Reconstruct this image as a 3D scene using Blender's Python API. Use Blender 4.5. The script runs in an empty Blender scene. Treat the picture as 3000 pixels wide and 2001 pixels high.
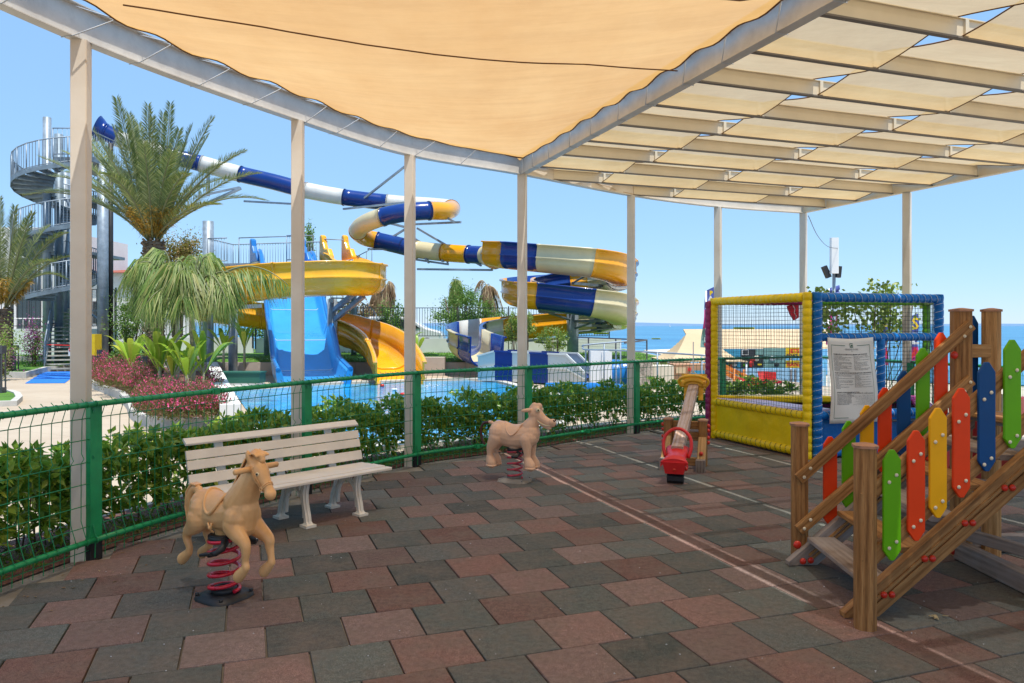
import bpy, math, random
import numpy as np
from mathutils import Vector, Matrix, noise
random.seed(7); RNG = np.random.default_rng(7)
SC = bpy.context.scene; COL = SC.collection
F, CX, HY, H, K = 2200.0, 1500.0, 955.0, 1.75, 3000/2351
V = Vector
def W(x, y, d): return V(((x-CX)/F*d, d, H-(y-HY)/F*d))          # photo pixel + distance -> point
def D(x, y, d): return W(x*K, y*K, d)
def GW(x, y, z=0.0):
    d = (H-z)*F/(y-HY); return V(((x-CX)/F*d, d, z))
def G(x, y, z=0.0): return GW(x*K, y*K, z)
U1 = V((-.334, .943, 0)).normalized(); U2 = V((.943, .334, 0)).normalized(); UP = V((0, 0, 1))
R = math.radians
# ------------------------------------------------------------------ materials
def newmat(name):
    m = bpy.data.materials.new(name); m.use_nodes = True
    nt = m.node_tree; nt.nodes.clear()
    out = nt.nodes.new('ShaderNodeOutputMaterial'); return m, nt, out
def node(nt, t, **kw):
    n = nt.nodes.new(t)
    for k, v in kw.items():
        if k in n.inputs.keys(): n.inputs[k].default_value = v
        else: setattr(n, k, v)
    return n
def ramp(nt, fac, stops):
    r = nt.nodes.new('ShaderNodeValToRGB'); e = r.color_ramp.elements
    while len(e) < len(stops): e.new(.5)
    for i, (p, c) in enumerate(stops):
        e[i].position = p; e[i].color = (*c, 1) if len(c) == 3 else c
    nt.links.new(fac, r.inputs['Fac']); return r.outputs['Color']
def mixc(nt, fac, a, b, mode='MIX'):
    m = nt.nodes.new('ShaderNodeMix'); m.data_type = 'RGBA'; m.blend_type = mode
    for s, v in ((m.inputs[0], fac), (m.inputs[6], a), (m.inputs[7], b)):
        if hasattr(v, 'links'): nt.links.new(v, s)
        elif isinstance(v, (int, float)): s.default_value = v
        else: s.default_value = (*v, 1)
    return m.outputs[2]
def coords(nt, uv=False, scale=(1, 1, 1), world=False):
    tc = nt.nodes.new('ShaderNodeTexCoord'); mp = nt.nodes.new('ShaderNodeMapping')
    if world:
        g = nt.nodes.new('ShaderNodeNewGeometry'); nt.links.new(g.outputs['Position'], mp.inputs[0])
    else: nt.links.new(tc.outputs['UV' if uv else 'Object'], mp.inputs[0])
    mp.inputs['Scale'].default_value = scale; return mp.outputs[0]
def noi(nt, vec, scale, detail=4, rough=.55, out='Fac'):
    n = node(nt, 'ShaderNodeTexNoise', Scale=scale, Detail=detail, Roughness=rough); nt.links.new(vec, n.inputs['Vector']); return n.outputs[out]
def bump(nt, h, strength, dist=.01):
    b = node(nt, 'ShaderNodeBump', Strength=strength, Distance=dist); nt.links.new(h, b.inputs['Height']); return b.outputs[0]
def pbr(name, col, rough=.5, var=.12, vs=3., bs=60., bmp=.1, metal=0., spec=.5, coat=0., dist=.004, tint=None, world=False, dirt=.0):
    m, nt, out = newmat(name); b = node(nt, 'ShaderNodeBsdfPrincipled', Roughness=rough, Metallic=metal)
    b.inputs['Specular IOR Level'].default_value = spec; b.inputs['Coat Weight'].default_value = coat; b.inputs['Coat Roughness'].default_value = .08
    v = coords(nt, world=world); n1 = noi(nt, v, vs, 5, .6)
    c2 = tint or tuple(c*(1-var*1.6) for c in col); c1 = tuple(min(1, c*(1+var*.5)) for c in col)
    c = ramp(nt, n1, [(.3, c2), (.65, c1)])
    if dirt:
        n3 = noi(nt, v, vs*3.1, 6, .7); f = ramp(nt, n3, [(.45, (0, 0, 0)), (.7, (dirt,)*3)])
        c = mixc(nt, f, c, tuple(x*.45+.02 for x in col))
    nt.links.new(c, b.inputs['Base Color'])
    rr = node(nt, 'ShaderNodeMapRange'); nt.links.new(n1, rr.inputs[0]); rr.inputs[3].default_value = max(.03, rough-.1); rr.inputs[4].default_value = min(1, rough+.12)
    nt.links.new(rr.outputs[0], b.inputs['Roughness'])
    if bmp: nt.links.new(bump(nt, noi(nt, v, bs, 3), bmp, dist), b.inputs['Normal'])
    nt.links.new(b.outputs[0], out.inputs[0]); return m
def wood(name, c1, c2, c3, rough=.6, grey=0.0):
    m, nt, out = newmat(name); b = node(nt, 'ShaderNodeBsdfPrincipled', Roughness=rough); b.inputs['Specular IOR Level'].default_value = .2
    v = coords(nt, uv=True, scale=(1.6, 22, 1)); v2 = coords(nt, uv=True, scale=(5, 120, 1))
    n1 = noi(nt, v, 1.6, 6, .6); n2 = noi(nt, v2, 2., 3, .6)
    w = node(nt, 'ShaderNodeTexWave', Scale=1.1, Distortion=6., Detail=2.); w.bands_direction = 'Y'
    nt.links.new(coords(nt, uv=True, scale=(.5, 7, 1)), w.inputs['Vector'])
    c = ramp(nt, n1, [(.25, c1), (.5, c2), (.75, c3)])
    c = mixc(nt, .22, c, ramp(nt, w.outputs['Fac'], [(.0, tuple(x*.45 for x in c1)), (.35, c2), (1, c3)]), 'MIX')
    c = mixc(nt, ramp(nt, n2, [(.5, (0, 0, 0)), (.72, (.55,)*3)]), c, tuple(x*.5 for x in c1))
    if grey: c = mixc(nt, ramp(nt, noi(nt, coords(nt, world=True), 2.5, 4), [(.35, (0, 0, 0)), (.7, (grey,)*3)]), c, (.36, .33, .32))
    nt.links.new(c, b.inputs['Base Color']); nt.links.new(bump(nt, n2, .35, .003), b.inputs['Normal'])
    nt.links.new(b.outputs[0], out.inputs[0]); return m
def leafmat(name, ca, cb, cc, trans=.35, rough=.4, spec=.5):
    m, nt, out = newmat(name); g = nt.nodes.new('ShaderNodeNewGeometry')
    c = ramp(nt, g.outputs['Random Per Island'], [(0, ca), (.55, cb), (1, cc)])
    b = node(nt, 'ShaderNodeBsdfPrincipled', Roughness=rough); b.inputs['Specular IOR Level'].default_value = spec
    nt.links.new(c, b.inputs['Base Color'])
    t = nt.nodes.new('ShaderNodeBsdfTranslucent'); nt.links.new(mixc(nt, .5, c, (.35, .5, .05), 'MIX'), t.inputs[0])
    s = nt.nodes.new('ShaderNodeMixShader'); s.inputs[0].default_value = trans
    nt.links.new(b.outputs[0], s.inputs[1]); nt.links.new(t.outputs[0], s.inputs[2]); nt.links.new(s.outputs[0], out.inputs[0]); return m
def cloth(name, col, col2, trans, see, tr_col, vs=1.2):
    m, nt, out = newmat(name)
    v = coords(nt, world=True, scale=(1, .5, 1)); n1 = noi(nt, v, vs, 6, .65)
    c = ramp(nt, n1, [(.3, col2), (.68, col)])
    wv = noi(nt, coords(nt, world=True, scale=(6, 120, 6)), 3, 2); c = mixc(nt, .12, c, wv, 'MULTIPLY')
    c = mixc(nt, 1., c, ramp(nt, noi(nt, coords(nt, world=True, scale=(.5, 3.2, 1)), 2.2, 7, .72), [(.3, (.91, .89, .86)), (.55, (1, 1, 1)), (.75, (1.03,)*3)]), 'MULTIPLY')
    d = nt.nodes.new('ShaderNodeBsdfDiffuse'); nt.links.new(c, d.inputs[0])
    t = nt.nodes.new('ShaderNodeBsdfTranslucent'); nt.links.new(mixc(nt, 1., c, tr_col, 'MULTIPLY'), t.inputs[0])
    tp = nt.nodes.new('ShaderNodeBsdfTransparent')
    s = nt.nodes.new('ShaderNodeMixShader'); s.inputs[0].default_value = trans
    s2 = nt.nodes.new('ShaderNodeMixShader'); s2.inputs[0].default_value = see
    nt.links.new(d.outputs[0], s.inputs[1]); nt.links.new(t.outputs[0], s.inputs[2])
    nt.links.new(s.outputs[0], s2.inputs[1]); nt.links.new(tp.outputs[0], s2.inputs[2]); nt.links.new(s2.outputs[0], out.inputs[0]); return m
M = {}
M['paint'] = pbr('beige_paint', (.70, .64, .55), .5, .08, 1.5, 90, .12, tint=(.60, .52, .42), world=True)
M['beam'] = pbr('steel_beam_paint', (.62, .60, .56), .42, .1, 2.5, 60, .1, dirt=.25, world=True)
M['purlin'] = pbr('purlin_paint', (.74, .64, .47), .5, .06, 2, 60, .05, world=True)
M['green'] = pbr('green_paint', (.012, .29, .10), .38, .15, 6, 80, .15)
M['greenwire'] = pbr('green_wire', (.012, .25, .09), .4, .1, 6, 80, .05)
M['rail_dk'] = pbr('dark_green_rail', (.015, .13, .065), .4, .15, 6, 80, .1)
M['bench'] = pbr('bench_slat_plastic', (.76, .70, .61), .5, .08, 4, 120, .15, world=True)
M['benchleg'] = pbr('bench_leg_cast', (.78, .73, .64), .45, .06, 8, 100, .1)
M['flange'] = pbr('purlin_flange_shade', (.20, .17, .14), .6, .1, 2, 60, .05, world=True)  # shade under the purlins put into the colour of their lower flanges
M['horse'] = pbr('tan_plastic', (.80, .47, .21), .36, .08, 5, 140, .06, spec=.35, tint=(.64, .34, .13), dirt=.10)
M['donkey'] = pbr('pink_tan_plastic', (.80, .50, .32), .46, .08, 6, 120, .08, spec=.35)
M['black'] = pbr('black_plastic', (.02, .02, .022), .5, .2, 6, 80, .15)
M['redspring'] = pbr('red_spring', (.62, .010, .035), .28, .15, 9, 90, .05, coat=.3)
M['pinkspring'] = pbr('faded_red_spring', (.55, .05, .08), .35, .2, 9, 90, .05)
M['redplastic'] = pbr('red_plastic', (.68, .02, .022), .35, .06, 5, 90, .05)
M['yelplastic'] = pbr('amber_plastic', (.86, .45, .02), .4, .08, 5, 90, .05)
M['wood'] = wood('warm_timber', (.12, .05, .017), (.33, .16, .055), (.52, .30, .12))
M['woodlt'] = wood('light_timber', (.25, .12, .04), (.45, .25, .10), (.62, .38, .17))
M['plank'] = wood('sun_bleached_plank', (.34, .18, .09), (.50, .36, .28), (.56, .46, .46), .6)
M['woodgr'] = wood('grey_timber', (.11, .07, .045), (.22, .16, .12), (.36, .30, .25), .65, .7)
M['cap'] = pbr('timber_cap', (.42, .21, .12), .6, .15, 10, 120, .2)
for n, c in dict(p_red=(.76, .055, .006), p_green=(.125, .42, .003), p_yel=(.86, .42, .003), p_blue=(.003, .062, .22)).items():
    M[n] = pbr(n.replace('p_', 'board_'), c, .4, .06, 3, 110, .12, world=True, spec=.22)
M['cream_cap'] = pbr('cream_cap', (.72, .66, .5), .35, .05, 9, 60, 0)
M['redball'] = pbr('red_cap', (.62, .03, .012), .3, .1, 9, 60, 0)
M['vy'] = pbr('yellow_vinyl', (.92, .64, .006), .34, .08, 3, 12, .5, dist=.02, spec=.3)
M['vb'] = pbr('blue_vinyl', (.003, .15, .50), .34, .1, 3, 12, .5, dist=.02, spec=.3)
M['vg'] = pbr('green_vinyl', (.12, .40, .01), .36, .1, 3, 12, .5, dist=.02)
M['vm'] = pbr('magenta_vinyl', (.30, .018, .12), .36, .1, 3, 12, .5, dist=.02)
M['vmm'] = pbr('magenta_pad', (.5, .04, .26), .3, .1, 3, 8, .4, dist=.02)
M['lil'] = pbr('lilac_pad', (.55, .42, .62), .3, .1, 3, 8, .3, dist=.02)
M['net'] = pbr('net_cord', (.02, .035, .03), .7, .1, 9, 60, 0)
M['cord'] = pbr('lacing_cord', (.55, .6, .66), .6, .1, 9, 60, 0)
M['mat_blk'] = pbr('trampoline_mesh', (.03, .035, .045), .7, .1, 9, 60, .1)
M['sy'] = pbr('slide_yellow', (.76, .35, .006), .22, .06, .8, 30, .03, coat=.4, tint=(.68, .27, .004))
M['sy2'] = pbr('flume_amber', (.84, .42, .010), .26, .08, .8, 30, .03, coat=.25, tint=(.76, .33, .008))
M['sb'] = pbr('slide_navy', (.003, .034, .21), .25, .1, .8, 30, .03, coat=.25, spec=.35)
M['sc'] = pbr('slide_cream', (.62, .53, .31), .35, .08, .8, 30, .03, coat=.15, dirt=.12)
M['sw'] = pbr('slide_white', (.64, .64, .60), .35, .1, .8, 30, .03, coat=.15, dirt=.12)
M['slb'] = pbr('slide_azure', (.03, .31, .74), .28, .12, .9, 30, .04, coat=.4, dirt=.12)
M['slblip'] = pbr('slide_blue_rim', (.008, .17, .52), .28, .12, .9, 30, .04, coat=.4)
M['galv'] = pbr('galvanised_steel', (.27, .33, .39), .45, .2, 4, 60, .08, metal=.25)
M['galvd'] = pbr('galvanised_dark', (.19, .25, .30), .5, .2, 4, 60, .08, metal=.2)
M['blacksteel'] = pbr('black_fence_steel', (.03, .035, .04), .5, .1, 4, 60, 0)
M['white'] = pbr('white_render', (.74, .73, .70), .8, .06, 1.2, 30, .25, world=True)
M['wht2'] = pbr('white_enamel', (.78, .78, .77), .4, .03, 2, 30, 0)
M['curb'] = pbr('kerb_stone', (.52, .50, .45), .8, .12, 3, 40, .3, world=True)
M['tilewall'] = pbr('beige_tile', (.47, .40, .34), .6, .1, 2, 30, .1, world=True)
M['soil'] = pbr('mulch', (.19, .08, .055), .95, .35, 14, 60, .8, dist=.02, world=True)
M['conc'] = pbr('dusty_concrete', (.30, .27, .23), .95, .3, 2.5, 50, .6, dist=.01, world=True)
M['sand'] = pbr('beach_sand', (.58, .50, .38), .95, .12, .3, 10, .4, world=True)
M['gbox'] = pbr('green_box', (.02, .12, .085), .45, .1, 3, 40, 0)
M['dgrey'] = pbr('dark_grey_metal', (.07, .07, .08), .5, .1, 3, 40, 0)
M['roof'] = pbr('red_roof_tile', (.34, .09, .05), .8, .2, 3, 20, .5, world=True)
M['glass'] = pbr('dark_glass', (.03, .045, .05), .08, .1, 2, 40, 0, spec=.8)
M['tent'] = pbr('tent_canvas', (.60, .45, .27), .85, .07, .6, 20, .1, world=True)
M['tent2'] = pbr('sun_shade_canvas', (.7, .62, .48), .85, .07, .6, 20, .1, world=True)
M['bluemat'] = pbr('blue_carpet', (.01, .16, .62), .95, .05, 2, 120, .3)
M['stone'] = pbr('rubble_stone', (.42, .36, .29), .9, .3, 5, 9, .8, dist=.05, world=True)
M['trunk'] = pbr('palm_bark', (.20, .14, .09), .95, .35, 7, 22, 1., dist=.03)
M['trunkg'] = pbr('palm_stem', (.33, .30, .20), .85, .2, 5, 30, .4)
M['datestalk'] = pbr('frond_stalk', (.19, .20, .09), .7, .2, 5, 30, .2)
M['twig'] = pbr('twig', (.16, .11, .07), .9, .2, 9, 40, .2)
M['laurel'] = leafmat('laurel_leaf', (.05, .14, .02), (.14, .32, .04), (.52, .60, .10), .46, .26)
M['date'] = leafmat('date_frond', (.07, .11, .04), (.17, .22, .08), (.42, .42, .18), .2, .45)
M['queen'] = leafmat('queen_frond', (.09, .18, .03), (.20, .30, .06), (.42, .40, .14), .35, .45)
M['datefruit'] = leafmat('date_stalk', (.35, .16, .01), (.5, .26, .02), (.45, .3, .05), .2, .5)
M['deadleaf'] = leafmat('dead_frond', (.16, .09, .05), (.30, .18, .10), (.42, .30, .18), .2, .7)
M['banana'] = leafmat('banana_leaf', (.16, .32, .03), (.30, .48, .04), (.55, .58, .08), .4, .35)
M['bush'] = leafmat('bush_leaf', (.05, .13, .025), (.11, .24, .045), (.24, .36, .08), .3, .5)
M['bushlt'] = leafmat('vine_leaf', (.12, .2, .04), (.22, .33, .06), (.42, .48, .16), .4, .4)
M['ambertree'] = leafmat('amber_leaf', (.12, .10, .03), (.25, .16, .05), (.38, .22, .08), .3, .6)
M['gaura'] = leafmat('crimson_flower', (.46, .015, .10), (.74, .04, .22), (.88, .16, .42), .35, .6)
M['gauraleaf'] = leafmat('crimson_stem', (.05, .10, .02), (.18, .06, .05), (.12, .20, .04), .3, .6)
M['purple'] = leafmat('purple_flower', (.22, .02, .20), (.36, .04, .32), (.5, .12, .42), .4, .6)
M['grassb'] = leafmat('grass_blade', (.04, .12, .012), (.08, .20, .02), (.18, .30, .05), .35, .5)
M['straw'] = pbr('straw', (.5, .4, .22), .9, .2, 9, 40, 0)
M['sail'] = cloth('orange_sail', (.75, .48, .21), (.67, .39, .14), .66, .10, (1., .92, .76), .9)
M['strip'] = cloth('beige_strip', (.76, .60, .36), (.66, .49, .27), .46, .13, (1, .95, .84), 1.3)
M['hem'] = pbr('sail_hem', (.16, .07, .025), .8, .1, 5, 60, .1)
M['sign'] = pbr('banner_vinyl', (.70, .66, .60), .5, .04, 1.5, 30, .1)
M['ink'] = pbr('dark_ink', (.05, .05, .055), .7, .1, 5, 60, 0)
M['inkg'] = pbr('green_ink', (.02, .12, .06), .7, .1, 5, 60, 0)
M['inkgr'] = pbr('grey_ink', (.2, .19, .19), .7, .1, 5, 60, 0)
M['inkred'] = pbr('red_ink', (.6, .02, .02), .7, .1, 5, 60, 0)
M['inky'] = pbr('yellow_board', (.8, .55, .01), .6, .05, 5, 60, 0)
M['inkb'] = pbr('blue_board', (.03, .25, .42), .6, .15, 2, 60, 0)
M['inkteal'] = pbr('teal_board', (.08, .19, .18), .6, .5, 1.2, 60, 0, tint=(.25, .4, .33))
M['inkblk'] = pbr('black_board', (.025, .03, .035), .6, .1, 2, 60, 0)
M['skyblue'] = pbr('pale_blue_wall', (.30, .52, .72), .7, .1, 1, 60, 0)
M['orangepl'] = pbr('orange_plastic', (.7, .22, .03), .5, .1, 2, 60, 0)
M['bannerm'] = pbr('banner_magenta', (.55, .03, .22), .6, .1, 2, 60, 0)
M['bannerb'] = pbr('banner_blue', (.07, .10, .36), .6, .1, 2, 60, 0)
M['carw'] = pbr('white_car_paint', (.75, .75, .76), .25, .03, 2, 60, 0, coat=.5)
M['redfab'] = pbr('red_flag_cloth', (.5, .01, .03), .7, .1, 6, 60, .1)
M['eyew'] = pbr('eye_white', (.7, .62, .4), .3, .03, 9, 60, 0)
M['eyeb'] = pbr('eye_dark', (.02, .018, .015), .15, .03, 9, 60, 0)
M['brown'] = pbr('brown_hose', (.075, .022, .018), .5, .1, 9, 60, 0)
# ------------------------------------------------------------------ mesh builder
class MB:
    def __init__(s): s.v = []; s.f = []; s.uv = []; s.mi = []; s.m = 0; s.sm = []
    def face(s, idx, uv=None, smooth=False):
        s.f.append(idx); s.uv.append(uv or [(0, 0)]*len(idx)); s.mi.append(s.m); s.sm.append(smooth)
    def add(s, pts):
        n = len(s.v); s.v += [tuple(p) for p in pts]; return n
    def quad(s, a, b, c, d):
        n = s.add((a, b, c, d)); l1 = (V(b)-V(a)).length; l2 = (V(d)-V(a)).length
        s.face([n, n+1, n+2, n+3], [(0, 0), (l1, 0), (l1, l2), (0, l2)])
    def beam(s, p0, p1, w, h, up=UP, ch=0., h1=None, w1=None, side=None):
        """bar from p0 to p1, w across, h along up; ch = chamfer; h1,w1 = size at p1"""
        p0, p1 = V(p0), V(p1); t = (p1-p0); L = t.length; t = t/L
        up = V(up); u = (up - t*up.dot(t))
        if u.length < 1e-4: u = V((0, 1, 0)) - t*t.y
        u.normalize(); r = V(side).normalized() if side else t.cross(u)
        def ring(p, w, h):
            if ch: c = ch; P = [(-w/2+c, -h/2), (w/2-c, -h/2), (w/2, -h/2+c), (w/2, h/2-c), (w/2-c, h/2), (-w/2+c, h/2), (-w/2, h/2-c), (-w/2, -h/2+c)]
            else: P = [(-w/2, -h/2), (w/2, -h/2), (w/2, h/2), (-w/2, h/2)]
            return [p+r*a+u*b for a, b in P]
        A = ring(p0, w, h); B = ring(p1, w1 or w, h1 or h); n = len(A); i0 = s.add(A+B); per = 0; off = random.random()*9
        for i in range(n):
            j = (i+1) % n; l = (A[j]-A[i]).length
            s.face([i0+i, i0+j, i0+n+j, i0+n+i], [(off, per), (off, per+l), (off+L, per+l), (off+L, per)]); per += l
        s.face([i0+i for i in range(n)][::-1], [(off, a*.03) for a in range(n)]); s.face([i0+n+i for i in range(n)], [(off, a*.03) for a in range(n)])
    def box(s, c, sx, sy, sz, ax=V((1, 0, 0)), ch=0.):
        c = V(c); s.beam(c-V((0, 0, sz/2)), c+V((0, 0, sz/2)), sx, sy, up=V((-ax[1], ax[0], 0)), ch=ch)
    def tube(s, pts, r, n=8, caps=True, closed=False, smooth=True):
        pts = [V(p) for p in pts]; m = len(pts); rs = r if isinstance(r, (list, tuple)) else [r]*m
        prev = None; i0 = len(s.v); L = 0; us = []
        for i, p in enumerate(pts):
            a = pts[(i-1) % m] if (closed or i) else p; b = pts[(i+1) % m] if (closed or i < m-1) else p
            t = (b-a)
            if t.length < 1e-9: t = V((0, 0, 1))
            t.normalize()
            if prev is None:
                u = UP - t*t.z
                if u.length < .1: u = V((1, 0, 0)) - t*t.x
            else: u = prev - t*prev.dot(t)
            u.normalize(); prev = u; w = t.cross(u)
            if i: L += (p-pts[i-1]).length
            us.append(L)
            for k in range(n):
                an = 2*math.pi*k/n; s.v.append(tuple(p + (u*math.cos(an)+w*math.sin(an))*rs[i]))
        for i in range(m if closed else m-1):
            for k in range(n):
                a = i0+i*n+k; b = i0+i*n+(k+1) % n; c = i0+((i+1) % m)*n+(k+1) % n; d = i0+((i+1) % m)*n+k
                u0, u1 = us[i], us[(i+1) % m]; q = rs[i]*6.28/n
                s.face([a, b, c, d], [(u0, k*q), (u0, k*q+q), (u1, k*q+q), (u1, k*q)], smooth)
        if caps and not closed:
            s.face([i0+k for k in range(n)][::-1]); s.face([i0+(m-1)*n+k for k in range(n)])
    def sph(s, c, r, n=10, m=7, sc=(1, 1, 1), rot=None):
        c = V(c); i0 = len(s.v)
        for i in range(m+1):
            th = math.pi*i/m
            for k in range(n):
                ph = 2*math.pi*k/n; p = V((math.sin(th)*math.cos(ph)*sc[0], math.sin(th)*math.sin(ph)*sc[1], math.cos(th)*sc[2]))*r
                if rot is not None: p = rot @ p
                s.v.append(tuple(c+p))
        for i in range(m):
            for k in range(n):
                s.face([i0+i*n+k, i0+(i+1)*n+k, i0+(i+1)*n+(k+1) % n, i0+i*n+(k+1) % n], None, True)
    def prism(s, poly, ext):
        """closed polygon (3d points) extruded by vector ext"""
        poly = [V(p) for p in poly]; n = len(poly); ext = V(ext); i0 = s.add(poly+[p+ext for p in poly])
        o = poly[0]; ax = (poly[1]-o).normalized(); nn = V((0, 0, 0))
        for i in range(n): nn += (poly[i]-o).cross(poly[(i+1) % n]-o)
        ay = nn.normalized().cross(ax) if nn.length else UP
        uv = [((p-o).dot(ax), (p-o).dot(ay)) for p in poly]
        flip = nn.dot(ext) > 0
        f0 = list(range(n)); f1 = list(range(n, 2*n))
        s.face([i0+i for i in (f0[::-1] if flip else f0)], uv[::-1] if flip else uv)
        s.face([i0+i for i in (f1 if flip else f1[::-1])], uv if flip else uv[::-1])
        for i in range(n):
            j = (i+1) % n; q = [i0+i, i0+j, i0+n+j, i0+n+i]; l = (poly[j]-poly[i]).length
            s.face(q if flip else q[::-1], [(0, 0), (l, 0), (l, ext.length), (0, ext.length)])
    def cone_seg(s, a, b, ra, rb, n=10): 
        s.tube([a, b], [ra, rb], n); s.sph(a, ra, n, 6); s.sph(b, rb, n, 6)
    def blob(s, pts, rs, n=12):
        pts = [V(p) for p in pts]
        if len(pts) > 2:
            q = catmull([V((p.x, p.y, p.z)) for p in pts], 5); rr = [v.x for v in catmull([V((r, 0, 0)) for r in rs], 5)]; pts, rs = q, rr
        for p, r in zip(pts, rs): s.sph(p, r, n, 8)
        s.tube(pts, rs, n)
    def arrays(s, verts, faces_per, tris, smooth=False):
        pass
    def build(s, name, mat, parent=None, loc=None):
        return link_mesh(name, s.v, s.f, mat, parent, loc, s.uv, s.mi, s.sm)
def wloc(o):
    l = V(o.location)
    while o.parent: o = o.parent; l += V(o.location)
    return l
def link_mesh(name, verts, faces, mat, parent=None, loc=None, uv=None, mi=None, sm=None):
    va = np.array(verts, dtype=np.float32).reshape(-1, 3)
    if loc is None:
        loc = V(((va[:, 0].min()+va[:, 0].max())/2, (va[:, 1].min()+va[:, 1].max())/2, va[:, 2].min()))
    loc = V(loc); va = va - np.array(loc, dtype=np.float32)
    me = bpy.data.meshes.new(name); me.vertices.add(len(va)); me.vertices.foreach_set('co', va.ravel())
    if isinstance(faces, np.ndarray):
        nf, k = faces.shape; me.loops.add(nf*k); me.loops.foreach_set('vertex_index', faces.ravel().astype(np.int32))
        me.polygons.add(nf); me.polygons.foreach_set('loop_start', np.arange(nf, dtype=np.int32)*k)
        if sm: me.polygons.foreach_set('use_smooth', np.ones(nf, dtype=bool))
    else:
        tot = [len(f) for f in faces]; me.loops.add(sum(tot)); me.loops.foreach_set('vertex_index', np.array([i for f in faces for i in f], dtype=np.int32))
        me.polygons.add(len(faces)); me.polygons.foreach_set('loop_start', np.concatenate([[0], np.cumsum(tot)[:-1]]).astype(np.int32))
        if sm: me.polygons.foreach_set('use_smooth', np.array(sm, dtype=bool))
        if mi: me.polygons.foreach_set('material_index', np.array(mi, dtype=np.int32))
    me.update(calc_edges=True)
    if uv:
        ul = me.uv_layers.new(name='UVMap'); ul.data.foreach_set('uv', np.array([c for f in uv for p in f for c in p], dtype=np.float32))
    me.validate()
    for m in (mat if isinstance(mat, (list, tuple)) else [mat]): me.materials.append(m)
    o = bpy.data.objects.new(name, me); COL.objects.link(o)
    if parent is not None:
        o.parent = parent; o.location = loc - wloc(parent)
    else: o.location = loc
    return o
def tag(o, label=None, cat=None, group=None, kind=None):
    if label: o['label'] = label
    if cat: o['category'] = cat
    if group: o['group'] = group
    if kind: o['kind'] = kind
    return o
def thing(name, label, cat, loc, group=None):
    o = bpy.data.objects.new(name, None); COL.objects.link(o); o.location = loc; o.empty_display_size = .1
    return tag(o, label, cat, group)
def dup(root, loc=None, rotz=None, label=None, parent=None):
    r = root.copy(); COL.objects.link(r)
    if parent is not None: r.parent = parent
    elif loc is not None: r.location = loc
    if rotz is not None: r.rotation_euler = (0, 0, rotz)
    if label: r['label'] = label
    for ch in [c for c in KIDS.get(root.name, list(root.children))]: dup(ch, parent=r)
    return r
KIDS = {}
def struct(o, kind='structure'): o['kind'] = kind; return o
def catmull(P, n=6, closed=False):
    P = [V(p) for p in P]; out = []; m = len(P)
    for i in range(m if closed else m-1):
        p0 = P[(i-1) % m] if (closed or i) else P[0]*2-P[1]; p1 = P[i]; p2 = P[(i+1) % m]; p3 = P[(i+2) % m] if (closed or i < m-2) else P[-1]*2-P[-2]
        for k in range(n):
            t = k/n; out.append(.5*((2*p1)+(p2-p0)*t+(2*p0-5*p1+4*p2-p3)*t*t+(3*p1-p0-3*p2+p3)*t**3))
    if not closed: out.append(P[-1])
    return out
def leaves_np(P, Dr, Nr, L, Wd, fold=.25, droop=0.):
    """arrays: positions, directions, approx normals, length, width -> verts, tris (4 per leaf)"""
    P = np.asarray(P, float); Dr = np.asarray(Dr, float); Nr = np.asarray(Nr, float)
    Dr /= np.linalg.norm(Dr, axis=1, keepdims=True)+1e-9; S = np.cross(Dr, Nr); S /= np.linalg.norm(S, axis=1, keepdims=True)+1e-9; N = np.cross(S, Dr)
    L = np.asarray(L, float).reshape(-1, 1)*np.ones((len(P), 1)); Wd = np.asarray(Wd, float).reshape(-1, 1)*np.ones((len(P), 1))
    dz = np.array([[0, 0, -1.]])*droop*L
    b = P; m = P+Dr*L*.5-N*Wd*fold; t = P+Dr*L+dz; l = P+Dr*L*.42+S*Wd*.5+N*Wd*fold*.3; r = P+Dr*L*.42-S*Wd*.5+N*Wd*fold*.3
    vs = np.stack([b, m, t, l, r], 1).reshape(-1, 3); n = len(P); base = (np.arange(n)*5)[:, None, None]
    tr = np.array([[0, 1, 3], [1, 2, 3], [0, 4, 1], [1, 4, 2]])[None]
    return vs, (base+tr).reshape(-1, 3)
def join_np(lst):
    vs = []; fs = []; o = 0
    for v, f in lst: vs.append(v); fs.append(f+o); o += len(v)
    return np.concatenate(vs), np.concatenate(fs)
def rnd_dirs(n, up=0.):
    d = RNG.normal(size=(n, 3)); d[:, 2] += up; return d/(np.linalg.norm(d, axis=1, keepdims=True)+1e-9)
def leaf_obj(name, lst, mat, parent=None, loc=None):
    v, f = join_np(lst); return link_mesh(name, v, f, mat, parent, loc)
def crown(c, rad, n, L, Wd, clumps=14, spread=.35, up=.4):
    """leaf-clumped crown: clusters on and in an ellipsoid"""
    c = np.array(c); rad = np.array(rad); cc = rnd_dirs(clumps)*RNG.uniform(.35, .95, (clumps, 1))
    P = cc[RNG.integers(0, clumps, n)] + RNG.normal(size=(n, 3))*spread*RNG.uniform(.3, 1, (n, 1))
    P = c+P*rad; d = rnd_dirs(n, up)
    return leaves_np(P, d, rnd_dirs(n, 1.2), RNG.uniform(.6, 1.3, n)*L, RNG.uniform(.7, 1.2, n)*Wd)
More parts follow.
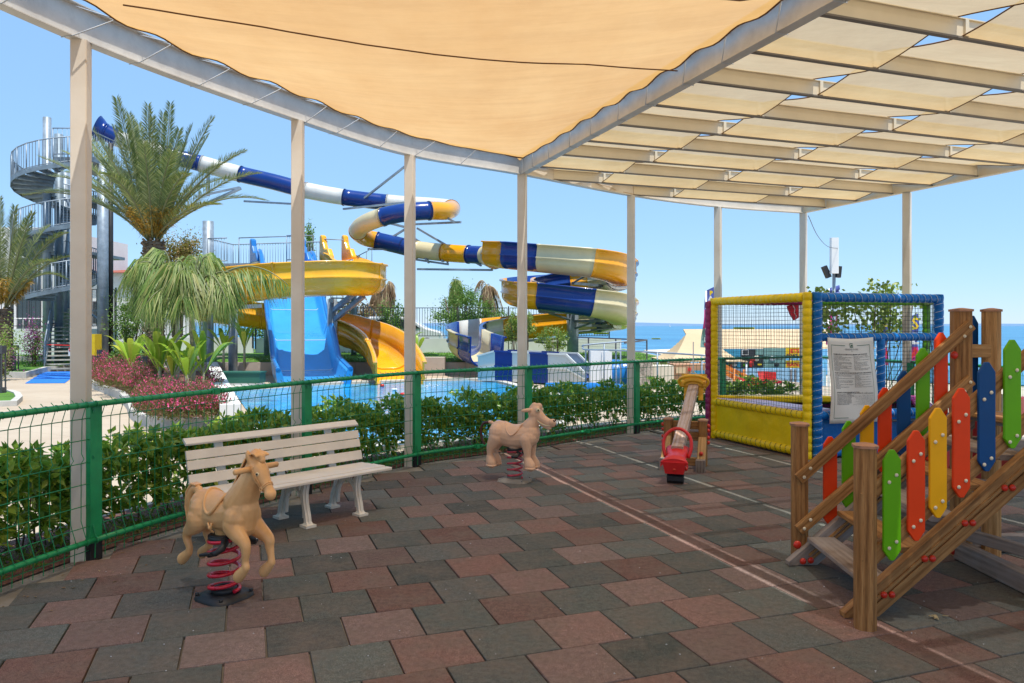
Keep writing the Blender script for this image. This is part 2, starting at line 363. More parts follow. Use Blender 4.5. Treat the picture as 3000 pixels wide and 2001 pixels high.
def textmesh(body, size, mat, name, parent, origin, xdir, ydir, align='CENTER', bold=0., ext=.0015):
    cu = bpy.data.curves.new(name, 'FONT'); cu.body = body; cu.size = size; cu.align_x = align; cu.extrude = 0; cu.offset = bold; cu.resolution_u = 2
    ob = bpy.data.objects.new(name, cu); COL.objects.link(ob); bpy.context.view_layer.update()
    me = bpy.data.meshes.new_from_object(ob.evaluated_get(bpy.context.evaluated_depsgraph_get())); bpy.data.objects.remove(ob); bpy.data.curves.remove(cu)
    x = V(xdir).normalized(); y = V(ydir).normalized(); z = x.cross(y); o = V(origin)
    vs = [o + x*v.co.x + y*v.co.y + z*ext for v in me.vertices]; fs = [list(p.vertices) for p in me.polygons]
    bpy.data.meshes.remove(me)
    if not vs: return None
    return link_mesh(name, vs, fs, mat, parent)
SKY_S, SUN_E, EXPO = .125, 3.0, .98
# ------------------------------------------------------------------ playground floor
ARC = [V(p+(0,)) for p in [(-4.3, -3), (-4.05, .6), (-3.75, 3.4), (-3.26, 5.68), (-2.25, 7.89), (-1.29, 9.49), (.146, 10.70), (1.97, 12.42), (3.73, 13.6), (5.56, 14.33)]]
ARCS = catmull(ARC, 12)
C4 = V((.146, 10.70, 0)); C7 = V((5.56, 14.33, 0)); SE = 6.34
def TS(t, s, z=0.): return C4 - U1*t + U2*s + V((0, 0, z))
def arc_pos(i0, i1, step):
    """evenly spaced points with tangents on the arc between control points i0..i1"""
    P = ARCS[i0*12:i1*12+1]; out = []; acc = 0
    tot = sum((P[i+1]-P[i]).length for i in range(len(P)-1)); n = max(1, round(tot/step)); st = tot/n; want = 0; k = 0
    for i in range(len(P)-1):
        seg = (P[i+1]-P[i]); L = seg.length
        while want <= acc+L+1e-6 and k <= n:
            out.append((P[i]+seg*((want-acc)/L), seg.normalized())); want += st; k += 1
        acc += L
    return out
def inside(p):
    best = min(range(len(ARCS)), key=lambda i: (ARCS[i]-p).length); a = ARCS[max(0, best-1)]; b = ARCS[min(len(ARCS)-1, best+1)]
    t = (b-a).normalized(); side = t.x*(p.y-a.y)-t.y*(p.x-a.x)
    return side < -.22 and (p-C4).dot(U2) < 7.6
m, nt, out = newmat('rubber_tiles')
b = node(nt, 'ShaderNodeBsdfPrincipled', Roughness=.95); b.inputs['Specular IOR Level'].default_value = .08; at = node(nt, 'ShaderNodeVertexColor'); at.layer_name = 'tint'
v = coords(nt, world=True); sp = noi(nt, v, 260, 2, .7); big = noi(nt, v, 3.2, 6, .68); mid = noi(nt, v, 26, 5, .7)
c = mixc(nt, 1., at.outputs[0], ramp(nt, sp, [(.3, (.42, .42, .42)), (.5, (1.,)*3), (.68, (1.8,)*3)]), 'MULTIPLY')
c = mixc(nt, ramp(nt, big, [(.40, (0, 0, 0)), (.66, (.62,)*3)]), c, (.175, .145, .125)); c = mixc(nt, .45, c, ramp(nt, mid, [(.3, (.5,)*3), (.7, (1.4,)*3)]), 'MULTIPLY')
sy = nt.nodes.new('ShaderNodeSeparateXYZ'); nt.links.new(v, sy.inputs[0])
far = nt.nodes.new('ShaderNodeMapRange'); nt.links.new(sy.outputs[1], far.inputs[0])
for k, q in ((1, 6.), (2, 11.), (3, 0.), (4, .34)): far.inputs[k].default_value = q
dst = nt.nodes.new('ShaderNodeMath'); dst.operation = 'MULTIPLY'; nt.links.new(far.outputs[0], dst.inputs[0])
rb = nt.nodes.new('ShaderNodeSeparateColor'); nt.links.new(ramp(nt, noi(nt, v, 1.1, 5), [(.3, (.2,)*3), (.65, (1,)*3)]), rb.inputs[0]); nt.links.new(rb.outputs[0], dst.inputs[1])
c = mixc(nt, dst.outputs[0], c, (.23, .18, .13))
nt.links.new(c, b.inputs['Base Color']); nt.links.new(bump(nt, sp, .6, .004), b.inputs['Normal']); nt.links.new(b.outputs[0], out.inputs[0]); M['tile'] = m
O0 = GW(1506, 1527); TW = .432; mb = MB(); cols = []
for r in range(-12, 26):
    for q in range(-24, 28):
        jit = .5*(r % 2); cx = O0 + U2*((q+.5+jit)*TW) - U1*((r+.5)*TW)
        if not inside(cx): continue
        red = (q % 2 == 0); g = .004; a = TW/2-.0048; zt = -.001+random.uniform(-.0015, .0015)
        cz = [random.uniform(-.002, .002) for _ in range(4)]; rot = random.uniform(-.006, .006)
        x = (U2+U1*rot).normalized(); y = (U1-U2*rot).normalized()
        cor = [(-a, -a), (a, -a), (a, a), (-a, a)]
        top = [cx+x*(p*(1-.012))+y*(w*(1-.012))+V((0, 0, zt+cz[i])) for i, (p, w) in enumerate(cor)]; low = [cx+x*p+y*w+V((0, 0, zt-.005)) for p, w in cor]; bt = [cx+x*p+y*w+V((0, 0, -.03)) for p, w in cor]
        i0 = mb.add(top+low+bt); mb.face([i0, i0+1, i0+2, i0+3])
        for k in range(4):
            j = (k+1) % 4; mb.face([i0+4+k, i0+4+j, i0+j, i0+k]); mb.face([i0+8+k, i0+8+j, i0+4+j, i0+4+k])
        base = V((.205, .124, .108)) if red else V((.108, .122, .115)); s = random.uniform(.72, 1.3); w = random.uniform(-.2, .42)
        base = base*s; base = base.lerp(V((base.length*.6,)*3), max(0, w)); cols += [tuple(base)+(1,)]*12
o = mb.build('rubber_floor', M['tile']); struct(o)
ca = o.data.color_attributes.new('tint', 'FLOAT_COLOR', 'POINT'); ca.data.foreach_set('color', np.array(cols, dtype=np.float32).ravel())
def flat(name, pts, z, mat, kind='structure', th=0.):
    mb = MB(); P = [V((p[0], p[1], z)) for p in pts]
    if th: mb.prism([p-V((0, 0, th)) for p in P], (0, 0, th))
    else:
        n = mb.add(P); a = sum((P[i].x*P[(i+1) % len(P)].y-P[(i+1) % len(P)].x*P[i].y) for i in range(len(P)))
        idx = list(range(n, n+len(P))); mb.face(idx if a > 0 else idx[::-1], [(p.x, p.y) for p in P])
    o = mb.build(name, mat)
    return struct(o, kind) if kind else o
# dusty concrete apron under the tiles, out to the hedge
outl = []
for i, p in enumerate(ARCS[::3]):
    a = ARCS[min(len(ARCS)-1, i*3+1)]; bb = ARCS[max(0, i*3-1)]; t = (a-bb).normalized(); outl.append(p + V((-t.y, t.x, 0))*.12)
flat('ground_apron', [(p.x, p.y) for p in outl] + [tuple(TS(-2.6, 8)[:2]), tuple(TS(16, 8)[:2])], -.022, M['conc'])
mb = MB()
m, nt, out = newmat('worn_white_line'); b = node(nt, 'ShaderNodeBsdfPrincipled', Roughness=.9); b.inputs['Base Color'].default_value = (.52, .46, .42, 1)
tp = nt.nodes.new('ShaderNodeBsdfTransparent'); s = nt.nodes.new('ShaderNodeMixShader'); nt.links.new(ramp(nt, noi(nt, coords(nt, world=True), 60, 6, .8), [(.36, (0, 0, 0)), (.50, (1, 1, 1))]), s.inputs[0])
nt.links.new(tp.outputs[0], s.inputs[1]); nt.links.new(b.outputs[0], s.inputs[2]); nt.links.new(s.outputs[0], out.inputs[0]); M['line'] = m
def Z4(x, y): return (1350+x/2.939, 1100+y/2.939)
def dash(a, b, w=.026):
    a = GW(*a, z=.0); b = GW(*b, z=.0); t = (b-a).normalized(); sd = V((-t.y, t.x, 0))*w/2; z = V((0, 0, .0075))
    mb.quad(a-sd+z, b-sd+z, b+sd+z, a+sd+z)

# ------------------------------------------------------------------ shade structure
ZB = 3.90; BH = .26
frame = thing('pergola', 'beige steel canopy frame of slim square columns, curved edge beam and purlins over playground', 'pergola', (0, 9, 0))
def colpart(p, tdir, z1=ZB, w=.115):
    mb = MB(); a = V((tdir.x, tdir.y, 0)).normalized(); rot = a + V((-a.y, a.x, 0))*.55
    mb.beam(p+V((0, 0, -.02)), p+V((0, 0, z1)), w, w, up=rot.normalized(), ch=.006)
    o = mb.build('column', M['paint'], frame); return o
cols_i = [1, 3, 4, 5, 6, 7, 8, 9]
for i in cols_i:
    t = (ARCS[min(len(ARCS)-1, i*12+2)]-ARCS[max(0, i*12-2)]); colpart(ARC[i], t)
colpart(V((6.38, 12.13, 0)), U1); colpart(TS(6.1, SE), U1); colpart(TS(11.5, SE), U1); colpart(TS(12.2, 0), U1)
def ibeam(mb, path, h=BH, w=.10, z=ZB, fl=.008):
    n = len(path); prof = [(-w/2, 0), (w/2, 0), (w/2, fl), (.006, fl), (.006, h-fl), (w/2, h-fl), (w/2, h), (-w/2, h), (-w/2, h-fl), (-.006, h-fl), (-.006, fl), (-w/2, fl)]
    k = len(prof); i0 = len(mb.v)
    for i, p in enumerate(path):
        t = (path[min(n-1, i+1)]-path[max(0, i-1)]).normalized(); s = V((t.y, -t.x, 0))
        for a, b in prof: mb.v.append(tuple(V((p.x, p.y, z))+s*a+V((0, 0, b))))
    for i in range(n-1):
        for j in range(k):
            q = (j+1) % k; mb.face([i0+i*k+j, i0+i*k+q, i0+(i+1)*k+q, i0+(i+1)*k+j][::-1])
    mb.face([i0+j for j in range(k)]); mb.face([i0+(n-1)*k+j for j in range(k)][::-1])
mb = MB(); ibeam(mb, ARCS[:6*12+1]); mb.build('edge_beam', M['beam'], frame)
mb = MB(); ibeam(mb, ARCS[6*12:], z=ZB+.001); mb.build('edge_beam', M['paint'], frame)
mb = MB(); ibeam(mb, [TS(t, 0) for t in (.04, 4, 8, 12.6)], z=ZB+.002); mb.build('main_beam', M['beam'], frame)
mb = MB(); ibeam(mb, [C7+V((0, 0, 0)), TS(12.6, SE)], z=ZB+.003, h=.22); mb.build('edge_beam', M['purlin'], frame)
mb = MB(); ibeam(mb, [TS(12.6, -4.6), TS(12.6, SE)], z=ZB+.004); mb.build('edge_beam', M['purlin'], frame)
def s_arc(t):
    best = None
    for p in ARCS[6*12:]:
        d = p-C4
        tt = -d.dot(U1); s = d.dot(U2)
        if best is None or abs(tt-t) < best[0]: best = (abs(tt-t), s)
    return best[1]
PT = [.5+.76*k for k in range(-2, 16)]; PH = .135; PB = ZB+.03
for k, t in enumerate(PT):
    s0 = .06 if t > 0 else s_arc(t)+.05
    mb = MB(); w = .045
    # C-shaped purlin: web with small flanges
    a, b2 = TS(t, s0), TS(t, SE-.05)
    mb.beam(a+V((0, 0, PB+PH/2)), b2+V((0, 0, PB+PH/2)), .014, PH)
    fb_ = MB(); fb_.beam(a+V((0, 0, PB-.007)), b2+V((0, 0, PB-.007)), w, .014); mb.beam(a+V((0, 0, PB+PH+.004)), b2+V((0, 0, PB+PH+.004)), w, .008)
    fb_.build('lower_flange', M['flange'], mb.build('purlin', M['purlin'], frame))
# cleats seen as small upstands at strip edges
SB = [.062, 1.36, 3.06, 4.80, SE-.06]; mb = MB()
for k, t in enumerate(PT):
    for j, s in enumerate(SB[1:-1]):
        if t < 0 and s < s_arc(t)+.2: continue
        q = -.06 if (k+j) % 2 == 0 else .06
        mb = MB(); mb.beam(TS(t, s+q, PB+.004), TS(t, s+q, PB+PH), .05, .035, up=U2); mb.build('cleat', M['purlin'], frame)
# woven shade strips
for j in range(4):
    s0, s1 = SB[j]+(.022 if j else .010), SB[j+1]-.022; pts = []
    for k, t in enumerate(PT):
        over = ((k + j) % 2 == 1)
        pts.append((t, PB+PH+.018 if over else PB+.006))
    mb = MB(); rows = []
    NS = 8
    ext = []
    for a, b2 in zip(pts[:-1], pts[1:]):
        for q in range(6):
            u = q/6; sm = u*u*(3-2*u); sm = .75*u+.25*sm; ext.append((a[0]+(b2[0]-a[0])*u, a[1]+(b2[1]-a[1])*sm - .006*math.sin(math.pi*u)))
    ext.append(pts[-1])
    ext = [e for e in ext if e[0] > -1.9]
    for t, z in ext:
        row = []
        for q in range(NS+1):
            u = q/NS; pinch = .006*abs(math.sin(t*4.13+j))
            s = s0+pinch+(s1-s0-2*pinch)*u; lim = s_arc(t)+.06 if t < 0 else 0; s = max(s, lim)
            row.append(TS(t, s, z - .01*math.sin(math.pi*u) + .004*noise.noise(V((t*3, s*3, j)))))
        rows.append(row)
    for i in range(len(rows)-1):
        for q in range(NS):
            a, b2, c, d = rows[i][q], rows[i][q+1], rows[i+1][q+1], rows[i+1][q]
            if (a-b2).length < .002 and (c-d).length < .002: continue
            n = mb.add((a, b2, c, d)); mb.face([n, n+1, n+2, n+3], None, True)
    nm = ['beside the dark main beam', 'second from the main beam', 'third from the main beam', 'along the outer right edge beam'][j]
    o = mb.build('shade_strip', M['strip'])
    tag(o, 'beige mesh shade strip woven through the purlins, '+nm, 'shade cloth', 'shade strips woven through the purlins')
    mb = MB()
    for q in (0, NS):
        path = [r[q]+V((0, 0, -.003)) for r in rows if (r[0]-r[NS]).length > .05]; mb.tube(path, .006, 4)
    mb.build('hem', M['hem'], o)
# large orange sail
def arcin(i, off):
    a = ARCS[max(0, i-1)]; b = ARCS[min(len(ARCS)-1, i+1)]; t = (b-a).normalized(); return ARCS[i] + V((t.y, -t.x, 0))*off
LP = [arcin(i, .27) for i in range(0, 71, 1)]; LP = [p for p in LP]
def resample(P, n):
    L = [0]
    for i in range(len(P)-1): L.append(L[-1]+(P[i+1]-P[i]).length)
    out = []; j = 0
    for k in range(n+1):
        d = L[-1]*k/n
        while j < len(P)-2 and L[j+1] < d: j += 1
        u = (d-L[j])/max(1e-9, L[j+1]-L[j]); out.append(P[j].lerp(P[j+1], min(1, u)))
    return out, L[-1]
NV = 156; Lft, LL = resample(LP, NV)
Rgt = [TS(12.9*(1-k/NV)+.16, -.098 if 12.9*(1-k/NV) < 7.2 else -.05) for k in range(NV+1)]
sail = MB(); rows = []; NU = 30
for k in range(NV+1):
    row = []
    sl = .018*(1-abs(math.cos(math.pi*k/NV*LL/.62)))
    sr = .010*(1-abs(math.cos(math.pi*k/NV*12.9/.62)))
    a = Lft[k]; b = Rgt[k]; dr = (b-a).normalized() if (b-a).length > 1e-6 else U2
    a = a+dr*sl; b = b-dr*sr; w = min(1, (b-a).length/3)
    for q in range(NU+1):
        u = q/NU; u = .5-.5*math.cos(math.pi*u)
        z = ZB+.17 - .22*w*4*u*(1-u)*(math.sin(math.pi*min(1, k/NV*1.0))**.5 if k else 0) + (.02*math.sin(k*.9+3*u)*w*(1-4*u*(1-u)))
        p = a.lerp(b, u); row.append(V((p.x, p.y, z+.012*noise.noise(p*.9))))
    rows.append(row)
for k in range(NV):
    for q in range(NU):
        n = sail.add((rows[k][q], rows[k][q+1], rows[k+1][q+1], rows[k+1][q])); sail.face([n, n+1, n+2, n+3], None, True)
so = sail.build('shade_sail', M['sail']); tag(so, 'large orange tan shade sail laced to the curved beam overhead', 'shade sail')
vv = np.empty(len(so.data.vertices)*3, np.float32)
bm_ = __import__('bmesh').new(); bm_.from_mesh(so.data); __import__('bmesh').ops.remove_doubles(bm_, verts=bm_.verts, dist=.0005); bm_.to_mesh(so.data); bm_.free()
mb = MB(); mb.tube([r[0] for r in rows[:-2]], .009, 5); mb.tube([r[-1] for r in rows[:-2]], .009, 5)
mb.tube([p+V((0, 0, -.004)) for p in rows[-3]], .012, 5); mb.build('hem', M['hem'], so)
def sail_z(p):
    best = min(((r[q]-p).xy.length, r[q].z) for r in rows for q in range(0, NU+1, 2)); return best[1]
for a0, b0 in [((360, 0), (1985, 213)), ((2112, 0), (2300, 12))]:
    A = W(a0[0], a0[1], 2200*2.2/(HY-a0[1])); B = W(b0[0], b0[1], 2200*2.2/(HY-b0[1])); mb = MB()
    pts = []
    for u in range(25):
        p = A.lerp(B, u/24); pts.append(V((p.x, p.y, sail_z(p)-.012)))
    zs_ = [p.z for p in pts]; pts = [V((p.x, p.y, sum(zs_[max(0, i-5):i+6])/len(zs_[max(0, i-5):i+6])-.015)) for i, p in enumerate(pts)]
    mb.tube(pts, .006, 4); mb.build('seam', M['hem'], so)
mb = MB()
for k in range(4, NV-2):
    for row, P, Lh, sgn in ((rows[k][0], ARCS, LL, 1), (rows[k][-1], None, 12.9, -1)):
        ph0 = int(k/NV*Lh/.62); ph1 = int((k-1)/NV*Lh/.62)
        if ph0 == ph1: continue
        if P:
            i = min(range(len(ARCS)), key=lambda i: (ARCS[i].xy-row.xy).length); t = (ARCS[min(len(ARCS)-1, i+1)]-ARCS[i-1]).normalized(); c = ARCS[i]; s = V((t.y, -t.x, 0))
        else: t = U1; c = TS(-(row-C4).dot(U1), 0); s = -U2
        c = V((c.x, c.y, 0)) - t*.12*sgn
        q = [row, c+s*.055+V((0, 0, ZB-.004)), c-s*.055+V((0, 0, ZB-.004)), c-s*.055+V((0, 0, ZB+BH+.004)), row+V((0, 0, .004))]
        mb = MB(); mb.tube(q, .0045, 4); mb.build('lacing_cord', M['cord'], so)
# ------------------------------------------------------------------ green mesh fence along the arc
fence = thing('mesh_fence', 'low green welded mesh fence with flat green posts curving round the play area', 'fence', (0, 9, 0))
RZ, RB = 1.165, .145
def off(p, t, d): return p + V((t.y, -t.x, 0))*d
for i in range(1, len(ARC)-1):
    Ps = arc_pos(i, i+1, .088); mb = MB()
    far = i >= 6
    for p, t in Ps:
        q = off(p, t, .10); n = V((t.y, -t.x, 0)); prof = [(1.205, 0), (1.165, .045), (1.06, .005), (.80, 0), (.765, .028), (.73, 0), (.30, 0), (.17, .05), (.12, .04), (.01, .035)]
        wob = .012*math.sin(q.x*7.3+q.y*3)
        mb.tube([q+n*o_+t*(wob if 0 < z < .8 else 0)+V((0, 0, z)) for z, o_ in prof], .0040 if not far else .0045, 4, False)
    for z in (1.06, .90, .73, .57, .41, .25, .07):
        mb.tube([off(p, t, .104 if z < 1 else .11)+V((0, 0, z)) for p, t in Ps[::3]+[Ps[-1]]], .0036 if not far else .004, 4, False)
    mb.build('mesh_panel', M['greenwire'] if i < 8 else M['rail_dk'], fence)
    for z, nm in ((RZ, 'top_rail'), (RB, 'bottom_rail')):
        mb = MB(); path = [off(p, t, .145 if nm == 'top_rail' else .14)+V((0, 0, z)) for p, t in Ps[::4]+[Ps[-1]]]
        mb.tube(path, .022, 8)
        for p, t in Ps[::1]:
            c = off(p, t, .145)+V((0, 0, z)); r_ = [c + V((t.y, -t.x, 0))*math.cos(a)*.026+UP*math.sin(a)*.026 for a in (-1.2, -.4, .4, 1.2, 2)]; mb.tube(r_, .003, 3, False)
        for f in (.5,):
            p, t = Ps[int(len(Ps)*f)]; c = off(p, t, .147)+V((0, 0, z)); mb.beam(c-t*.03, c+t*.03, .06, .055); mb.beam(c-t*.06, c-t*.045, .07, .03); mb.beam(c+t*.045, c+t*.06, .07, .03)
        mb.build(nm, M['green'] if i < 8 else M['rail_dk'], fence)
for i in range(1, len(ARC)):
    t = (ARCS[min(len(ARCS)-1, i*12+1)]-ARCS[i*12-1]).normalized(); p = off(ARC[i], t, .09)+t*.03; mb = MB()
    mb.beam(p+V((0, 0, .13)), p+V((0, 0, 1.16)), .055, .105, up=t); o = mb.build('post', M['green'], fence)
    mb = MB(); mb.beam(p+V((0, 0, -.02)), p+V((0, 0, .13)), .058, .108, up=t); mb.build('post_foot', M['black'], o)
# right-hand fence run beside the outer columns
mbp = MB(); Q = [TS(-1.55+.09*k, SE+.1) for k in range(150)]
for q in Q: mbp.tube([q+U2*o_+V((0, 0, z)) for z, o_ in [(1.2, 0), (1.165, -.04), (1.06, 0), (.3, 0), (.17, -.05), (.01, 0)]], .0033, 3, False)
for z in (1.06, .9, .73, .57, .41, .25): mbp.tube([Q[0]+V((0, 0, z)), Q[-1]+V((0, 0, z))], .003, 3, False)
mbp.build('mesh_panel', M['greenwire'], fence)
for z, nm in ((RZ, 'top_rail'), (RB, 'bottom_rail')):
    mb = MB(); mb.tube([Q[0]-U2*.04+V((0, 0, z)), Q[-1]-U2*.04+V((0, 0, z))], .024, 8); mb.build(nm, M['green'], fence)
for t_ in (.6+.2, 3, 5.9, 8.5):
    mb = MB(); p = TS(t_, SE+.02); mb.beam(p, p+V((0, 0, 1.16)), .1, .06, up=U1); mb.build('post', M['green'], fence)
# ------------------------------------------------------------------ laurel hedge, one length per fence bay
def hedge(i, ht, n_per_m, L, label):
    Ps = arc_pos(i, i+1, .05); ln = len(Ps)*.05; n = int(ln*n_per_m); rng = RNG
    idx = rng.integers(0, len(Ps), n); P = []; lst = []
    cx = np.array([(Ps[k][0]) for k in idx]); tt = np.array([Ps[k][1] for k in idx]); nn = np.stack([-tt[:, 1], tt[:, 0], 0*tt[:, 0]], 1)
    hh = ht*(1+.10*np.sin(cx[:, 0]*5.1+cx[:, 1]*3.3)+.06*np.sin(cx[:, 0]*13+i))
    u = rng.beta(1.1, 1.1, n); zz = rng.beta(1.7, 1.15, n)
    shell = rng.random(n)
    o_ = .22+.62*u; z = .12+zz*(hh-.12)
    z = np.where(shell > .78, hh*rng.uniform(.9, 1.08, n), z); o_ = np.where((shell > .45) & (shell < .78), .20+.08*rng.random(n), o_)
    C = cx + nn*o_[:, None] + tt*rng.normal(0, .03, n)[:, None]; C[:, 2] = z
    m7 = 7; ax = rnd_dirs(n, .9); ax -= nn*.45; ax /= np.linalg.norm(ax, axis=1, keepdims=True)
    Cr = np.repeat(C, m7, 0); A = np.repeat(ax, m7, 0); d = rnd_dirs(n*m7); d = d - A*(d*A).sum(1, keepdims=True)*.7 + A*rng.uniform(.1, .9, (n*m7, 1)); d /= np.linalg.norm(d, axis=1, keepdims=True)
    lst.append(leaves_np(Cr+d*.01, d, A+rnd_dirs(n*m7)*.3, rng.uniform(.6, 1.25, n*m7)*L, rng.uniform(.34, .52, n*m7)*L, .2, .08))
    mid = Ps[len(Ps)//2]; c = mid[0]+V((-mid[1].y, mid[1].x, 0))*.5
    h = thing('hedge', label, 'hedge', (c.x, c.y, 0), 'laurel hedge lengths behind the green fence')
    leaf_obj('foliage', lst, M['laurel'], h); mb = MB()
    for k in range(int(ln*9)):
        p, t = Ps[random.randrange(len(Ps))]; a = off(p, t, -random.uniform(.35, .7)); a.z = 0; b = a+V((random.uniform(-.16, .16), random.uniform(-.16, .16), ht*random.uniform(.6, .9)))
        mid_ = a.lerp(b, .5)+V((random.uniform(-.05, .05), random.uniform(-.05, .05), 0)); mb.tube([a, mid_, b], [.008, .006, .003], 4)
    mb.build('stems', M['twig'], h)['kind'] = 'stuff'
LB = {1: 'glossy green hedge behind the green fence, outside the left edge beyond the first white column', 2: 'glossy green hedge at the left photo edge behind the fence, left of the nearest column',
      3: 'dense glossy hedge behind the fence between the two leftmost columns, behind the white bench', 4: 'laurel hedge behind the fence, right of the bench, between the second and third columns',
      5: 'laurel hedge behind the pink tan donkey rider, in front of the pool corner', 6: 'laurel hedge in front of the round blue slide end',
      7: 'laurel hedge behind the seesaw and its raised amber seat', 8: 'laurel hedge seen through the net of the yellow framed trampoline wall'}
for i in range(1, 9): hedge(i, [0, .62, .66, .70, .70, .68, .70, .64, .62][i], [0, 150, 290, 320, 300, 270, 240, 220, 150][i], [0, .12, .11, .105, .10, .10, .10, .10, .11][i], LB[i])
# rough grass under the hedge
n = 5200; k = RNG.integers(1*12, 8*12, n); A = np.array([ARCS[q] for q in k]); T = np.array([(ARCS[q+1]-ARCS[q]).normalized() for q in k])
A = A + T*RNG.normal(0, .08, (n, 1)) + np.stack([-T[:, 1], T[:, 0], 0*T[:, 0]], 1)*RNG.uniform(.05, .5, (n, 1)); A[:, 2] = -.02
o = leaf_obj('rough_grass', [leaves_np(A, rnd_dirs(n, 1.6)*[1, 1, 0.]+rnd_dirs(n)*.5+[0, 0, 1.1], rnd_dirs(n), RNG.uniform(.1, .28, n), .008, .1, .3)], M['grassb'])
tag(o, 'unmown grass growing along the foot of the hedge', 'grass', kind='stuff')
# strips of soil under the hedge
mb = MB()
for i in range(12, len(ARCS)-1):
    a, b = ARCS[i], ARCS[i+1]; t = (b-a).normalized(); z = V((0, 0, -.008)); mb.quad(off(a, t, -.02)+z, off(b, t, -.02)+z, off(b, t, -.95)+z, off(a, t, -.95)+z)
struct(mb.build('hedge_soil', M['soil']))
# ------------------------------------------------------------------ bench
E = V((.68, .733, 0)).normalized(); BK = V((-.733, .68, 0)).normalized(); B0 = V((-1.777, 6.54, 0))
bench = thing('park_bench', 'off white plastic slatted bench with arched cast legs in front of the green fence', 'bench', B0+BK*.25)
def bp(s, b, z): return B0+E*s+BK*b+V((0, 0, z))
for s in (-.55, 0, .55):
    mb = MB()
    def strap(pts, w, th=.05):
        for a, b in zip(pts[:-1], pts[1:]): mb.beam(bp(s, *a), bp(s, *b), th, w, up=BK if abs(a[1]-b[1]) > abs(a[0]-b[0]) else UP)
    # curved front and rear legs, feet, arch with holes, seat bearer
    prof_f = [(0, .02), (.015, .10), (.045, .20), (.05, .28), (.03, .37)]; prof_r = [(.45, .02), (.43, .12), (.385, .22), (.36, .30), (.37, .37)]
    for pr in (prof_f, prof_r):
        P = catmull([V((a, b, 0)) for a, b in pr], 4)
        for a, b in zip(P[:-1], P[1:]): mb.beam(bp(s, a.x, a.y), bp(s, b.x, b.y+.004), .055, .035, up=BK); mb.beam(bp(s, a.x, a.y), bp(s, b.x, b.y+.004), .016, .06, up=BK)
    for b in (0, .45): mb.beam(bp(s, b, 0), bp(s, b, .022), .10, .11, up=BK); mb.beam(bp(s, b, .02), bp(s, b, .045), .07, .07, up=BK, w1=.05, h1=.04)
    arch = []
    for k in range(13):
        a = math.pi*k/12; arch.append((.205-.155*math.cos(a), .07+.24*math.sin(a)**.8))
    for a, b in zip(arch[:-1], arch[1:]): mb.beam(bp(s, *a), bp(s, *b), .03, .024, up=UP if abs(a[1]-b[1]) < abs(a[0]-b[0]) else BK)
    mb.beam(bp(s, .0, .378), bp(s, .47, .362), .045, .03)
    for k in (2, 3, 4, 5, 6, 7, 8, 9, 10):   # webs between the round holes
        a = math.pi*(k+.5)/12; x, z = .205-.155*math.cos(a), .07+.24*math.sin(a)**.8; x2 = .205-.19*math.cos(a); mb.beam(bp(s, x, z), bp(s, x2, min(.365, .11+.28*math.sin(a))), .014, .013)
    mb.build('leg_frame', M['benchleg'], bench)
    mb = MB(); mb.beam(bp(s, .44, .36), bp(s, .55, .79), .075, .022, up=BK, ch=.004); mb.beam(bp(s, .47, .36), bp(s, .58, .79), .02, .03, up=BK); mb.build('back_support', M['benchleg'], bench)
for b, z, w in ((-.03, .397, .09), (.075, .400, .09), (.175, .397, .09), (.275, .392, .09), (.37, .388, .08)):
    mb = MB(); mb.beam(bp(-.86, b, z), bp(.86, b, z-.0), w, .026, ch=.005); mb.build('seat_slat', M['bench'], bench)
bu = (UP*.96+BK*.27).normalized()
for b, z, w, t in ((.415, .475, .088, .02), (.447, .59, .078, .02), (.468, .672, .078, .02), (.50, .782, .075, .024)):
    mb = MB(); up = bu if z < .75 else (UP*.55-BK*-.75).normalized(); mb.beam(bp(-.86, b, z), bp(.86, b, z), t, w, up=up, ch=.004, side=(up.cross(E)).normalized()); mb.build('back_slat', M['bench'], bench)
# ------------------------------------------------------------------ spring riders
def fuse(mb, vox, it=6, fac=.5):
    me = bpy.data.meshes.new('tmp'); me.from_pydata(mb.v, [], mb.f); o = bpy.data.objects.new('tmp', me); COL.objects.link(o)
    r = o.modifiers.new('r', 'REMESH'); r.mode = 'VOXEL'; r.voxel_size = vox; r.use_smooth_shade = True
    s = o.modifiers.new('s', 'SMOOTH'); s.factor = fac; s.iterations = it
    bpy.context.view_layer.update(); dg = bpy.context.evaluated_depsgraph_get(); m2 = bpy.data.meshes.new_from_object(o.evaluated_get(dg))
    bpy.data.objects.remove(o); return m2
def place(me, name, mat, parent, mtx):
    me.transform(mtx); co = np.empty(len(me.vertices)*3, np.float32); me.vertices.foreach_get('co', co); co = co.reshape(-1, 3)
    c = V(((co[:, 0].min()+co[:, 0].max())/2, (co[:, 1].min()+co[:, 1].max())/2, co[:, 2].min())); me.transform(Matrix.Translation(-c))
    me.materials.clear(); me.materials.append(mat)
    for p in me.polygons: p.use_smooth = True
    me.name = name; o = bpy.data.objects.new(name, me); COL.objects.link(o)
    if parent: o.parent = parent; o.location = c-wloc(parent)
    else: o.location = c
    return o
def xf(mb, mtx): mb.v = [tuple(mtx @ V(p)) for p in mb.v]; return mb
def spring(parent, mtx, z0, z1, r, turns, wr, mat):
    mb = MB(); P = []
    for k in range(turns*20+1):
        a = 2*math.pi*k/20; u = k/(turns*20); uu = min(1, max(0, (u-.1)/.75)); P.append(V((r*math.cos(a), r*math.sin(a), z0+(z1-z0)*(.04*min(1, u/.12)+.84*uu**1.0+.12*max(0, (u-.85)/.15)))))
    mb.tube(P, wr, 8); xf(mb, mtx).build('spring', mat, parent)
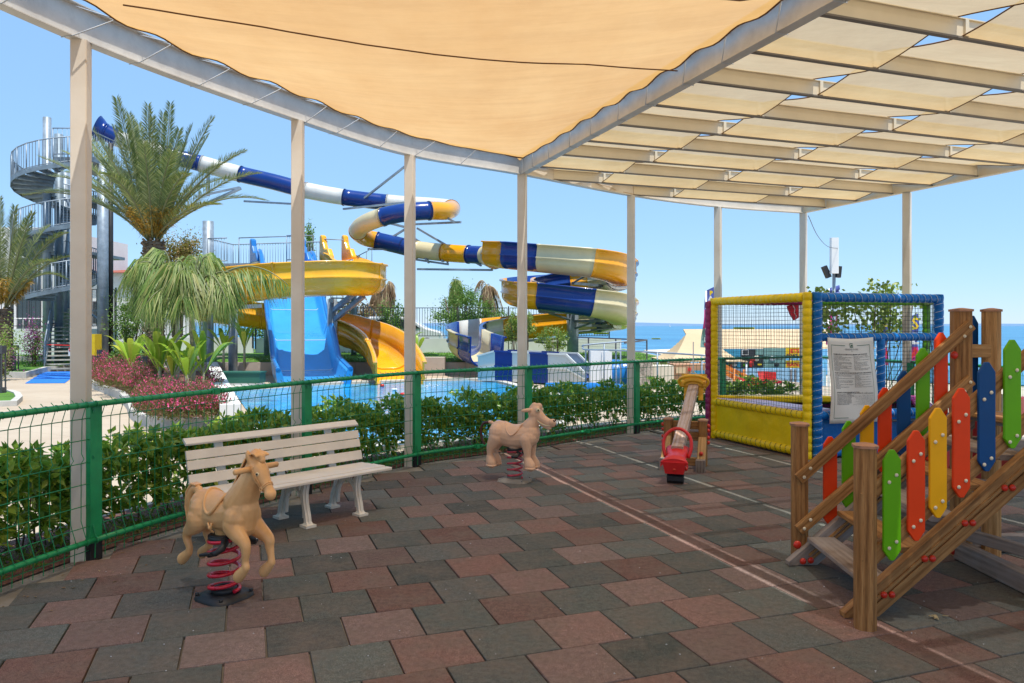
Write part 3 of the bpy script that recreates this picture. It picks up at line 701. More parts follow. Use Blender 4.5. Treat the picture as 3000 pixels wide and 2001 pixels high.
def base_plate(parent, mtx, mat, sz=.17, ring=True):
    mb = MB(); P = []
    for k in range(24):
        a = 2*math.pi*k/24; c, s = math.cos(a), math.sin(a); q = (abs(c)**4+abs(s)**4)**-.25; P.append((c*q, s*q))
    n0 = mb.add([V((x*sz, y*sz, .0)) for x, y in P]+[V((x*sz*.96, y*sz*.96, .022)) for x, y in P]+[V((x*sz*.55, y*sz*.55, .035)) for x, y in P])
    for l in range(2):
        for k in range(24): j = (k+1) % 24; mb.face([n0+l*24+k, n0+l*24+j, n0+l*24+24+j, n0+l*24+24+k], None, True)
    mb.face([n0+48+k for k in range(24)])
    if ring: mb.tube([V((.062*math.cos(a*.3927), .062*math.sin(a*.3927), .05)) for a in range(16)], .022, 8, closed=True)
    for x, y in ((1, 1), (-1, 1), (1, -1), (-1, -1)): mb.tube([V((x*sz*.75, y*sz*.75, .02)), V((x*sz*.75, y*sz*.75, .04))], .012, 6)
    xf(mb, mtx).build('base_plate', mat, parent)
def torus_path(fn, n, closed=False): return [V(fn(k/n)) for k in range(n if closed else n+1)]
# --- galloping horse
HB = G(515, 1370); yaw = R(-31)
MH0 = Matrix.Translation(HB) @ Matrix.Rotation(yaw, 4, 'Z'); MH = MH0 @ Matrix.Diagonal((.87, .86, 1., 1.))
horse = thing('spring_horse', 'tan plastic galloping horse rider on a red coil spring beside the bench', 'spring rider', HB)
mb = MB(); B = lambda p, r, n=14: mb.blob([V(q) for q in p], r, n)
B([(-.24, 0, .58), (-.20, 0, .555), (-.05, 0, .54), (.08, 0, .545), (.2, 0, .575)], [.095, .122, .115, .117, .122])
B([(-.2, .045, .54), (-.18, -.045, .54)], [.105, .105]); B([(.2, .045, .54), (.2, -.045, .54)], [.10, .10]); B([(.23, 0, .60), (.22, 0, .50)], [.10, .09])
B([(.17, 0, .62), (.24, 0, .70), (.29, 0, .78), (.325, 0, .855), (.345, 0, .885)], [.118, .102, .082, .066, .060])
B([(.345, 0, .878), (.387, 0, .848), (.435, 0, .79), (.48, 0, .735), (.500, 0, .710)], [.060, .062, .045, .036, .037])
B([(.36, .018, .84), (.40, .012, .80)], [.045, .04]); B([(.36, -.018, .84), (.40, -.012, .80)], [.045, .04]); B([(.495, .016, .714), (.495, -.016, .714)], [.031, .031])
for s in (-1, 1):
    f = .02 if s > 0 else 0
    B([(.19, .07*s, .50), (.255+f, .085*s, .455), (.335+f*2, .09*s, .405), (.345+f*2, .09*s, .36), (.34+f*3, .09*s, .30), (.345+f*3, .09*s, .265)], [.080, .058, .040, .033, .025, .028])
    B([(.345+f*3, .09*s, .258), (.305+f*3, .09*s, .222), (.268+f*3, .09*s, .192)], [.028, .036, .040])
    B([(-.19, .075*s, .50), (-.235, .085*s, .45), (-.30, .088*s, .405), (-.315, .088*s, .36), (-.285, .088*s, .30), (-.29, .088*s, .275)], [.090, .062, .039, .032, .025, .028])
    B([(-.29, .088*s, .27), (-.335, .088*s, .238), (-.37, .088*s, .215)], [.028, .036, .040])
B([(-.29, 0, .66), (-.345, 0, .665), (-.385, 0, .61), (-.385, 0, .53), (-.37, 0, .46), (-.375, 0, .42)], [.03, .033, .036, .034, .032, .022])
B([(0, 0, .44), (0, 0, .40)], [.07, .065])
for s in (-1, 1): B([(.335, .04*s, .905), (.325, .052*s, .945), (.322, .054*s, .968)], [.024, .020, .010])
body = place(fuse(mb, .0055, 4), 'body', M['horse'], horse, MH)
mb = MB()
for k in range(26):          # mane locks down the crest
    u = k/25; c = catmull([V((.40, 0, .945)), V((.345, 0, .968)), V((.272, 0, .935)), V((.222, 0, .868)), V((.172, 0, .80)), V((.122, 0, .725))], 8)
    p = c[int(u*(len(c)-1))]; q = c[min(len(c)-1, int(u*(len(c)-1))+3)]
    for s in (-1, 1):
        mb.tube([p, p.lerp(q, .4)+V((.012, .034*s, -.004)), q+V((.035, .062*s, -.012))], [.015, .011, .005], 6)
mb.sph((.385, 0, .935), .036, 12, 8, (1.2, .95, .8)); mb.sph((.345, 0, .95), .034, 12, 8); mb.sph((.41, 0, .915), .024, 12, 8); place(fuse(mb, .005, 2), 'mane', M['horse'], horse, MH)
mb = MB()
for y in (-.024, -.008, .008, .024):
    mb.tube([V(p)+V((0, y, 0)) for p in [(-.30, 0, .695), (-.355, 0, .70), (-.41, 0, .64), (-.42, 0, .54), (-.40, 0, .46)]], [.008, .011, .012, .011, .008], 6)
place(fuse(mb, .005, 1), 'tail_locks', M['horse'], horse, MH)
mb = MB()   # saddle skirt with raised rim, both flanks
def skin(x, a): return V((x, math.sin(a)*.121, .54+math.cos(a)*(.126+.022*((x+.03)/.12)**2)))
rim = []
for k in range(40):
    a = 2*math.pi*k/40; x = -.03+.115*math.cos(a)*(1-.25*abs(math.sin(a))); rim.append(skin(x, 1.45*math.sin(a)))
mb.tube(rim, .0125, 8, closed=True)
n0 = len(mb.v)
for i in range(13):
    for j in range(17):
        a = -1.42+2.84*j/16; w = .115*math.sqrt(max(.0, 1-(a/1.45)**2))*1.0; x = -.03+(-1+2*i/12)*w; p = skin(x, a); mb.v.append(tuple(p+ (p-V((x, 0, .54))).normalized()*.004))
for i in range(12):
    for j in range(16): q = n0+i*17+j; mb.face([q, q+17, q+18, q+1], None, True)
xf(mb, MH).build('saddle', M['horse'], horse)
mb = MB()
for s in (-1, 1):
    mb.sph((-.012, .122*s, .468), .012, 8, 6); mb.tube([(-.03, .122*s, .50), (-.012, .118*s, .46), (.01, .10*s, .435)], .007, 6); mb.tube([(.01, .122*s, .50), (.0, .118*s, .46), (-.01, .10*s, .435)], .007, 6)
xf(mb, MH).build('girth', M['horse'], horse)
mb = MB(); Hd = V((.475-.385, 0, .735-.845)).normalized(); hu = V((-Hd.z, 0, Hd.x))
def ring(c, r1, r2, rr=.0065): mb.tube([V(c)+hu*math.cos(a*.3927)*r1+V((0, 1, 0))*math.sin(a*.3927)*r2 for a in range(16)], rr, 6, closed=True)
ring((.365, 0, .858), .061, .062); ring((.372, 0, .852), .060, .0615, .004); ring((.455, 0, .76), .044, .043, .0045); ring((.463, 0, .752), .043, .0425, .004)
for s in (-1, 1):
    mb.tube([(.36, .062*s, .86), (.40, .054*s, .80), (.445, .043*s, .745)], .0045, 6); mb.tube([(.372, .062*s, .868), (.41, .055*s, .812), (.452, .044*s, .752)], .004, 6)
    mb.tube([V((.448, .045*s, .745))+Hd*math.cos(a*.785)*.012+hu*math.sin(a*.785)*.012 for a in range(8)], .004, 6, closed=True)
xf(mb, MH).build('bridle', M['horse'], horse)
for s in (-1, 1):
    mb = MB(); mb.tube([(.355, .05*s, .862), (.352, .10*s, .862), (.35, .19*s, .86), (.349, .20*s, .86)], [.020, .019, .0185, .010], 12); mb.tube([V((.354, .062*s, .862))+V((math.cos(a*.5236)*.022, 0, math.sin(a*.5236)*.022)) for a in range(12)], .005, 6, closed=True); xf(mb, MH).build('handle', M['horse'], horse)
    mb = MB(); mb.sph((.418, .049*s, .835), .0135, 12, 8); e = xf(mb, MH).build('eye', M['eyew'], horse)
    mb = MB(); mb.sph((.421, .0555*s, .836), .0085, 10, 8); xf(mb, MH).build('pupil', M['eyeb'], e)
spring(horse, MH0, .05, .385, .095, 5, .0125, M['redspring']); base_plate(horse, MH0, M['black'], .155)
mb = MB(); mb.tube([V((0, 0, .375)), V((0, 0, .405))], .10, 20); mb.tube([V((0, 0, .40)), V((0, 0, .412))], .092, 20)
for s in (-1, 1):
    mb.tube([(.05, .04*s, .385), (.11, .08*s, .385), (.13, .12*s, .36), (.11, .15*s, .335), (.06, .165*s, .32)], [.022, .024, .022, .018, .016], 8)
    mb.beam(V((.0, .165*s, .315)), V((.10, .165*s, .335)), .045, .018, ch=.004)
xf(mb, MH0).build('footrest', M['black'], horse)
# --- grinning donkey
DB = G(1182, 1105); DB.y += .02; MD = Matrix.Translation(DB) @ Matrix.Rotation(R(-24), 4, 'Z') @ Matrix.Diagonal((.96, .82, .97, 1.))
donkey = thing('spring_donkey', 'pinkish tan grinning donkey rider with brown tail on a faded red spring', 'spring rider', DB)
mb = MB(); B = lambda p, r, n=14: mb.blob([V(q) for q in p], r, n)
B([(-.20, 0, .58), (-.13, 0, .545), (0, 0, .515), (.12, 0, .535), (.20, 0, .575)], [.118, .142, .132, .135, .118]); B([(-.20, .05, .56), (-.2, -.05, .56)], [.115, .115]); B([(.19, .04, .52), (.19, -.04, .52)], [.105, .105])
B([(.19, 0, .63), (.24, 0, .71), (.255, 0, .79)], [.10, .075, .068]); B([(.25, 0, .80), (.27, 0, .83)], [.078, .07])
B([(.29, 0, .79), (.36, 0, .735), (.43, 0, .70), (.47, 0, .695)], [.066, .052, .046, .046]); B([(.47, .022, .71), (.47, -.022, .71)], [.036, .036])
B([(.30, 0, .735), (.37, 0, .675), (.42, 0, .65), (.435, 0, .645)], [.045, .036, .030, .028])
B([(.22, 0, .86), (.25, 0, .885)], [.035, .04]); B([(.28, 0, .87), (.31, .0, .885), (.325, 0, .87)], [.045, .036, .02])
for s in (-1, 1):
    fy = .085*s
    B([(.17, .075*s, .50), (.185, fy, .42), (.19, fy, .34), (.195, fy, .28)], [.085, .060, .044, .036]); B([(.195, fy, .275), (.215, fy, .22), (.225, fy, .20)], [.046, .062, .062])
    B([(-.21, .075*s, .50), (-.27, fy, .40), (-.285, fy, .35), (-.29, fy, .28)], [.095, .060, .046, .036]); B([(-.29, fy, .275), (-.275, fy, .22), (-.27, fy, .20)], [.045, .062, .062])
    B([(.22, .055*s, .84), (.20, .085*s, .84), (.15, .115*s, .835), (.13, .12*s, .83)], [.022, .024, .018, .009]); B([(.295, .04*s, .84), (.30, .045*s, .85)], [.038, .034])
B([(0, 0, .42), (0, 0, .385)], [.08, .07]); B([(-.30, 0, .665), (-.33, 0, .67)], [.022, .02])
place(fuse(mb, .0065, 4), 'body', M['donkey'], donkey, MD)
for s in (-1, 1):
    for x in (.222, -.272):
        mb = MB(); c = V((x, .085*s, .165)); mb.tube([c, c+V((0, 0, .022))], [.068, .064], 20); xf(mb, MD).build('hoof', M['donkey'], donkey)
    mb = MB(); mb.sph((.315, .062*s, .842), .026, 14, 10); e = xf(mb, MD).build('eye', M['eyew'], donkey)
    mb = MB(); mb.sph((.326, .083*s, .845), .010, 10, 8); xf(mb, MD).build('pupil', M['eyeb'], e)
    mb = MB(); mb.tube([(.505, .018*s, .722), (.502, .03*s, .728), (.49, .038*s, .73)], [.008, .009, .007], 8); xf(mb, MD).build('nostril', M['brown'], donkey)
mb = MB(); mb.tube([(.30, -.055, .725), (.35, -.052, .69), (.40, -.045, .672), (.45, -.035, .668), (.475, 0, .668), (.45, .035, .668), (.40, .045, .672), (.35, .052, .69), (.30, .055, .725)], .006, 6); xf(mb, MD).build('mouth', M['eyew'], donkey)
mb = MB(); mb.tube(catmull([V((-.33, 0, .67)), V((-.41, 0, .65)), V((-.445, 0, .57)), V((-.43, 0, .46)), V((-.39, 0, .40))], 6), .0145, 8); xf(mb, MD).build('tail', M['brown'], donkey)
mb = MB(); rim = []
def skd(x, a): return V((x, math.sin(a)*.141, .515+math.cos(a)*(.142+.03*((x)/.13)**2)))
for k in range(40):
    a = 2*math.pi*k/40; x = .0+.125*math.cos(a)*(1-.35*abs(math.sin(a))); rim.append(skd(x, 1.35*math.sin(a)))
mb.tube(rim, .010, 8, closed=True); n0 = len(mb.v)
for i in range(13):
    for j in range(17):
        a = -1.3+2.6*j/16; w = .118*math.sqrt(max(.0, 1-(a/1.36)**2)); x = (-1+2*i/12)*w; p = skd(x, a); mb.v.append(tuple(p+(p-V((x, 0, .53))).normalized()*(.002+.003*random.random())))
for i in range(12):
    for j in range(16): q = n0+i*17+j; mb.face([q, q+17, q+18, q+1], None, True)
xf(mb, MD).build('saddle', M['donkey'], donkey)
spring(donkey, MD, .045, .36, .088, 5, .0115, M['pinkspring']); base_plate(donkey, MD, M['conc'], .19, True)
mb = MB(); mb.tube([V((0, 0, .352)), V((0, 0, .385))], .095, 20)
for s in (-1, 1): mb.tube([(.03, .05*s, .36), (.10, .10*s, .34), (.09, .17*s, .31), (.03, .20*s, .305)], .017, 8)
xf(mb, MD).build('footrest', M['black'], donkey)
# ------------------------------------------------------------------ seesaw
S0 = V((2.27, 9.42, 0)); near = V((1.84, 8.42, .0)); far = V((2.60, 10.72, 0)); sd = (far-near).normalized(); sr = V((sd.y, -sd.x, 0))
see = thing('seesaw', 'timber seesaw with red seat down in front and amber seat raised behind', 'seesaw', S0)
zn, zf = .30, .885
def sb(d, r, z): return near+sd*d+sr*r+V((0, 0, z))
LS = (far-near).length; slope = (zf-zn)/LS
mb = MB(); mb.beam(sb(.12, 0, zn+.12*slope+.0), sb(LS-.05, 0, zf), .135, .115, ch=.012); mb.build('beam', M['plank'], see)
for q, (dx, lab) in enumerate(((-.215, 0), (.215, 1))):
    c = sb(1.12, dx, 0); mb = MB(); mb.beam(c, c+V((0, 0, .56)), .105, .105, up=sd, ch=.012); o = mb.build('post', M['wood'], see)
    mb = MB(); mb.beam(c+V((0, 0, .56)), c+V((0, 0, .575)), .125, .125, up=sd, ch=.02); mb.beam(c+V((0, 0, .575)), c+V((0, 0, .59)), .12, .12, up=sd, w1=.05, h1=.05); mb.build('post_cap', M['cap'], o)
    mb = MB(); mb.beam(sb(.75, dx, .0)+V((0, 0, .055)), sb(1.03, dx, .34), .10, .10, ch=.008); mb.build('brace', M['woodlt'], see)
    mb = MB(); c2 = sb(.70, dx, 0); mb.beam(c2, c2+V((0, 0, .14)), .11, .12, up=sd, ch=.006); mb.build('foot_block', M['woodgr'], see)
    for z in (.5, .44, .35, .29):
        mb = MB(); mb.sph(c+sr*(.062 if dx > 0 else -.062)+V((0, 0, z)), .026, 10, 8); mb.build('bolt_cap', M['redball'], see)
    mb = MB(); mb.sph(sb(.80, dx, .20), .026, 10, 8); mb.build('bolt_cap', M['redball'], see)
for z, h in ((.50, .10), (.36, .11), (.09, .10)):
    for a, b_ in ((-.16, .16),):
        mb = MB(); d_ = 1.14 if z > .2 else .86; mb.beam(sb(d_, a, z), sb(d_, b_, z), .05, h, ch=.006); mb.build('crossbar', M['wood'], see)
def seat(d, z, mat, cap_r, flip, label):
    q = -1 if flip else 1
    f = lambda a, r, zz: sb(d+a*q, r, z+zz)
    mb = MB(); rows = []
    prof = [(-.20, .150, -.03), (-.17, .135, .0), (-.08, .115, .015), (.04, .105, .03), (.13, .12, .055), (.19, .135, .085)]
    for a, w, zz in prof:
        rows.append([f(a, w*math.cos(math.pi*k/10), zz+.055*math.sin(math.pi*k/10)-.02) for k in range(11)])
    n0 = len(mb.v)
    for r_ in rows: mb.v += [tuple(p) for p in r_]
    for r_ in rows: mb.v += [tuple(p-V((0, 0, .035))) for p in r_]
    nr = len(rows)
    for i in range(nr-1):
        for k in range(10):
            a = n0+i*11+k; mb.face([a, a+1, a+12, a+11], None, True); b_ = a+nr*11; mb.face([b_, b_+11, b_+12, b_+1], None, True)
    for k in range(10):
        a = n0+k; b_ = a+nr*11; mb.face([a, b_, b_+1, a+1]); a = n0+(nr-1)*11+k; b_ = a+nr*11; mb.face([a, a+1, b_+1, b_])
    for i in range(nr-1):
        a = n0+i*11; b_ = a+nr*11; mb.face([a, a+11, b_+11, b_]); a += 10; b_ += 10; mb.face([a, b_, b_+11, a+11])
    mb.beam(f(-.13, 0, -.15), f(-.13, 0, -.02), .20, .12, up=sd, w1=.25, h1=.18); mb.beam(f(-.02, 0, -.13), f(-.02, 0, .0), .19, .14, up=sd, w1=.2)
    mb.tube([f(-.19, .14*math.cos(math.pi*k/10), -.035+.05*math.sin(math.pi*k/10)) for k in range(11)], .014, 8)
    if flip:
        mb.beam(f(.02, 0, -.08), f(-.02, 0, .15), .26, .20, up=sd, w1=.35, h1=.24, ch=.04); mb.beam(f(.10, -.17, .03), f(.10, .17, .03), .06, .10, ch=.02)
        for y_ in (-.10, .10): mb.beam(f(.12, y_, -.20), f(.08, y_, -.05), .06, .08, up=sd)
    st = mb.build('seat', mat, see)
    kw_, kh_ = (1.28, .5) if flip else (1, 1); f0 = f; f = lambda a, r, zz: f0(a, r*kw_, zz*kh_)
    mb = MB(); P = catmull([f(.10, .125, -.02), f(.12, .155, .09), f(.15, .145, .20), f(.18, .08, .275), f(.19, 0, .30), f(.18, -.08, .275), f(.15, -.145, .20), f(.12, -.155, .09), f(.10, -.125, -.02)], 4)
    mb.tube(P, .022 if flip else .019, 10); mb.build('handle', mat, st); f = f0
    for r_ in (-.0, .125):
        mb = MB(); mb.sph(f(-.19 if r_ == 0 else -.12, r_*.95, -.10), .022, 10, 8); mb.build('bolt_cap', cap_r, st)
seat(.0, .275, M['redplastic'], M['redball'], False, '')
# raised seat faces the other way
seat(LS+.02, .90, M['yelplastic'], M['yelplastic'], True, '')
mb = MB(); c = sb(-.06, 0, .06); mb.beam(c-sr*.09, c+sr*.09, .11, .11, up=UP, ch=.03); mb.build('bumper', M['black'], see)
mb = MB(); c = sb(LS+.1, -.02, 1.10); mb.tube([c+V((-.12, 0, -.10)), c, c+V((.0, 0, .42))], .008, 5); mb.tube([c+V((.14, 0, -.14)), c], .008, 5); mb.sph(c, .02, 8, 6, (.7, .7, 1.6))
o = mb.build('tether_rope', M['cord']); tag(o, 'thin white rope tied to the raised amber seesaw seat', 'rope')
# ------------------------------------------------------------------ trampoline frame
TA, TB = V((3.94, 9.87, 0)), V((3.16, 11.74, 0)); TD_, TC = V((5.95, 10.47, 0)), V((6.62, 12.0, 0)); TH = 2.13; TM = TB.lerp(TC, .47)
tr = thing('trampoline', 'netted trampoline enclosure padded with yellow, blue, green and magenta tubes', 'trampoline', TA)
def pad(a, b, mat, name, r=.062, seg=.105, parent=tr, lace=None):
    a, b = V(a), V(b); L = (b-a).length; n = max(2, round(L/seg)); P = []; rs = []
    for i in range(n):
        for u, k in ((0.0, .88), (.12, .98), (.5, 1.03), (.88, .98)): P.append(a.lerp(b, (i+u)/n)+V((random.uniform(-1, 1), random.uniform(-1, 1), random.uniform(-1, 1)))*.0015); rs.append(r*k)
    P.append(b); rs.append(r*.9); mb = MB(); mb.tube(P, rs, 12); o = mb.build(name, mat, parent)
    if lace:
        mb = MB(); t = (b-a).normalized(); u = UP-t*t.z
        if u.length < .1: u = V((1, 0, 0))
        u.normalize(); w = t.cross(u)
        mb.tube([a.lerp(b, i/(n*10))+(u*math.cos(i*.628)+w*math.sin(i*.628))*r*(.93+.08*min(1, (i % 10)/1.0, (10-i % 10)/1.0)) for i in range(5, n*10-4)], .0035, 4, False)
        mb.build('lacing', lace, o)
    return o
z = lambda p, h: V((p.x, p.y, h))
dx = V((.06, 0, 0)); e1 = (TB-TA).normalized(); e2 = (TD_-TA).normalized()
pad(z(TA-dx, .0), z(TA-dx, TH+.06), M['vy'], 'corner_post', .06); pad(z(TA+dx*1.15, .0), z(TA+dx*1.15, TH+.06), M['vb'], 'corner_post', .066, lace=M['cord'])
pad(z(TB, .0), z(TB, TH+.05), M['vy'], 'corner_post', .062); pad(z(TB-V((.085, -.02, 0)), 0), z(TB-V((.085, -.02, 0)), TH), M['vm'], 'corner_post', .05)
pad(z(TA-dx+e1*.05, TH), z(TB, TH), M['vy'], 'top_bar', .062); pad(z(TA-dx+e1*.06, .57), z(TB, .57), M['vy'], 'middle_bar', .055, lace=M['net']); pad(z(TA-dx+e1*.06, .075), z(TB, .075), M['vy'], 'bottom_bar', .06, lace=M['net'])
pad(z(TA+e2*.09, TH), z(TD_, TH), M['vb'], 'top_bar', .062, lace=M['cord']); pad(z(TD_, .0), z(TD_, TH+.06), M['vb'], 'corner_post', .062, lace=M['cord'])
pad(z(TA+e2*.1, 1.60), z(TD_, 1.60), M['vb'], 'middle_bar', .055, lace=M['cord']); dm = TA.lerp(TD_, .53); pad(z(dm, .6), z(dm, 1.57), M['vb'], 'door_post', .055, lace=M['cord'])
pad(z(TA+e2*.1, .57), z(TD_, .57), M['vb'], 'middle_bar', .055, lace=M['cord']); pad(z(TA+e2*.1, .07), z(TD_, .07), M['vb'], 'bottom_bar', .058, lace=M['cord'])
pad(z(TB, TH), z(TM, TH-.0), M['vm'], 'top_bar', .055); pad(z(TM, TH), z(TC, TH), M['vg'], 'top_bar', .055); pad(z(TM, 0), z(TM, TH), M['vg'], 'middle_post', .05); pad(z(TC, 0), z(TC, TH), M['vg'], 'corner_post', .058); pad(z(TC, TH), z(TD_, TH), M['vg'], 'top_bar', .055)
pad(z(TB, .57), z(TM, .57), M['vm'], 'middle_bar', .05); pad(z(TM, .57), z(TC, .57), M['vg'], 'middle_bar', .05)
def panel(a, b, z0, z1, mat, ins):
    mb = MB(); n0 = len(mb.v); nx, nz = 26, 8; t = (b-a); nrm = V((t.y, -t.x, 0)).normalized()
    for i in range(nx+1):
        for j in range(nz+1):
            p = a.lerp(b, i/nx); w = .014*noise.noise(V((i*.45, j*.22, a.x*3)))*math.sin(math.pi*j/nz)*2; p = p+nrm*(w-.01); mb.v.append((p.x, p.y, z0+(z1-z0)*j/nz))
    for i in range(nx):
        for j in range(nz): q = n0+i*(nz+1)+j; mb.face([q, q+nz+1, q+nz+2, q+1], None, True)
    return mb.build('skirt_panel', mat, tr)
panel(TA-dx+e1*.05, TB, .10, .55, M['vy'], 0); panel(TA+e2*.1, TD_, .10, .55, M['vb'], 0); panel(TB, TC, .1, .55, M['vm'], 0); panel(TD_, TC, .1, .55, M['vg'], 0)
def net(a, b, z0, z1, st=.052):
    mb = MB(); L = (b-a).length; nv = int(L/st); nh = int((z1-z0)/st); nrm = V((-(b-a).y, (b-a).x, 0)).normalized()
    def P(u, h): q = a.lerp(b, u); return V((q.x, q.y, h))+nrm*(.02*noise.noise(V((u*6, h*3, a.x)))) + V((0, 0, .006*noise.noise(V((u*25, h*9, a.y)))))
    for i in range(nv+1): mb.tube([P(i/nv+.002*noise.noise(V((i*3., k, 0))), z0+(z1-z0)*k/8) for k in range(9)], .0024, 3, False)
    for j in range(nh+1): mb.tube([P(k/8, z0+(z1-z0)*j/nh+.004*noise.noise(V((j*3., k, 9)))) for k in range(9)], .0024, 3, False)
    return mb.build('safety_net', M['net'], tr)
net(TA-dx+e1*.06, TB, .60, TH-.04); net(TA+e2*.12, TD_, 1.62, TH-.04); net(TM, TC, .6, TH-.04, .06); net(TD_, TC, .6, TH, .06); net(TB, TM, .6, TH-.04, .06); net(dm, TD_, .6, 1.57)
mb = MB(); mb.box(TA.lerp(TC, .5)+V((0, 0, .47)), 2.3, 1.7, .012); mb.build('jumping_mat', M['mat_blk'], tr)
def cushion(pts, z0, th, mat):
    mb = MB(); mb.prism([V((p.x, p.y, z0)) for p in pts], (0, 0, th)); o = mb.build('edge_pad', mat, tr); bv = o.modifiers.new('b', 'BEVEL'); bv.width = .025; bv.segments = 3; return o
cen = TA.lerp(TC, .5); I = lambda p, k=.30: p.lerp(cen, k)
cushion([TB, TA, I(TA), I(TB)], .56, .07, M['lil']); cushion([TM, TB, I(TB), I(TM)], .57, .10, M['vy']); cushion([TC, TM, I(TM), I(TC)], .575, .07, M['vmm']); cushion([TD_, TC, I(TC), I(TD_)], .53, .07, M['vmm']); cushion([TA, TD_, I(TD_), I(TA)], .54, .05, M['vy'])
mb = MB(); q0 = TB.lerp(TA, .55)+V((.35, .6, 0))
# red cloth bundle hanging from the back bar
P0 = GW(2050, 900); c = W(2316, 893, 11.7); pts = [W(2307, 897, 11.7), W(2318, 893, 11.66), W(2341, 893, 11.7), W(2341, 930, 11.68), W(2327, 939, 11.7), W(2316, 920, 11.63)]
mb.prism(pts, (0, .05, 0)); o = mb.build('hanging_cloth', M['redfab']); tag(o, 'crumpled dark red cloth hanging from the magenta bar inside the net', 'cloth')
mb = MB(); mb.tube([W(2322, 893, 11.60), W(2329, 905, 11.60), W(2327, 916, 11.60), W(2333, 926, 11.60), W(2329, 936, 11.6)], .005, 5); mb.build('white_cord', M['cord'], o)
# rules banner on the blue frame
nf = V((e2.y, -e2.x, 0)); 
def sg(u, h, o_=.0):       # u along blue wall in metres from corner, front offset
    return TA+e2*u+nf*(.075+o_)+V((0, 0, h))
bu0, bu1, bz0, bz1 = .20, .93, .47, 1.60
ban = thing('rules_banner', 'white vinyl banner of printed rules with a green emblem tied to the blue trampoline frame', 'banner', sg(.56, .5))
mb = MB(); nx, nz = 16, 20; n0 = 0
def bs(u, h):   # curved banner surface, u,h in 0..1
    sway = .03*math.sin(u*3.0)*(1-h) + .018*math.sin(u*7+h*5)*math.sin(math.pi*h)
    return sg(bu0+.0+(bu1-bu0)*u + (.05*u-.0)*(h-1)*-.6 + .02*math.sin(h*4), bz0+(bz1-bz0)*h - .02*math.sin(math.pi*u)*(h), sway+.02*(1-h))
for i in range(nx+1):
    for j in range(nz+1): mb.v.append(tuple(bs(i/nx, j/nz)))
for i in range(nx):
    for j in range(nz): q = i*(nz+1)+j; mb.face([q, q+nz+1, q+nz+2, q+1], None, True)
sh = mb.build('banner_sheet', M['sign'], ban); sl = sh.modifiers.new('t', 'SOLIDIFY'); sl.thickness = .002
def conform(vs): return [bs(a, b)+nf*.003 for a, b in vs]
def btext(body, size, u, h, mat, name, align='LEFT', bold=0., parent=ban, xs=1.):
    cu = bpy.data.curves.new(name, 'FONT'); cu.body = body; cu.size = size; cu.align_x = align; cu.offset = bold; cu.resolution_u = 1
    ob = bpy.data.objects.new(name, cu); COL.objects.link(ob); bpy.context.view_layer.update()
    me = bpy.data.meshes.new_from_object(ob.evaluated_get(bpy.context.evaluated_depsgraph_get())); bpy.data.objects.remove(ob)
    vs = conform([(u+v_.co.x*xs/(bu1-bu0), h+v_.co.y/(bz1-bz0)) for v_ in me.vertices]); fs = [list(p.vertices) for p in me.polygons]; bpy.data.meshes.remove(me)
    if vs: return link_mesh(name, vs, fs, mat, parent)
def bbar(mb, u0, h0, u1, h1):
    n = 8
    for k in range(n):
        a, b_ = k/n, (k+1)/n
        if abs(u1-u0) > abs(h1-h0)*.3: P = [(u0+(u1-u0)*a, h0), (u0+(u1-u0)*b_, h0), (u0+(u1-u0)*b_, h1), (u0+(u1-u0)*a, h1)]
        else: P = [(u0, h0+(h1-h0)*a), (u1, h0+(h1-h0)*a), (u1, h0+(h1-h0)*b_), (u0, h0+(h1-h0)*b_)]
        q = mb.add(conform(P)); mb.face([q, q+1, q+2, q+3])
mb = MB(); w_ = .006
for (u0, h0, u1, h1) in [(.07, .06, .07+w_, .92), (.90, .06, .90+w_, .92), (.07, .914, .36, .92), (.62, .914, .90, .92), (.07, .06, .36, .066), (.62, .06, .90, .066)]: bbar(mb, u0, h0, u1, h1)
mb.build('printed_border', M['inkg'], ban)
mb = MB()
for (u0, h0, u1, h1) in [(.46, .895, .47, .945), (.46, .937, .53, .945), (.47, .895, .53, .903), (.52, .895, .53, .93), (.485, .92, .53, .928), (.485, .909, .512, .928), (.47, .909, .49, .915)]: bbar(mb, u0, h0, u1, h1)
mb.build('emblem', M['inkg'], ban)
btext('GRANDPARK', .036, .495, .862, M['inkgr'], 'title_lettering', 'CENTER'); btext('LARA', .014, .495, .846, M['inkgr'], 'subtitle_lettering', 'CENTER')
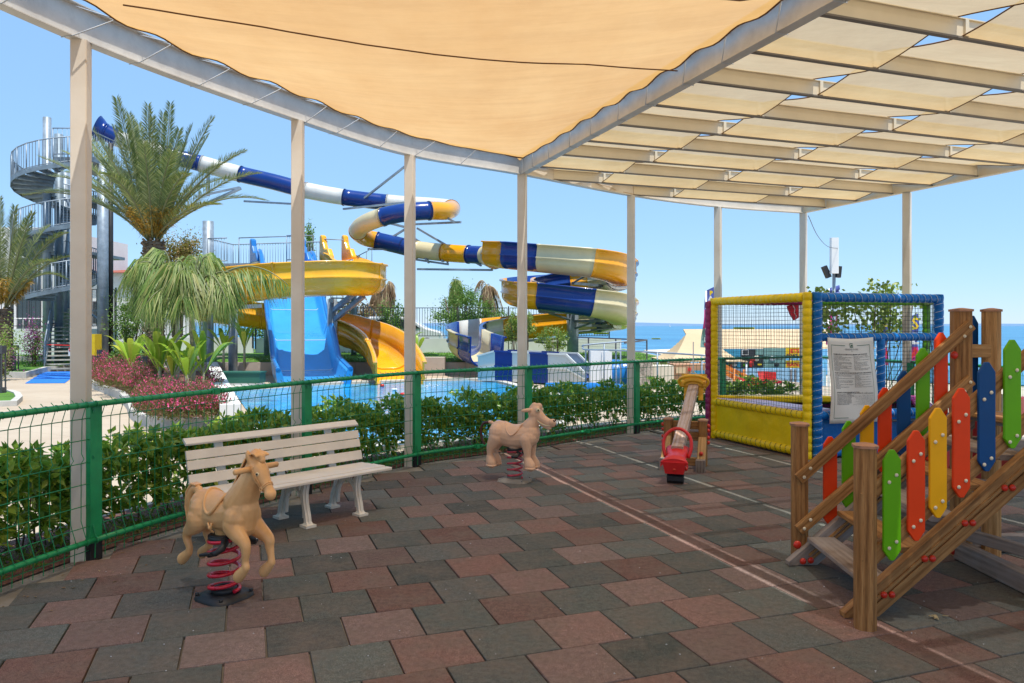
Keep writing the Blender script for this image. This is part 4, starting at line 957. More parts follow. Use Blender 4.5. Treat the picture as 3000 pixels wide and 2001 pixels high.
Lc = [('TRAMBOLİN KULLANIM KURALLARI', .805, .11, ['Trambolin kuralları', 'Trambolin yalnızca her yaştan çocuğa ve', 'kontrollü olarak kullanılır.', 'Trambolin üzerinde aynı anda fazla', 'kişi olamaz.', 'Trambolin üzerinde yiyecek ve içecek', 'Trambolin kenarlarına oturmak yasaktır', 'kesinlikle yasaktır.', 'Trambolin içinde takla atmak ve uygun', 'olmayan hareketler yapılması.', 'Trambolin aynı anda en çok kişi sayısı', 'beklenmelidir.', 'Çocuklarınızı yalnız bırakmayınız.']),
      ('TRAMPOLIN BENUTZUNGSREGELN', .585, .11, ['Das Betreten ist nur ohne Schuhe gestattet', 'In der Mitte des Trampolins springen', 'zu zweit.', 'Zur gleichen Zeit darf immer nur ein Kind', 'springen.', 'Kinder bis sechs Jahre nur in Begleitung', 'der Eltern auf dem Trampolin springen', 'verboten.', 'Essen und Trinken ist auf dem Trampolin', 'nicht erlaubt.', 'Bitte keine harten Gegenstände', 'mitnehmen.']),
      ('ПРАВИЛА ПОЛЬЗОВАНИЯ БАТУТОМ', .355, .12, ['Прыгать на батуте без обуви', 'Пользование батутом разрешено', 'только под присмотром взрослых', 'Запрещено прыгать группой', 'Не разрешается есть и пить', 'на батуте во время прыжков', 'Снимайте острые предметы', 'Садиться на края запрещено', 'Уважайте других детей']),
      ('TRAMPOLINE USAGE RULES', .805, .51, ['The trampoline usage is for children.', 'Please jump without shoes or slippers on', 'the trampoline.', 'Only one person at a time may jump on', 'the mat.', 'Children must be accompanied by', 'an adult at all times on the mat.', 'Do not push or hold each other.', 'Food and drinks are not allowed on', 'the trampoline.', 'Remove sharp objects before jumping.', 'Sitting on the edges is forbidden.']),
      ('TRAMPOLINE GEBRUIKSREGELS', .585, .51, ['Springen alleen zonder schoenen op de', 'trampoline.', 'Maximaal een persoon tegelijk op de', 'mat springen.', 'Kinderen alleen onder toezicht van', 'hun ouders.', 'Geen eten en drinken meenemen op', 'de trampoline.', 'Niet duwen of stoeien op de rand', 'van de trampoline.', 'Geen scherpe voorwerpen meenemen.'])]
for head, h, u, lines in Lc:
    btext(head, .0205, u, h, M['ink'], 'rules_heading', bold=.0006, xs=.93)
    btext('\n'.join(lines), .0165, u, h-.018, M['inkgr'], 'rules_text', bold=.0003)
btext('مقررات استفاده از ترامپولین', .026, .88, .345, M['ink'], 'rules_heading', 'RIGHT', .0004)
btext('\n'.join(['ترامپولین فقط برای کودکان', 'استفاده از کفش ممنوع است', 'خوردن و آشامیدن ممنوع است', 'کودکان با همراهی والدین', 'نشستن روی لبه ممنوع است', 'پریدن همزمان دو نفر ممنوع', 'وسایل تیز همراه نداشته باشید']), .019, .88, .315, M['inkgr'], 'rules_text', 'RIGHT')
# ------------------------------------------------------------------ timber stair with coloured pickets
P1 = V((2.05, 4.36, 0)); P2 = V((2.14, 5.59, 0)); RUN = V((1.28, .13, 0)); P3 = V((3.42, 5.72, 0)); P4 = V((3.676, 5.76, 0)); RD = RUN.normalized(); PN = V((RD.y, -RD.x, 0)); SLD = V((RUN.x, RUN.y, 1.03)).normalized()
st = thing('climbing_stairs', 'timber playground stairs with red, green, yellow and blue pointed pickets along both rails', 'playground stairs', P1.lerp(P3, .5)*1)
st.location = ((P1+P3)/2)[:]
def tpost(p, h, w=.115, mat='wood', ang=.35):
    mb = MB(); u = (RD+PN*ang).normalized(); mb.beam(V((p.x, p.y, -.01)), V((p.x, p.y, h)), w, w, up=u, ch=.028); o = mb.build('post', M[mat], st)
    mb = MB(); mb.beam(V((p.x, p.y, h)), V((p.x, p.y, h+.016)), w+.018, w+.018, up=u, ch=.032); mb.beam(V((p.x, p.y, h+.016)), V((p.x, p.y, h+.028)), w+.012, w+.012, up=u, ch=.01, w1=.03, h1=.03); mb.build('post_cap', M['cap'], o)
tpost(P1, 1.045); tpost(P2, 1.01); tpost(P3, 1.86, .13, ang=.2); tpost(P4, 1.86, .13, 'woodlt', .8)
tpost(P1+RUN*1.02, 1.86, .13)
def N(k, o_=0., z=0.): return P1+RUN*k+PN*o_+V((0, 0, z))
def Fp(k, o_=0., z=0.): return P2+RUN*k+PN*o_+V((0, 0, z))
def caps(pts, mat, par, r=.011):
    for p in pts:
        mb = MB(); mb.sph(p, r, 10, 6, (1, .55, 1)); mb.build('bolt_cap', M[mat], par)
for z0 in (.775, .397):
    mb = MB(); mb.beam(N(-.02, .03, z0-.02), N(1.0, .03, z0+1.03), .035, .085, ch=.004); mb.build('handrail', M['wood'], st)
for z0, z1 in ((.63, 1.76), (.255, 1.345)):
    mb = MB(); mb.beam(Fp(-.035, .075, z0-.005), Fp(1.02, .075, z1), .035, .085, ch=.006); r_ = mb.build('handrail', M['wood'], st)
    d = Fp(1.02, .075, z1)-Fp(-.035, .075, z0-.005); A = Fp(-.035, .075, z0-.005); f = PN*.022
    caps([A+d*.025+f+V((0, 0, -.01)), A+d*.06+f+V((0, 0, .015)), A+d*.985+f+V((0, 0, -.0)), A+d*.95+f+V((0, 0, -.03))], 'cream_cap', r_, .013)
def picket(c, zt, zb, colr, w=.105, caps_front=True, z_r=None):
    d = .058; pts = [c-RD*(w/2)+V((0, 0, zt-d)), c-RD*.013+V((0, 0, zt)), c+RD*.013+V((0, 0, zt)), c+RD*(w/2)+V((0, 0, zt-d)), c+RD*(w/2)+V((0, 0, zb+d)), c+RD*.012+V((0, 0, zb)), c-RD*.012+V((0, 0, zb)), c-RD*(w/2)+V((0, 0, zb+d))]
    mb = MB(); mb.prism(pts, -PN*.02); o = mb.build('picket', M[colr], st); bv = o.modifiers.new('b', 'BEVEL'); bv.width = .0035; bv.segments = 1
    if caps_front: caps([c+PN*.003-RD*.022+V((0, 0, z_r[0]-.018)), c+PN*.003+RD*.022+V((0, 0, z_r[0]+.022)), c+PN*.003-RD*.022+V((0, 0, z_r[1]-.018)), c+PN*.003+RD*.022+V((0, 0, z_r[1]+.018))], 'cream_cap', o)
for k, zt, cl in zip([.096, .211, .315, .427, .55, .675, .80], [1.04, 1.148, 1.277, 1.39, 1.54, 1.67, 1.80], ['p_green', 'p_red', 'p_yel', 'p_red', 'p_blue', 'p_green', 'p_red']):
    picket(N(k, .072, 0), zt, zt-.635, cl, z_r=(.775+1.03*k, .397+1.03*k))
for X, zt, cl in zip([2.353, 2.498, 2.64, 2.78, 2.93, 3.08, 3.226], [.93, 1.045, 1.16, 1.29, 1.414, 1.585, 1.70], ['p_red', 'p_green', 'p_yel', 'p_red', 'p_blue', 'p_green', 'p_red']):
    k = (X-P2.x)/RUN.x; picket(Fp(k, .055, 0), zt, zt-.66, cl, caps_front=False)
picket(V((3.56, 5.80, 0)), 1.83, 1.15, 'p_blue', .095, False)
mb = MB(); mb.beam(V((3.44, 5.72, 1.56)), V((3.68, 5.72, 1.56)), .03, .10, ch=.004); mb.build('crossbar', M['woodlt'], st)
mb = MB(); mb.beam(V((3.40, 5.74, 1.16)), V((3.75, 5.76, 1.16)), .04, .14, ch=.004); mb.build('crossbar', M['woodgr'], st)
def stringer(p, mat):
    """p = start on the floor; runs up with slope, bottom cut flat"""
    sl = 1.03/RUN.length; a = p; pts = [a, a+RD*.20, a+RD*1.45+V((0, 0, (1.45-.20)*sl)), a+RD*1.45+V((0, 0, 1.45*sl+.03)), a+V((0, 0, .03))]
    pts = [a+V((0, 0, .004)), a+RD*.215+V((0, 0, .004)), a+RD*1.45+V((0, 0, (1.45-.215)*sl)), a+RD*1.45+V((0, 0, 1.45*sl+.03)), a+V((0, 0, .03))]
    mb = MB(); P = [q for q in pts]; ax = (pts[3]-pts[4]).normalized(); nn = PN
    mb.prism(P, -PN*.06); i = 0
    ay = nn.cross(ax)
    for fi, f in enumerate(mb.f): mb.uv[fi] = [((V(mb.v[q])).dot(ax), V(mb.v[q]).dot(ay)+V(mb.v[q]).dot(nn)*.7) for q in f]
    o = mb.build('stringer', M[mat], st)
    for w_ in (.075, .115):       # two grooves shown as slim raised battens either side
        mb = MB(); b0 = a+RD*.10+V((0, 0, .10*sl+.03-w_))+PN*.004; mb.beam(b0+RD*.05+V((0, 0, .05*sl)), a+RD*1.43+V((0, 0, 1.43*sl+.03-w_))+PN*.004, .012, .018); mb.build('groove_batten', M['wood'], o)
    for k, b_ in enumerate((.24, .50, .76, 1.02, 1.28)):
        for q in (0, .05):
            c = a+RD*(b_+q)+V((0, 0, (b_)*sl-.055+.0))+PN*.012; mb = MB(); mb.sph(c, .021, 10, 8, (1, .8, 1)); mb.build('bolt_cap', M['redball'], o)
SN = V((1.99, 4.49, 0)); SF = V((2.02, 5.47, 0)); stringer(SN, 'wood'); stringer(SF, 'woodgr')
for i in range(6):
    zt = .19+.185*i; x = .24+.23*i; a = SN+RD*x-PN*.065; b_ = SF+RD*x+PN*.005; mb = MB()
    mb.beam(V((a.x, a.y, zt)), V((b_.x, b_.y, zt)), .20, .035, ch=.006); mb.build('tread', M['wood' if i % 2 else 'woodgr'], st)
mb = MB(); a = SN+RD*1.55; b_ = SF+RD*1.55; mb.beam(V((a.x, a.y-.1, 1.08)), V((b_.x, b_.y+.1, 1.08)), .32, .05); mb.build('platform', M['woodgr'], st)
for a, b_, w, h in [((3.36, 5.64, .07), (3.40, 3.4, .07), .09, .13), ((3.50, 5.80, .07), (4.9, 5.92, .07), .09, .12), ((2.6, 5.86, .62), (4.4, 5.6, .46), .05, .10), ((2.75, 5.8, .36), (3.6, 5.0, .20), .06, .08), ((3.3, 5.9, .86), (4.5, 5.7, .80), .05, .09)]:
    mb = MB(); mb.beam(a, b_, w, h, ch=.006); mb.build('ground_beam', M['woodgr'], st)
caps([V((3.33, 5.66, .16)), V((3.32, 5.64, .06)), V((3.34, 5.67, 1.53)), V((2.06, 5.42, .17))], 'redball', st, .03)
caps([SF+RD*.10+V((0, 0, .035))+PN*.01, SF+RD*.16+V((0, 0, .04))+PN*.01], 'redball', st, .024)
# red slide beyond the platform
mb = MB(); P = [V((3.35, 6.15, 1.02)), V((3.30, 6.5, 1.0)), V((3.1, 7.2, .55)), V((2.95, 7.7, .22))]
P = [V((3.75, 5.98, 1.02)), V((3.95, 6.2, .98)), V((4.3, 6.9, .50)), V((4.5, 7.4, .2))]
PP = catmull(P, 5); n0 = 0; prof = [(-.25, .16), (-.23, .17), (-.22, .0), (.22, .0), (.23, .17), (.25, .16), (.24, -.03), (-.24, -.03)]
for i, p in enumerate(PP):
    t = (PP[min(len(PP)-1, i+1)]-PP[max(0, i-1)]).normalized(); s = t.cross(UP).normalized()
    mb.v += [tuple(p+s*a+V((0, 0, b_))) for a, b_ in prof]
for i in range(len(PP)-1):
    for j in range(8): q = (j+1) % 8; mb.face([i*8+j, i*8+q, (i+1)*8+q, (i+1)*8+j])
mb.face(list(range(8))); mb.face([(len(PP)-1)*8+j for j in range(8)][::-1])
mb.build('slide_chute', M['redplastic'], st)
# fallen bits on the floor
mb = MB()
for k in range(7):
    c = GW(2752+random.uniform(-14, 14), 1812+random.uniform(-9, 9)); a = random.uniform(0, 6); t = V((math.cos(a), math.sin(a), .1)); mb.beam(c+V((0, 0, .008)), c+t*.035+V((0, 0, .014)), .012, .003)
o = mb.build('dry_leaf_scraps', M['straw']); tag(o, 'curled scraps of dry leaf on a dark rubber tile in front of the stairs', 'leaf litter', kind='stuff')
mb = MB()
for k in range(110):
    c = GW(random.uniform(200, 2900), random.uniform(1390, 1980)); 
    if not inside(c): continue
    mb.sph(c+V((0, 0, .004)), random.uniform(.002, .0042), 5, 4, (1.4, 1, .5))
o = mb.build('pale_crumbs', M['cord']); tag(o, 'tiny pale crumbs and grit scattered on the rubber tiles', 'grit', kind='stuff')

n = 240; A = []
for k in range(n):
    i = random.randrange(24, 100); p = ARCS[i]; t = (ARCS[i+1]-p).normalized(); q = off(p, t, random.uniform(.0, .18) + random.expovariate(4)); A.append((q.x, q.y, .004))
o = leaf_obj('fallen_leaves', [leaves_np(np.array(A), rnd_dirs(n)*[1, 1, .12], np.tile([0, 0, 1.], (n, 1))+rnd_dirs(n)*.3, RNG.uniform(.015, .05, n), .014, .2)], M['deadleaf']); tag(o, 'dry brown leaf litter along the foot of the green fence', 'leaf litter', kind='stuff')
# ------------------------------------------------------------------ ground, pool, terrace, sea
m, nt, out = newmat('pool_deck_paving'); b = node(nt, 'ShaderNodeBsdfPrincipled', Roughness=.85)
v = coords(nt, world=True); c = ramp(nt, noi(nt, v, .5, 6, .6), [(.3, (.42, .335, .245)), (.7, (.50, .415, .315))])
br = node(nt, 'ShaderNodeTexBrick', Scale=1.); br.offset = .5; br.inputs['Mortar Size'].default_value = .006; br.inputs['Brick Width'].default_value = 1.2; br.inputs['Row Height'].default_value = .6
mp = nt.nodes.new('ShaderNodeMapping'); mp.inputs['Rotation'].default_value = (0, 0, .5); nt.links.new(v, mp.inputs[0]); nt.links.new(mp.outputs[0], br.inputs[0])
for k, q in (('Color1', (1, 1, 1, 1)), ('Color2', (.93, .93, .93, 1)), ('Mortar', (.72, .7, .68, 1))): br.inputs[k].default_value = q
c = mixc(nt, 1., c, br.outputs[0], 'MULTIPLY'); nt.links.new(c, b.inputs['Base Color']); nt.links.new(bump(nt, noi(nt, v, 40, 4), .2, .004), b.inputs['Normal']); nt.links.new(b.outputs[0], out.inputs[0]); M['deck'] = m
deck_pts = [(-60, -12), (14, -12), (14, 9), (7.9, 13), (8.3, 16.2), (9.5, 21), (8.5, 27), (-60, 27)]
flat('pool_deck', deck_pts, -.03, M['deck'], th=3.2)
m, nt, out = newmat('pool_water'); b = node(nt, 'ShaderNodeBsdfPrincipled', Roughness=.06); v = coords(nt, world=True)
vo = node(nt, 'ShaderNodeTexVoronoi', Scale=2.6); vo.feature = 'SMOOTH_F1'; nv = nt.nodes.new('ShaderNodeVectorMath'); nv.operation = 'ADD'; nt.links.new(v, nv.inputs[0]); nt.links.new(noi(nt, v, 1.6, 3, out='Color'), nv.inputs[1]); nt.links.new(nv.outputs[0], vo.inputs['Vector'])
c = ramp(nt, vo.outputs['Distance'], [(.15, (.003, .24, .56)), (.45, (.008, .36, .68)), (.8, (.07, .54, .78))])
c = mixc(nt, .35, c, ramp(nt, noi(nt, v, .5, 3), [(.35, (.002, .18, .52)), (.7, (.03, .46, .74))])); nt.links.new(c, b.inputs['Base Color'])
nt.links.new(bump(nt, noi(nt, coords(nt, world=True, scale=(1, 2.2, 1)), 2.6, 4, .6), .6, .05), b.inputs['Normal']); nt.links.new(b.outputs[0], out.inputs[0]); M['water'] = m
PO = [(685, 1146), (900, 1130), (1120, 1121), (1369, 1114), (1450, 1120), (1517, 1137), (1573, 1153), (1640, 1176), (1660, 1215), (1500, 1270), (1200, 1300), (850, 1320), (790, 1300)]
POW = [GW(x, y, -.01) for x, y in PO]
flat('pool_water', [(p.x, p.y) for p in POW], -.012, M['water'])
cen_ = sum(POW, V((0, 0, 0)))/len(POW); mb = MB(); PC = catmull(POW, 5, True)
for a, b_ in zip(PC, PC[1:]+PC[:1]):
    oa = (a-cen_).normalized()*.42; ob = (b_-cen_).normalized()*.42; z = V((0, 0, .045))
    A = [V((a.x, a.y, .0)), V((b_.x, b_.y, .0))]; mb.quad(A[0]+z, A[1]+z, A[1]+z+ob, A[0]+z+oa); mb.quad(A[0]-z, A[1]-z, A[1]+z, A[0]+z); mb.quad(A[1]+z+ob, A[0]+z+oa, A[0]+oa-z, A[1]+ob-z)
struct(mb.build('pool_coping', M['curb']))
# sea and beach
m, nt, out = newmat('sea'); b = node(nt, 'ShaderNodeBsdfPrincipled', Roughness=.35); b.inputs['Specular IOR Level'].default_value = .3; v = coords(nt, world=True, scale=(.002, .012, 1))
c = ramp(nt, noi(nt, v, 2.2, 6, .65), [(.3, (.022, .12, .25)), (.55, (.045, .20, .35)), (.75, (.09, .29, .44))])
c = mixc(nt, ramp(nt, noi(nt, coords(nt, world=True, scale=(.04, .22, 1)), 1.2, 5, .7), [(.45, (0, 0, 0)), (.75, (.5,)*3)]), c, (.10, .36, .54)); nt.links.new(c, b.inputs['Base Color'])
nt.links.new(bump(nt, noi(nt, coords(nt, world=True, scale=(.25, 1, 1)), 1.5, 5, .7), .5, .3), b.inputs['Normal']); nt.links.new(b.outputs[0], out.inputs[0]); M['sea'] = m
flat('sea', [(-26000, 66), (-120, 150), (10, 122), (34, 62), (70, 44), (200, -60), (26000, -60), (26000, 42000), (-26000, 42000)], -2.9, M['sea'])
flat('beach', [(-160, -60), (240, -60), (240, 200), (-160, 200)], -3.0, M['sand'])
mb = MB()
for k in range(26):
    u = k/25; x = -20000+44000*u; h = 60+240*abs(noise.noise(V((u*3.1, 0, 0))))+90*noise.noise(V((u*9, 1, 0))); mb.v += [(x, 30000, -3), (x, 30000, max(20, h)), (x, 33000, max(20, h)*.8), (x, 33000, -3)]
for k in range(25):
    for j in range(3): mb.face([k*4+j, k*4+4+j, k*4+5+j, k*4+1+j])
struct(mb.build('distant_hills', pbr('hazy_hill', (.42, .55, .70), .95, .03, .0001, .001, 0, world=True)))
# raised terrace behind the pool with lawn
TZ = .42
lawn = pbr('lawn', (.10, .24, .02), .9, .3, 1.2, 60, .9, tint=(.05, .13, .012), dist=.03, world=True)
mb = MB(); mb.prism([V(p) for p in [(-12.5, 27.3, -.5), (-.2, 27.3, -.5), (2.4, 25.6, -.5), (6.6, 27.8, -.5), (6.6, 44, -.5), (-34, 44, -.5), (-34, 33.2, -.5), (-12.5, 33.2, -.5)]], (0, 0, TZ+.5)); struct(mb.build('terrace', M['tilewall']))
flat('lawn', [(-12.4, 27.5), (-.2, 27.5), (2.4, 25.9), (6.4, 28), (6.4, 43), (-33, 43), (-33, 33.3), (-12.4, 33.3)], TZ+.012, lawn)
n = 9000; A = np.stack([RNG.uniform(-11, 6, n), RNG.uniform(27.6, 38, n), np.full(n, TZ)], 1)
n2 = 5000; A2 = np.stack([RNG.uniform(-26, -17.6, n2), RNG.uniform(29.2, 34.5, n2), np.full(n2, .16)], 1)
A = np.concatenate([A, A2]); n += n2
o = leaf_obj('lawn_grass', [leaves_np(A, rnd_dirs(n)*.5+[0, 0, 1], rnd_dirs(n), RNG.uniform(.05, .12, n), .02, .1)], M['grassb']); tag(o, 'short mown grass on the terrace lawns', 'grass', kind='stuff')
def kerbed(name, pts, z, mat, kh=.03, kw=.14):
    P = [V((p.x, p.y, 0)) for p in pts]; c = sum(P, V((0, 0, 0)))/len(P); m_ = len(P)
    ar = sum(P[i].x*P[(i+1) % m_].y-P[(i+1) % m_].x*P[i].y for i in range(m_)); sg = 1 if ar > 0 else -1; Q = []
    for i in range(m_):
        e1_ = (P[i]-P[i-1]).normalized(); e2_ = (P[(i+1) % m_]-P[i]).normalized(); n1 = V((e1_.y, -e1_.x, 0))*sg; n2 = V((e2_.y, -e2_.x, 0))*sg; b_ = (n1+n2).normalized(); Q.append(P[i]+b_*kw/max(.5, b_.dot(n1)))
    flat(name, [tuple(p.xy) for p in P], z, mat, th=z+.02); mb = MB()
    zt = V((0, 0, z+kh)); zd = V((0, 0, -.05))
    for i in range(m_):
        j = (i+1) % m_; mb.quad(P[i]+zt, P[j]+zt, Q[j]+zt, Q[i]+zt); mb.quad(Q[i]+zd, Q[j]+zd, Q[j]+zt, Q[i]+zt); mb.quad(P[i]+zd, P[j]+zd, P[j]+zt, P[i]+zt)
    struct(mb.build('kerb', M['curb']))
kerbed('side_lawn', [GW(0, 1103), GW(70, 1105), GW(128, 1088), V((-17.2, 34, 0)), V((-30, 34, 0)), V((-30, 29, 0))], .15, lawn)
kerbed('verge', [GW(0, 1186), GW(30, 1185), GW(46, 1172), GW(40, 1160), GW(20, 1153), V((-14.5, 19.6, 0)), V((-14.5, 16, 0))], .06, lawn)
kerbed('planter_soil', [GW(278, 1132), GW(367, 1165), GW(394, 1195), GW(402, 1218), GW(421, 1234), GW(452, 1243), GW(498, 1247), GW(610, 1248), GW(636, 1240), GW(625, 1105), GW(600, 1090), GW(470, 1085), GW(300, 1085), GW(262, 1110)], .12, M['soil'])
mb = MB(); a, b_ = GW(674, 1262), GW(622, 1096); d = (b_-a).normalized(); s = V((d.y, -d.x, 0))
mb.beam(a+V((0, 0, .21)), b_+V((0, 0, .21)), .34, .46); o = mb.build('planter_wall', M['white']); tag(o, 'low white rendered wall between the crimson flower bed and the pool', 'low wall')
# tiled retaining wall joints + boxes
def boxthing(name, c, sx, sy, sz, mat, label, cat, ax=V((1, 0, 0)), lid=None, base=None):
    o = thing(name, label, cat, c); mb = MB(); b0 = .0
    if base: mb.box(V(c)+V((0, 0, .06)), sx*.96, sy*.96, .12, ax); mb.build('base', M[base], o); b0 = .12
    mb = MB(); mb.box(V(c)+V((0, 0, b0+(sz-b0)/2)), sx, sy, sz-b0, ax, .01); mb.build('cabinet_body', M[mat], o)
    if lid: mb = MB(); mb.box(V(c)+V((0, 0, sz+.02)), sx+.06, sy+.06, .04, ax, .01); mb.build('lid', M[lid], o)
    return o
boxthing('pump_box', GW(708, 1133), 1.22, .5, .40, 'gbox', 'dark green box on a pale base beside the bottom of the blue slide', 'equipment box', lid='gbox', base='wht2')
o = boxthing('vent_box', GW(1262, 1092), .7, .5, .3, 'gbox', 'green slatted box on the paving right of the amber slide end', 'equipment box', lid='gbox')
for k in range(5):
    mb = MB(); c = GW(1262, 1092)+V((0, -.26, .05+.05*k)); mb.beam(c-V((.33, 0, 0)), c+V((.33, 0, 0)), .02, .022); mb.build('vent_slat', M['galv'], o)
mb = MB()
for x0 in range(-12, 2): mb.beam(V((x0+.3, 27.29, .0)), V((x0+.3, 27.29, TZ)), .012, .012)
struct(mb.build('terrace_joint', M['conc']))
mb = MB(); mb.box(V((-2.9, 27.0, .3)), 1.0, .6, .66); o = mb.build('stone_block', M['tilewall']); tag(o, 'beige tiled block wall beside the lawn edge behind the amber slide end', 'block wall')
# white wall with black fence behind
def rail_fence(a, b_, z0, z1, label, step=.13, post=2.6, extra=''):
    a, b_ = V(a), V(b_); L = (b_-a).length; d = (b_-a)/L; f = thing('railing_fence', label, 'fence', a.lerp(b_, .5)+V((0, 0, z0))); npn = max(1, round(L/post))
    for k in range(npn):
        p, q = a+d*(L*k/npn+.07), a+d*(L*(k+1)/npn-.07); mb = MB()
        for z in (z0+.1, z1-.02): mb.beam(V((p.x, p.y, z)), V((q.x, q.y, z)), .03, .035)
        m_ = round((q-p).length/step)
        for i in range(m_+1): c = p.lerp(q, i/m_); mb.beam(V((c.x, c.y, z0+.1)), V((c.x, c.y, z1-.02)), .022, .022)
        mb.build('bar_panel', M['blacksteel'], f)
    for k in range(npn+1):
        c = a+d*(L*k/npn); mb = MB(); mb.beam(V((c.x, c.y, z0-.55)), V((c.x, c.y, z1+.06)), .06, .06); mb.build('post', M['blacksteel'], f)
    return f
def wall(a, b_, z1, th, label, name='garden_wall', mat='white', z0=-.2):
    mb = MB(); a, b_ = V(a), V(b_); mb.beam(a+V((0, 0, (z0+z1)/2)), b_+V((0, 0, (z0+z1)/2)), th, z1-z0); o = mb.build(name, M[mat]); return tag(o, label, 'wall')
wall((-12.6, 37, 0), (5.4, 37.2, 0), 1.13, .25, 'white rendered wall under the black railing behind the slides')
rail_fence((-12.6, 36.9, 0), (4.8, 37.1, 0), 1.16, 2.66, 'black steel bar railing on the white wall between the slides, dead palms behind it')
wall((-30, 34.4, 0), (-18.2, 34.6, 0), 1.62, .25, 'white garden wall at the far left behind the purple bougainvillea')
rail_fence((-30, 34.3, 0), (-18.2, 34.5, 0), 1.65, 3.45, 'black bar railing at the far left in front of the hotel, beside the stair flight', .20)
wall((-17.4, 36, 0), (-12.6, 36.6, 0), 1.2, .25, 'white wall section behind the big date palm trunk')
rail_fence((-17.4, 35.9, 0), (-12.6, 36.5, 0), 1.22, 2.9, 'black bar railing behind the big date palm trunk', .15)
# ------------------------------------------------------------------ sweeps for flumes and tubes
def frames(P):
    out = []; n = len(P)
    for i in range(n):
        t = (P[min(n-1, i+1)]-P[max(0, i-1)]).normalized(); s = t.cross(UP); s.normalize(); u = s.cross(t); out.append((P[i], t, s, u))
    return out
def sweep(FR, prof, closed=True, capends=True):
    mb = MB(); k = len(prof[0]) if callable(getattr(prof, '__getitem__', None)) and isinstance(prof[0], list) else len(prof)
    for i, (p, t, s, u) in enumerate(FR):
        pr = prof[i] if isinstance(prof[0], list) else prof
        mb.v += [tuple(p+s*a+u*b_) for a, b_ in pr]
    n = len(FR)
    for i in range(n-1):
        for j in range(k if closed else k-1): q = (j+1) % k; mb.face([i*k+j, i*k+q, (i+1)*k+q, (i+1)*k+j], None, True)
    if capends: mb.face([j for j in range(k)]); mb.face([(n-1)*k+j for j in range(k)][::-1])
    return mb
def tubeprof(r, n=22): return [(r*math.cos(2*math.pi*k/n), r*math.sin(2*math.pi*k/n)) for k in range(n)]
def chanprof(w, h, th=.05, lip=.09, ridge=True):
    """U channel centred on mid height; w outer width, h height"""
    P = []; r = min(w/2, h*.55); n = 7
    out = [(-w/2-lip, h/2), (-w/2-lip, h/2-.05), (-w/2, h/2-.06)]
    if ridge: out += [(-w/2+.005, .04+h*.02), (-w/2-.05, .02), (-w/2+.02, -.03)]
    for k in range(1, n): a = math.pi+ (math.pi/2)*k/n; out.append((-w/2+r+r*math.cos(a), -h/2+r*.8+r*.8*math.sin(a)))
    full = out + [(-a, b_) for a, b_ in out[::-1]]
    inn = [(-w/2+th, h/2)]
    inn += [(-w/2+th, -h/2+r*.8+.0)]
    for k in range(1, n): a = math.pi+(math.pi/2)*k/n; inn.append((-w/2+r+(r-th)*math.cos(a), -h/2+r*.8+(r*.8-th)*math.sin(a)))
    inn = inn + [(-a, b_) for a, b_ in inn[::-1]]
    return full + inn[::-1]
def run(parent, ctrl, cols, prof, nsub=6, ring=None, rmat=None, name='slide_section'):
    """ctrl: control points; cols: colour key per interval (len-1)"""
    P = catmull(ctrl, nsub); FR = frames(P); i = 0
    while i < len(cols):
        j = i
        while j+1 < len(cols) and cols[j+1] == cols[i]: j += 1
        seg = FR[i*nsub:(j+1)*nsub+1]; pr = prof
        mb = sweep(seg, pr); o = mb.build(name, M[cols[i]], parent)
        if ring:
            rr = [[(a*ring, b_*ring) for a, b_ in prof]]*2
            for e in (seg[0], seg[-1]):
                p, t, s, u = e; m2 = sweep([(p-t*.03, t, s, u), (p+t*.03, t, s, u)], [(a*ring, b_*ring) for a, b_ in prof]); m2.build('flange', M[cols[i]], o)
        i = j+1
    return FR
# long tube slide
tube_s = thing('tube_slide', 'long tube water slide in navy, white, cream and yellow rings leaving the spiral tower', 'water slide', D(1130, 700, 32)*1)
tube_s.location = (.5, 32, 0)
TR = .375
ct = [(240, 303, 33.4), (268, 317, 33.6), (320, 336, 34), (380, 354, 34.3), (436, 369, 34.6), (462, 376, 34.8), (552, 400, 35), (625, 417, 35), (702, 437, 35), (790, 453, 35), (889, 465, 35), (950, 470, 35), (1005, 474, 34.4), (1036, 479, 33.0), (1025, 484, 31.4), (985, 484, 30.7), (930, 488, 30.5),
      (879, 498, 30.6), (838, 514, 31.3), (822, 531, 32.2), (838, 545, 33.2), (866, 552, 33.6), (910, 562, 33.2), (958, 573, 32.5), (1018, 580, 32), (1076, 584, 31.6), (1112, 586, 31.2)]
ck = ['sb', 'sw', 'sw', 'sb', 'sb', 'sw', 'sb', 'sb', 'sw', 'sb', 'sw', 'sw', 'sw', 'sy', 'sy', 'sb', 'sb', 'sc', 'sc', 'sy', 'sy', 'sb', 'sb', 'sc', 'sy', 'sb']
run(tube_s, [D(*p) for p in ct], ck, tubeprof(TR), 6, 1.07)
# entrance funnel at the tower
p0 = D(240, 303, 33.4); p1 = D(222, 296, 33.3)
FRa = frames([p1, p1.lerp(p0, .5), p0]); mb = sweep(FRa, [tubeprof(.62), tubeprof(.52), tubeprof(TR+.02)]); mb.build('entry_funnel', M['sb'], tube_s)
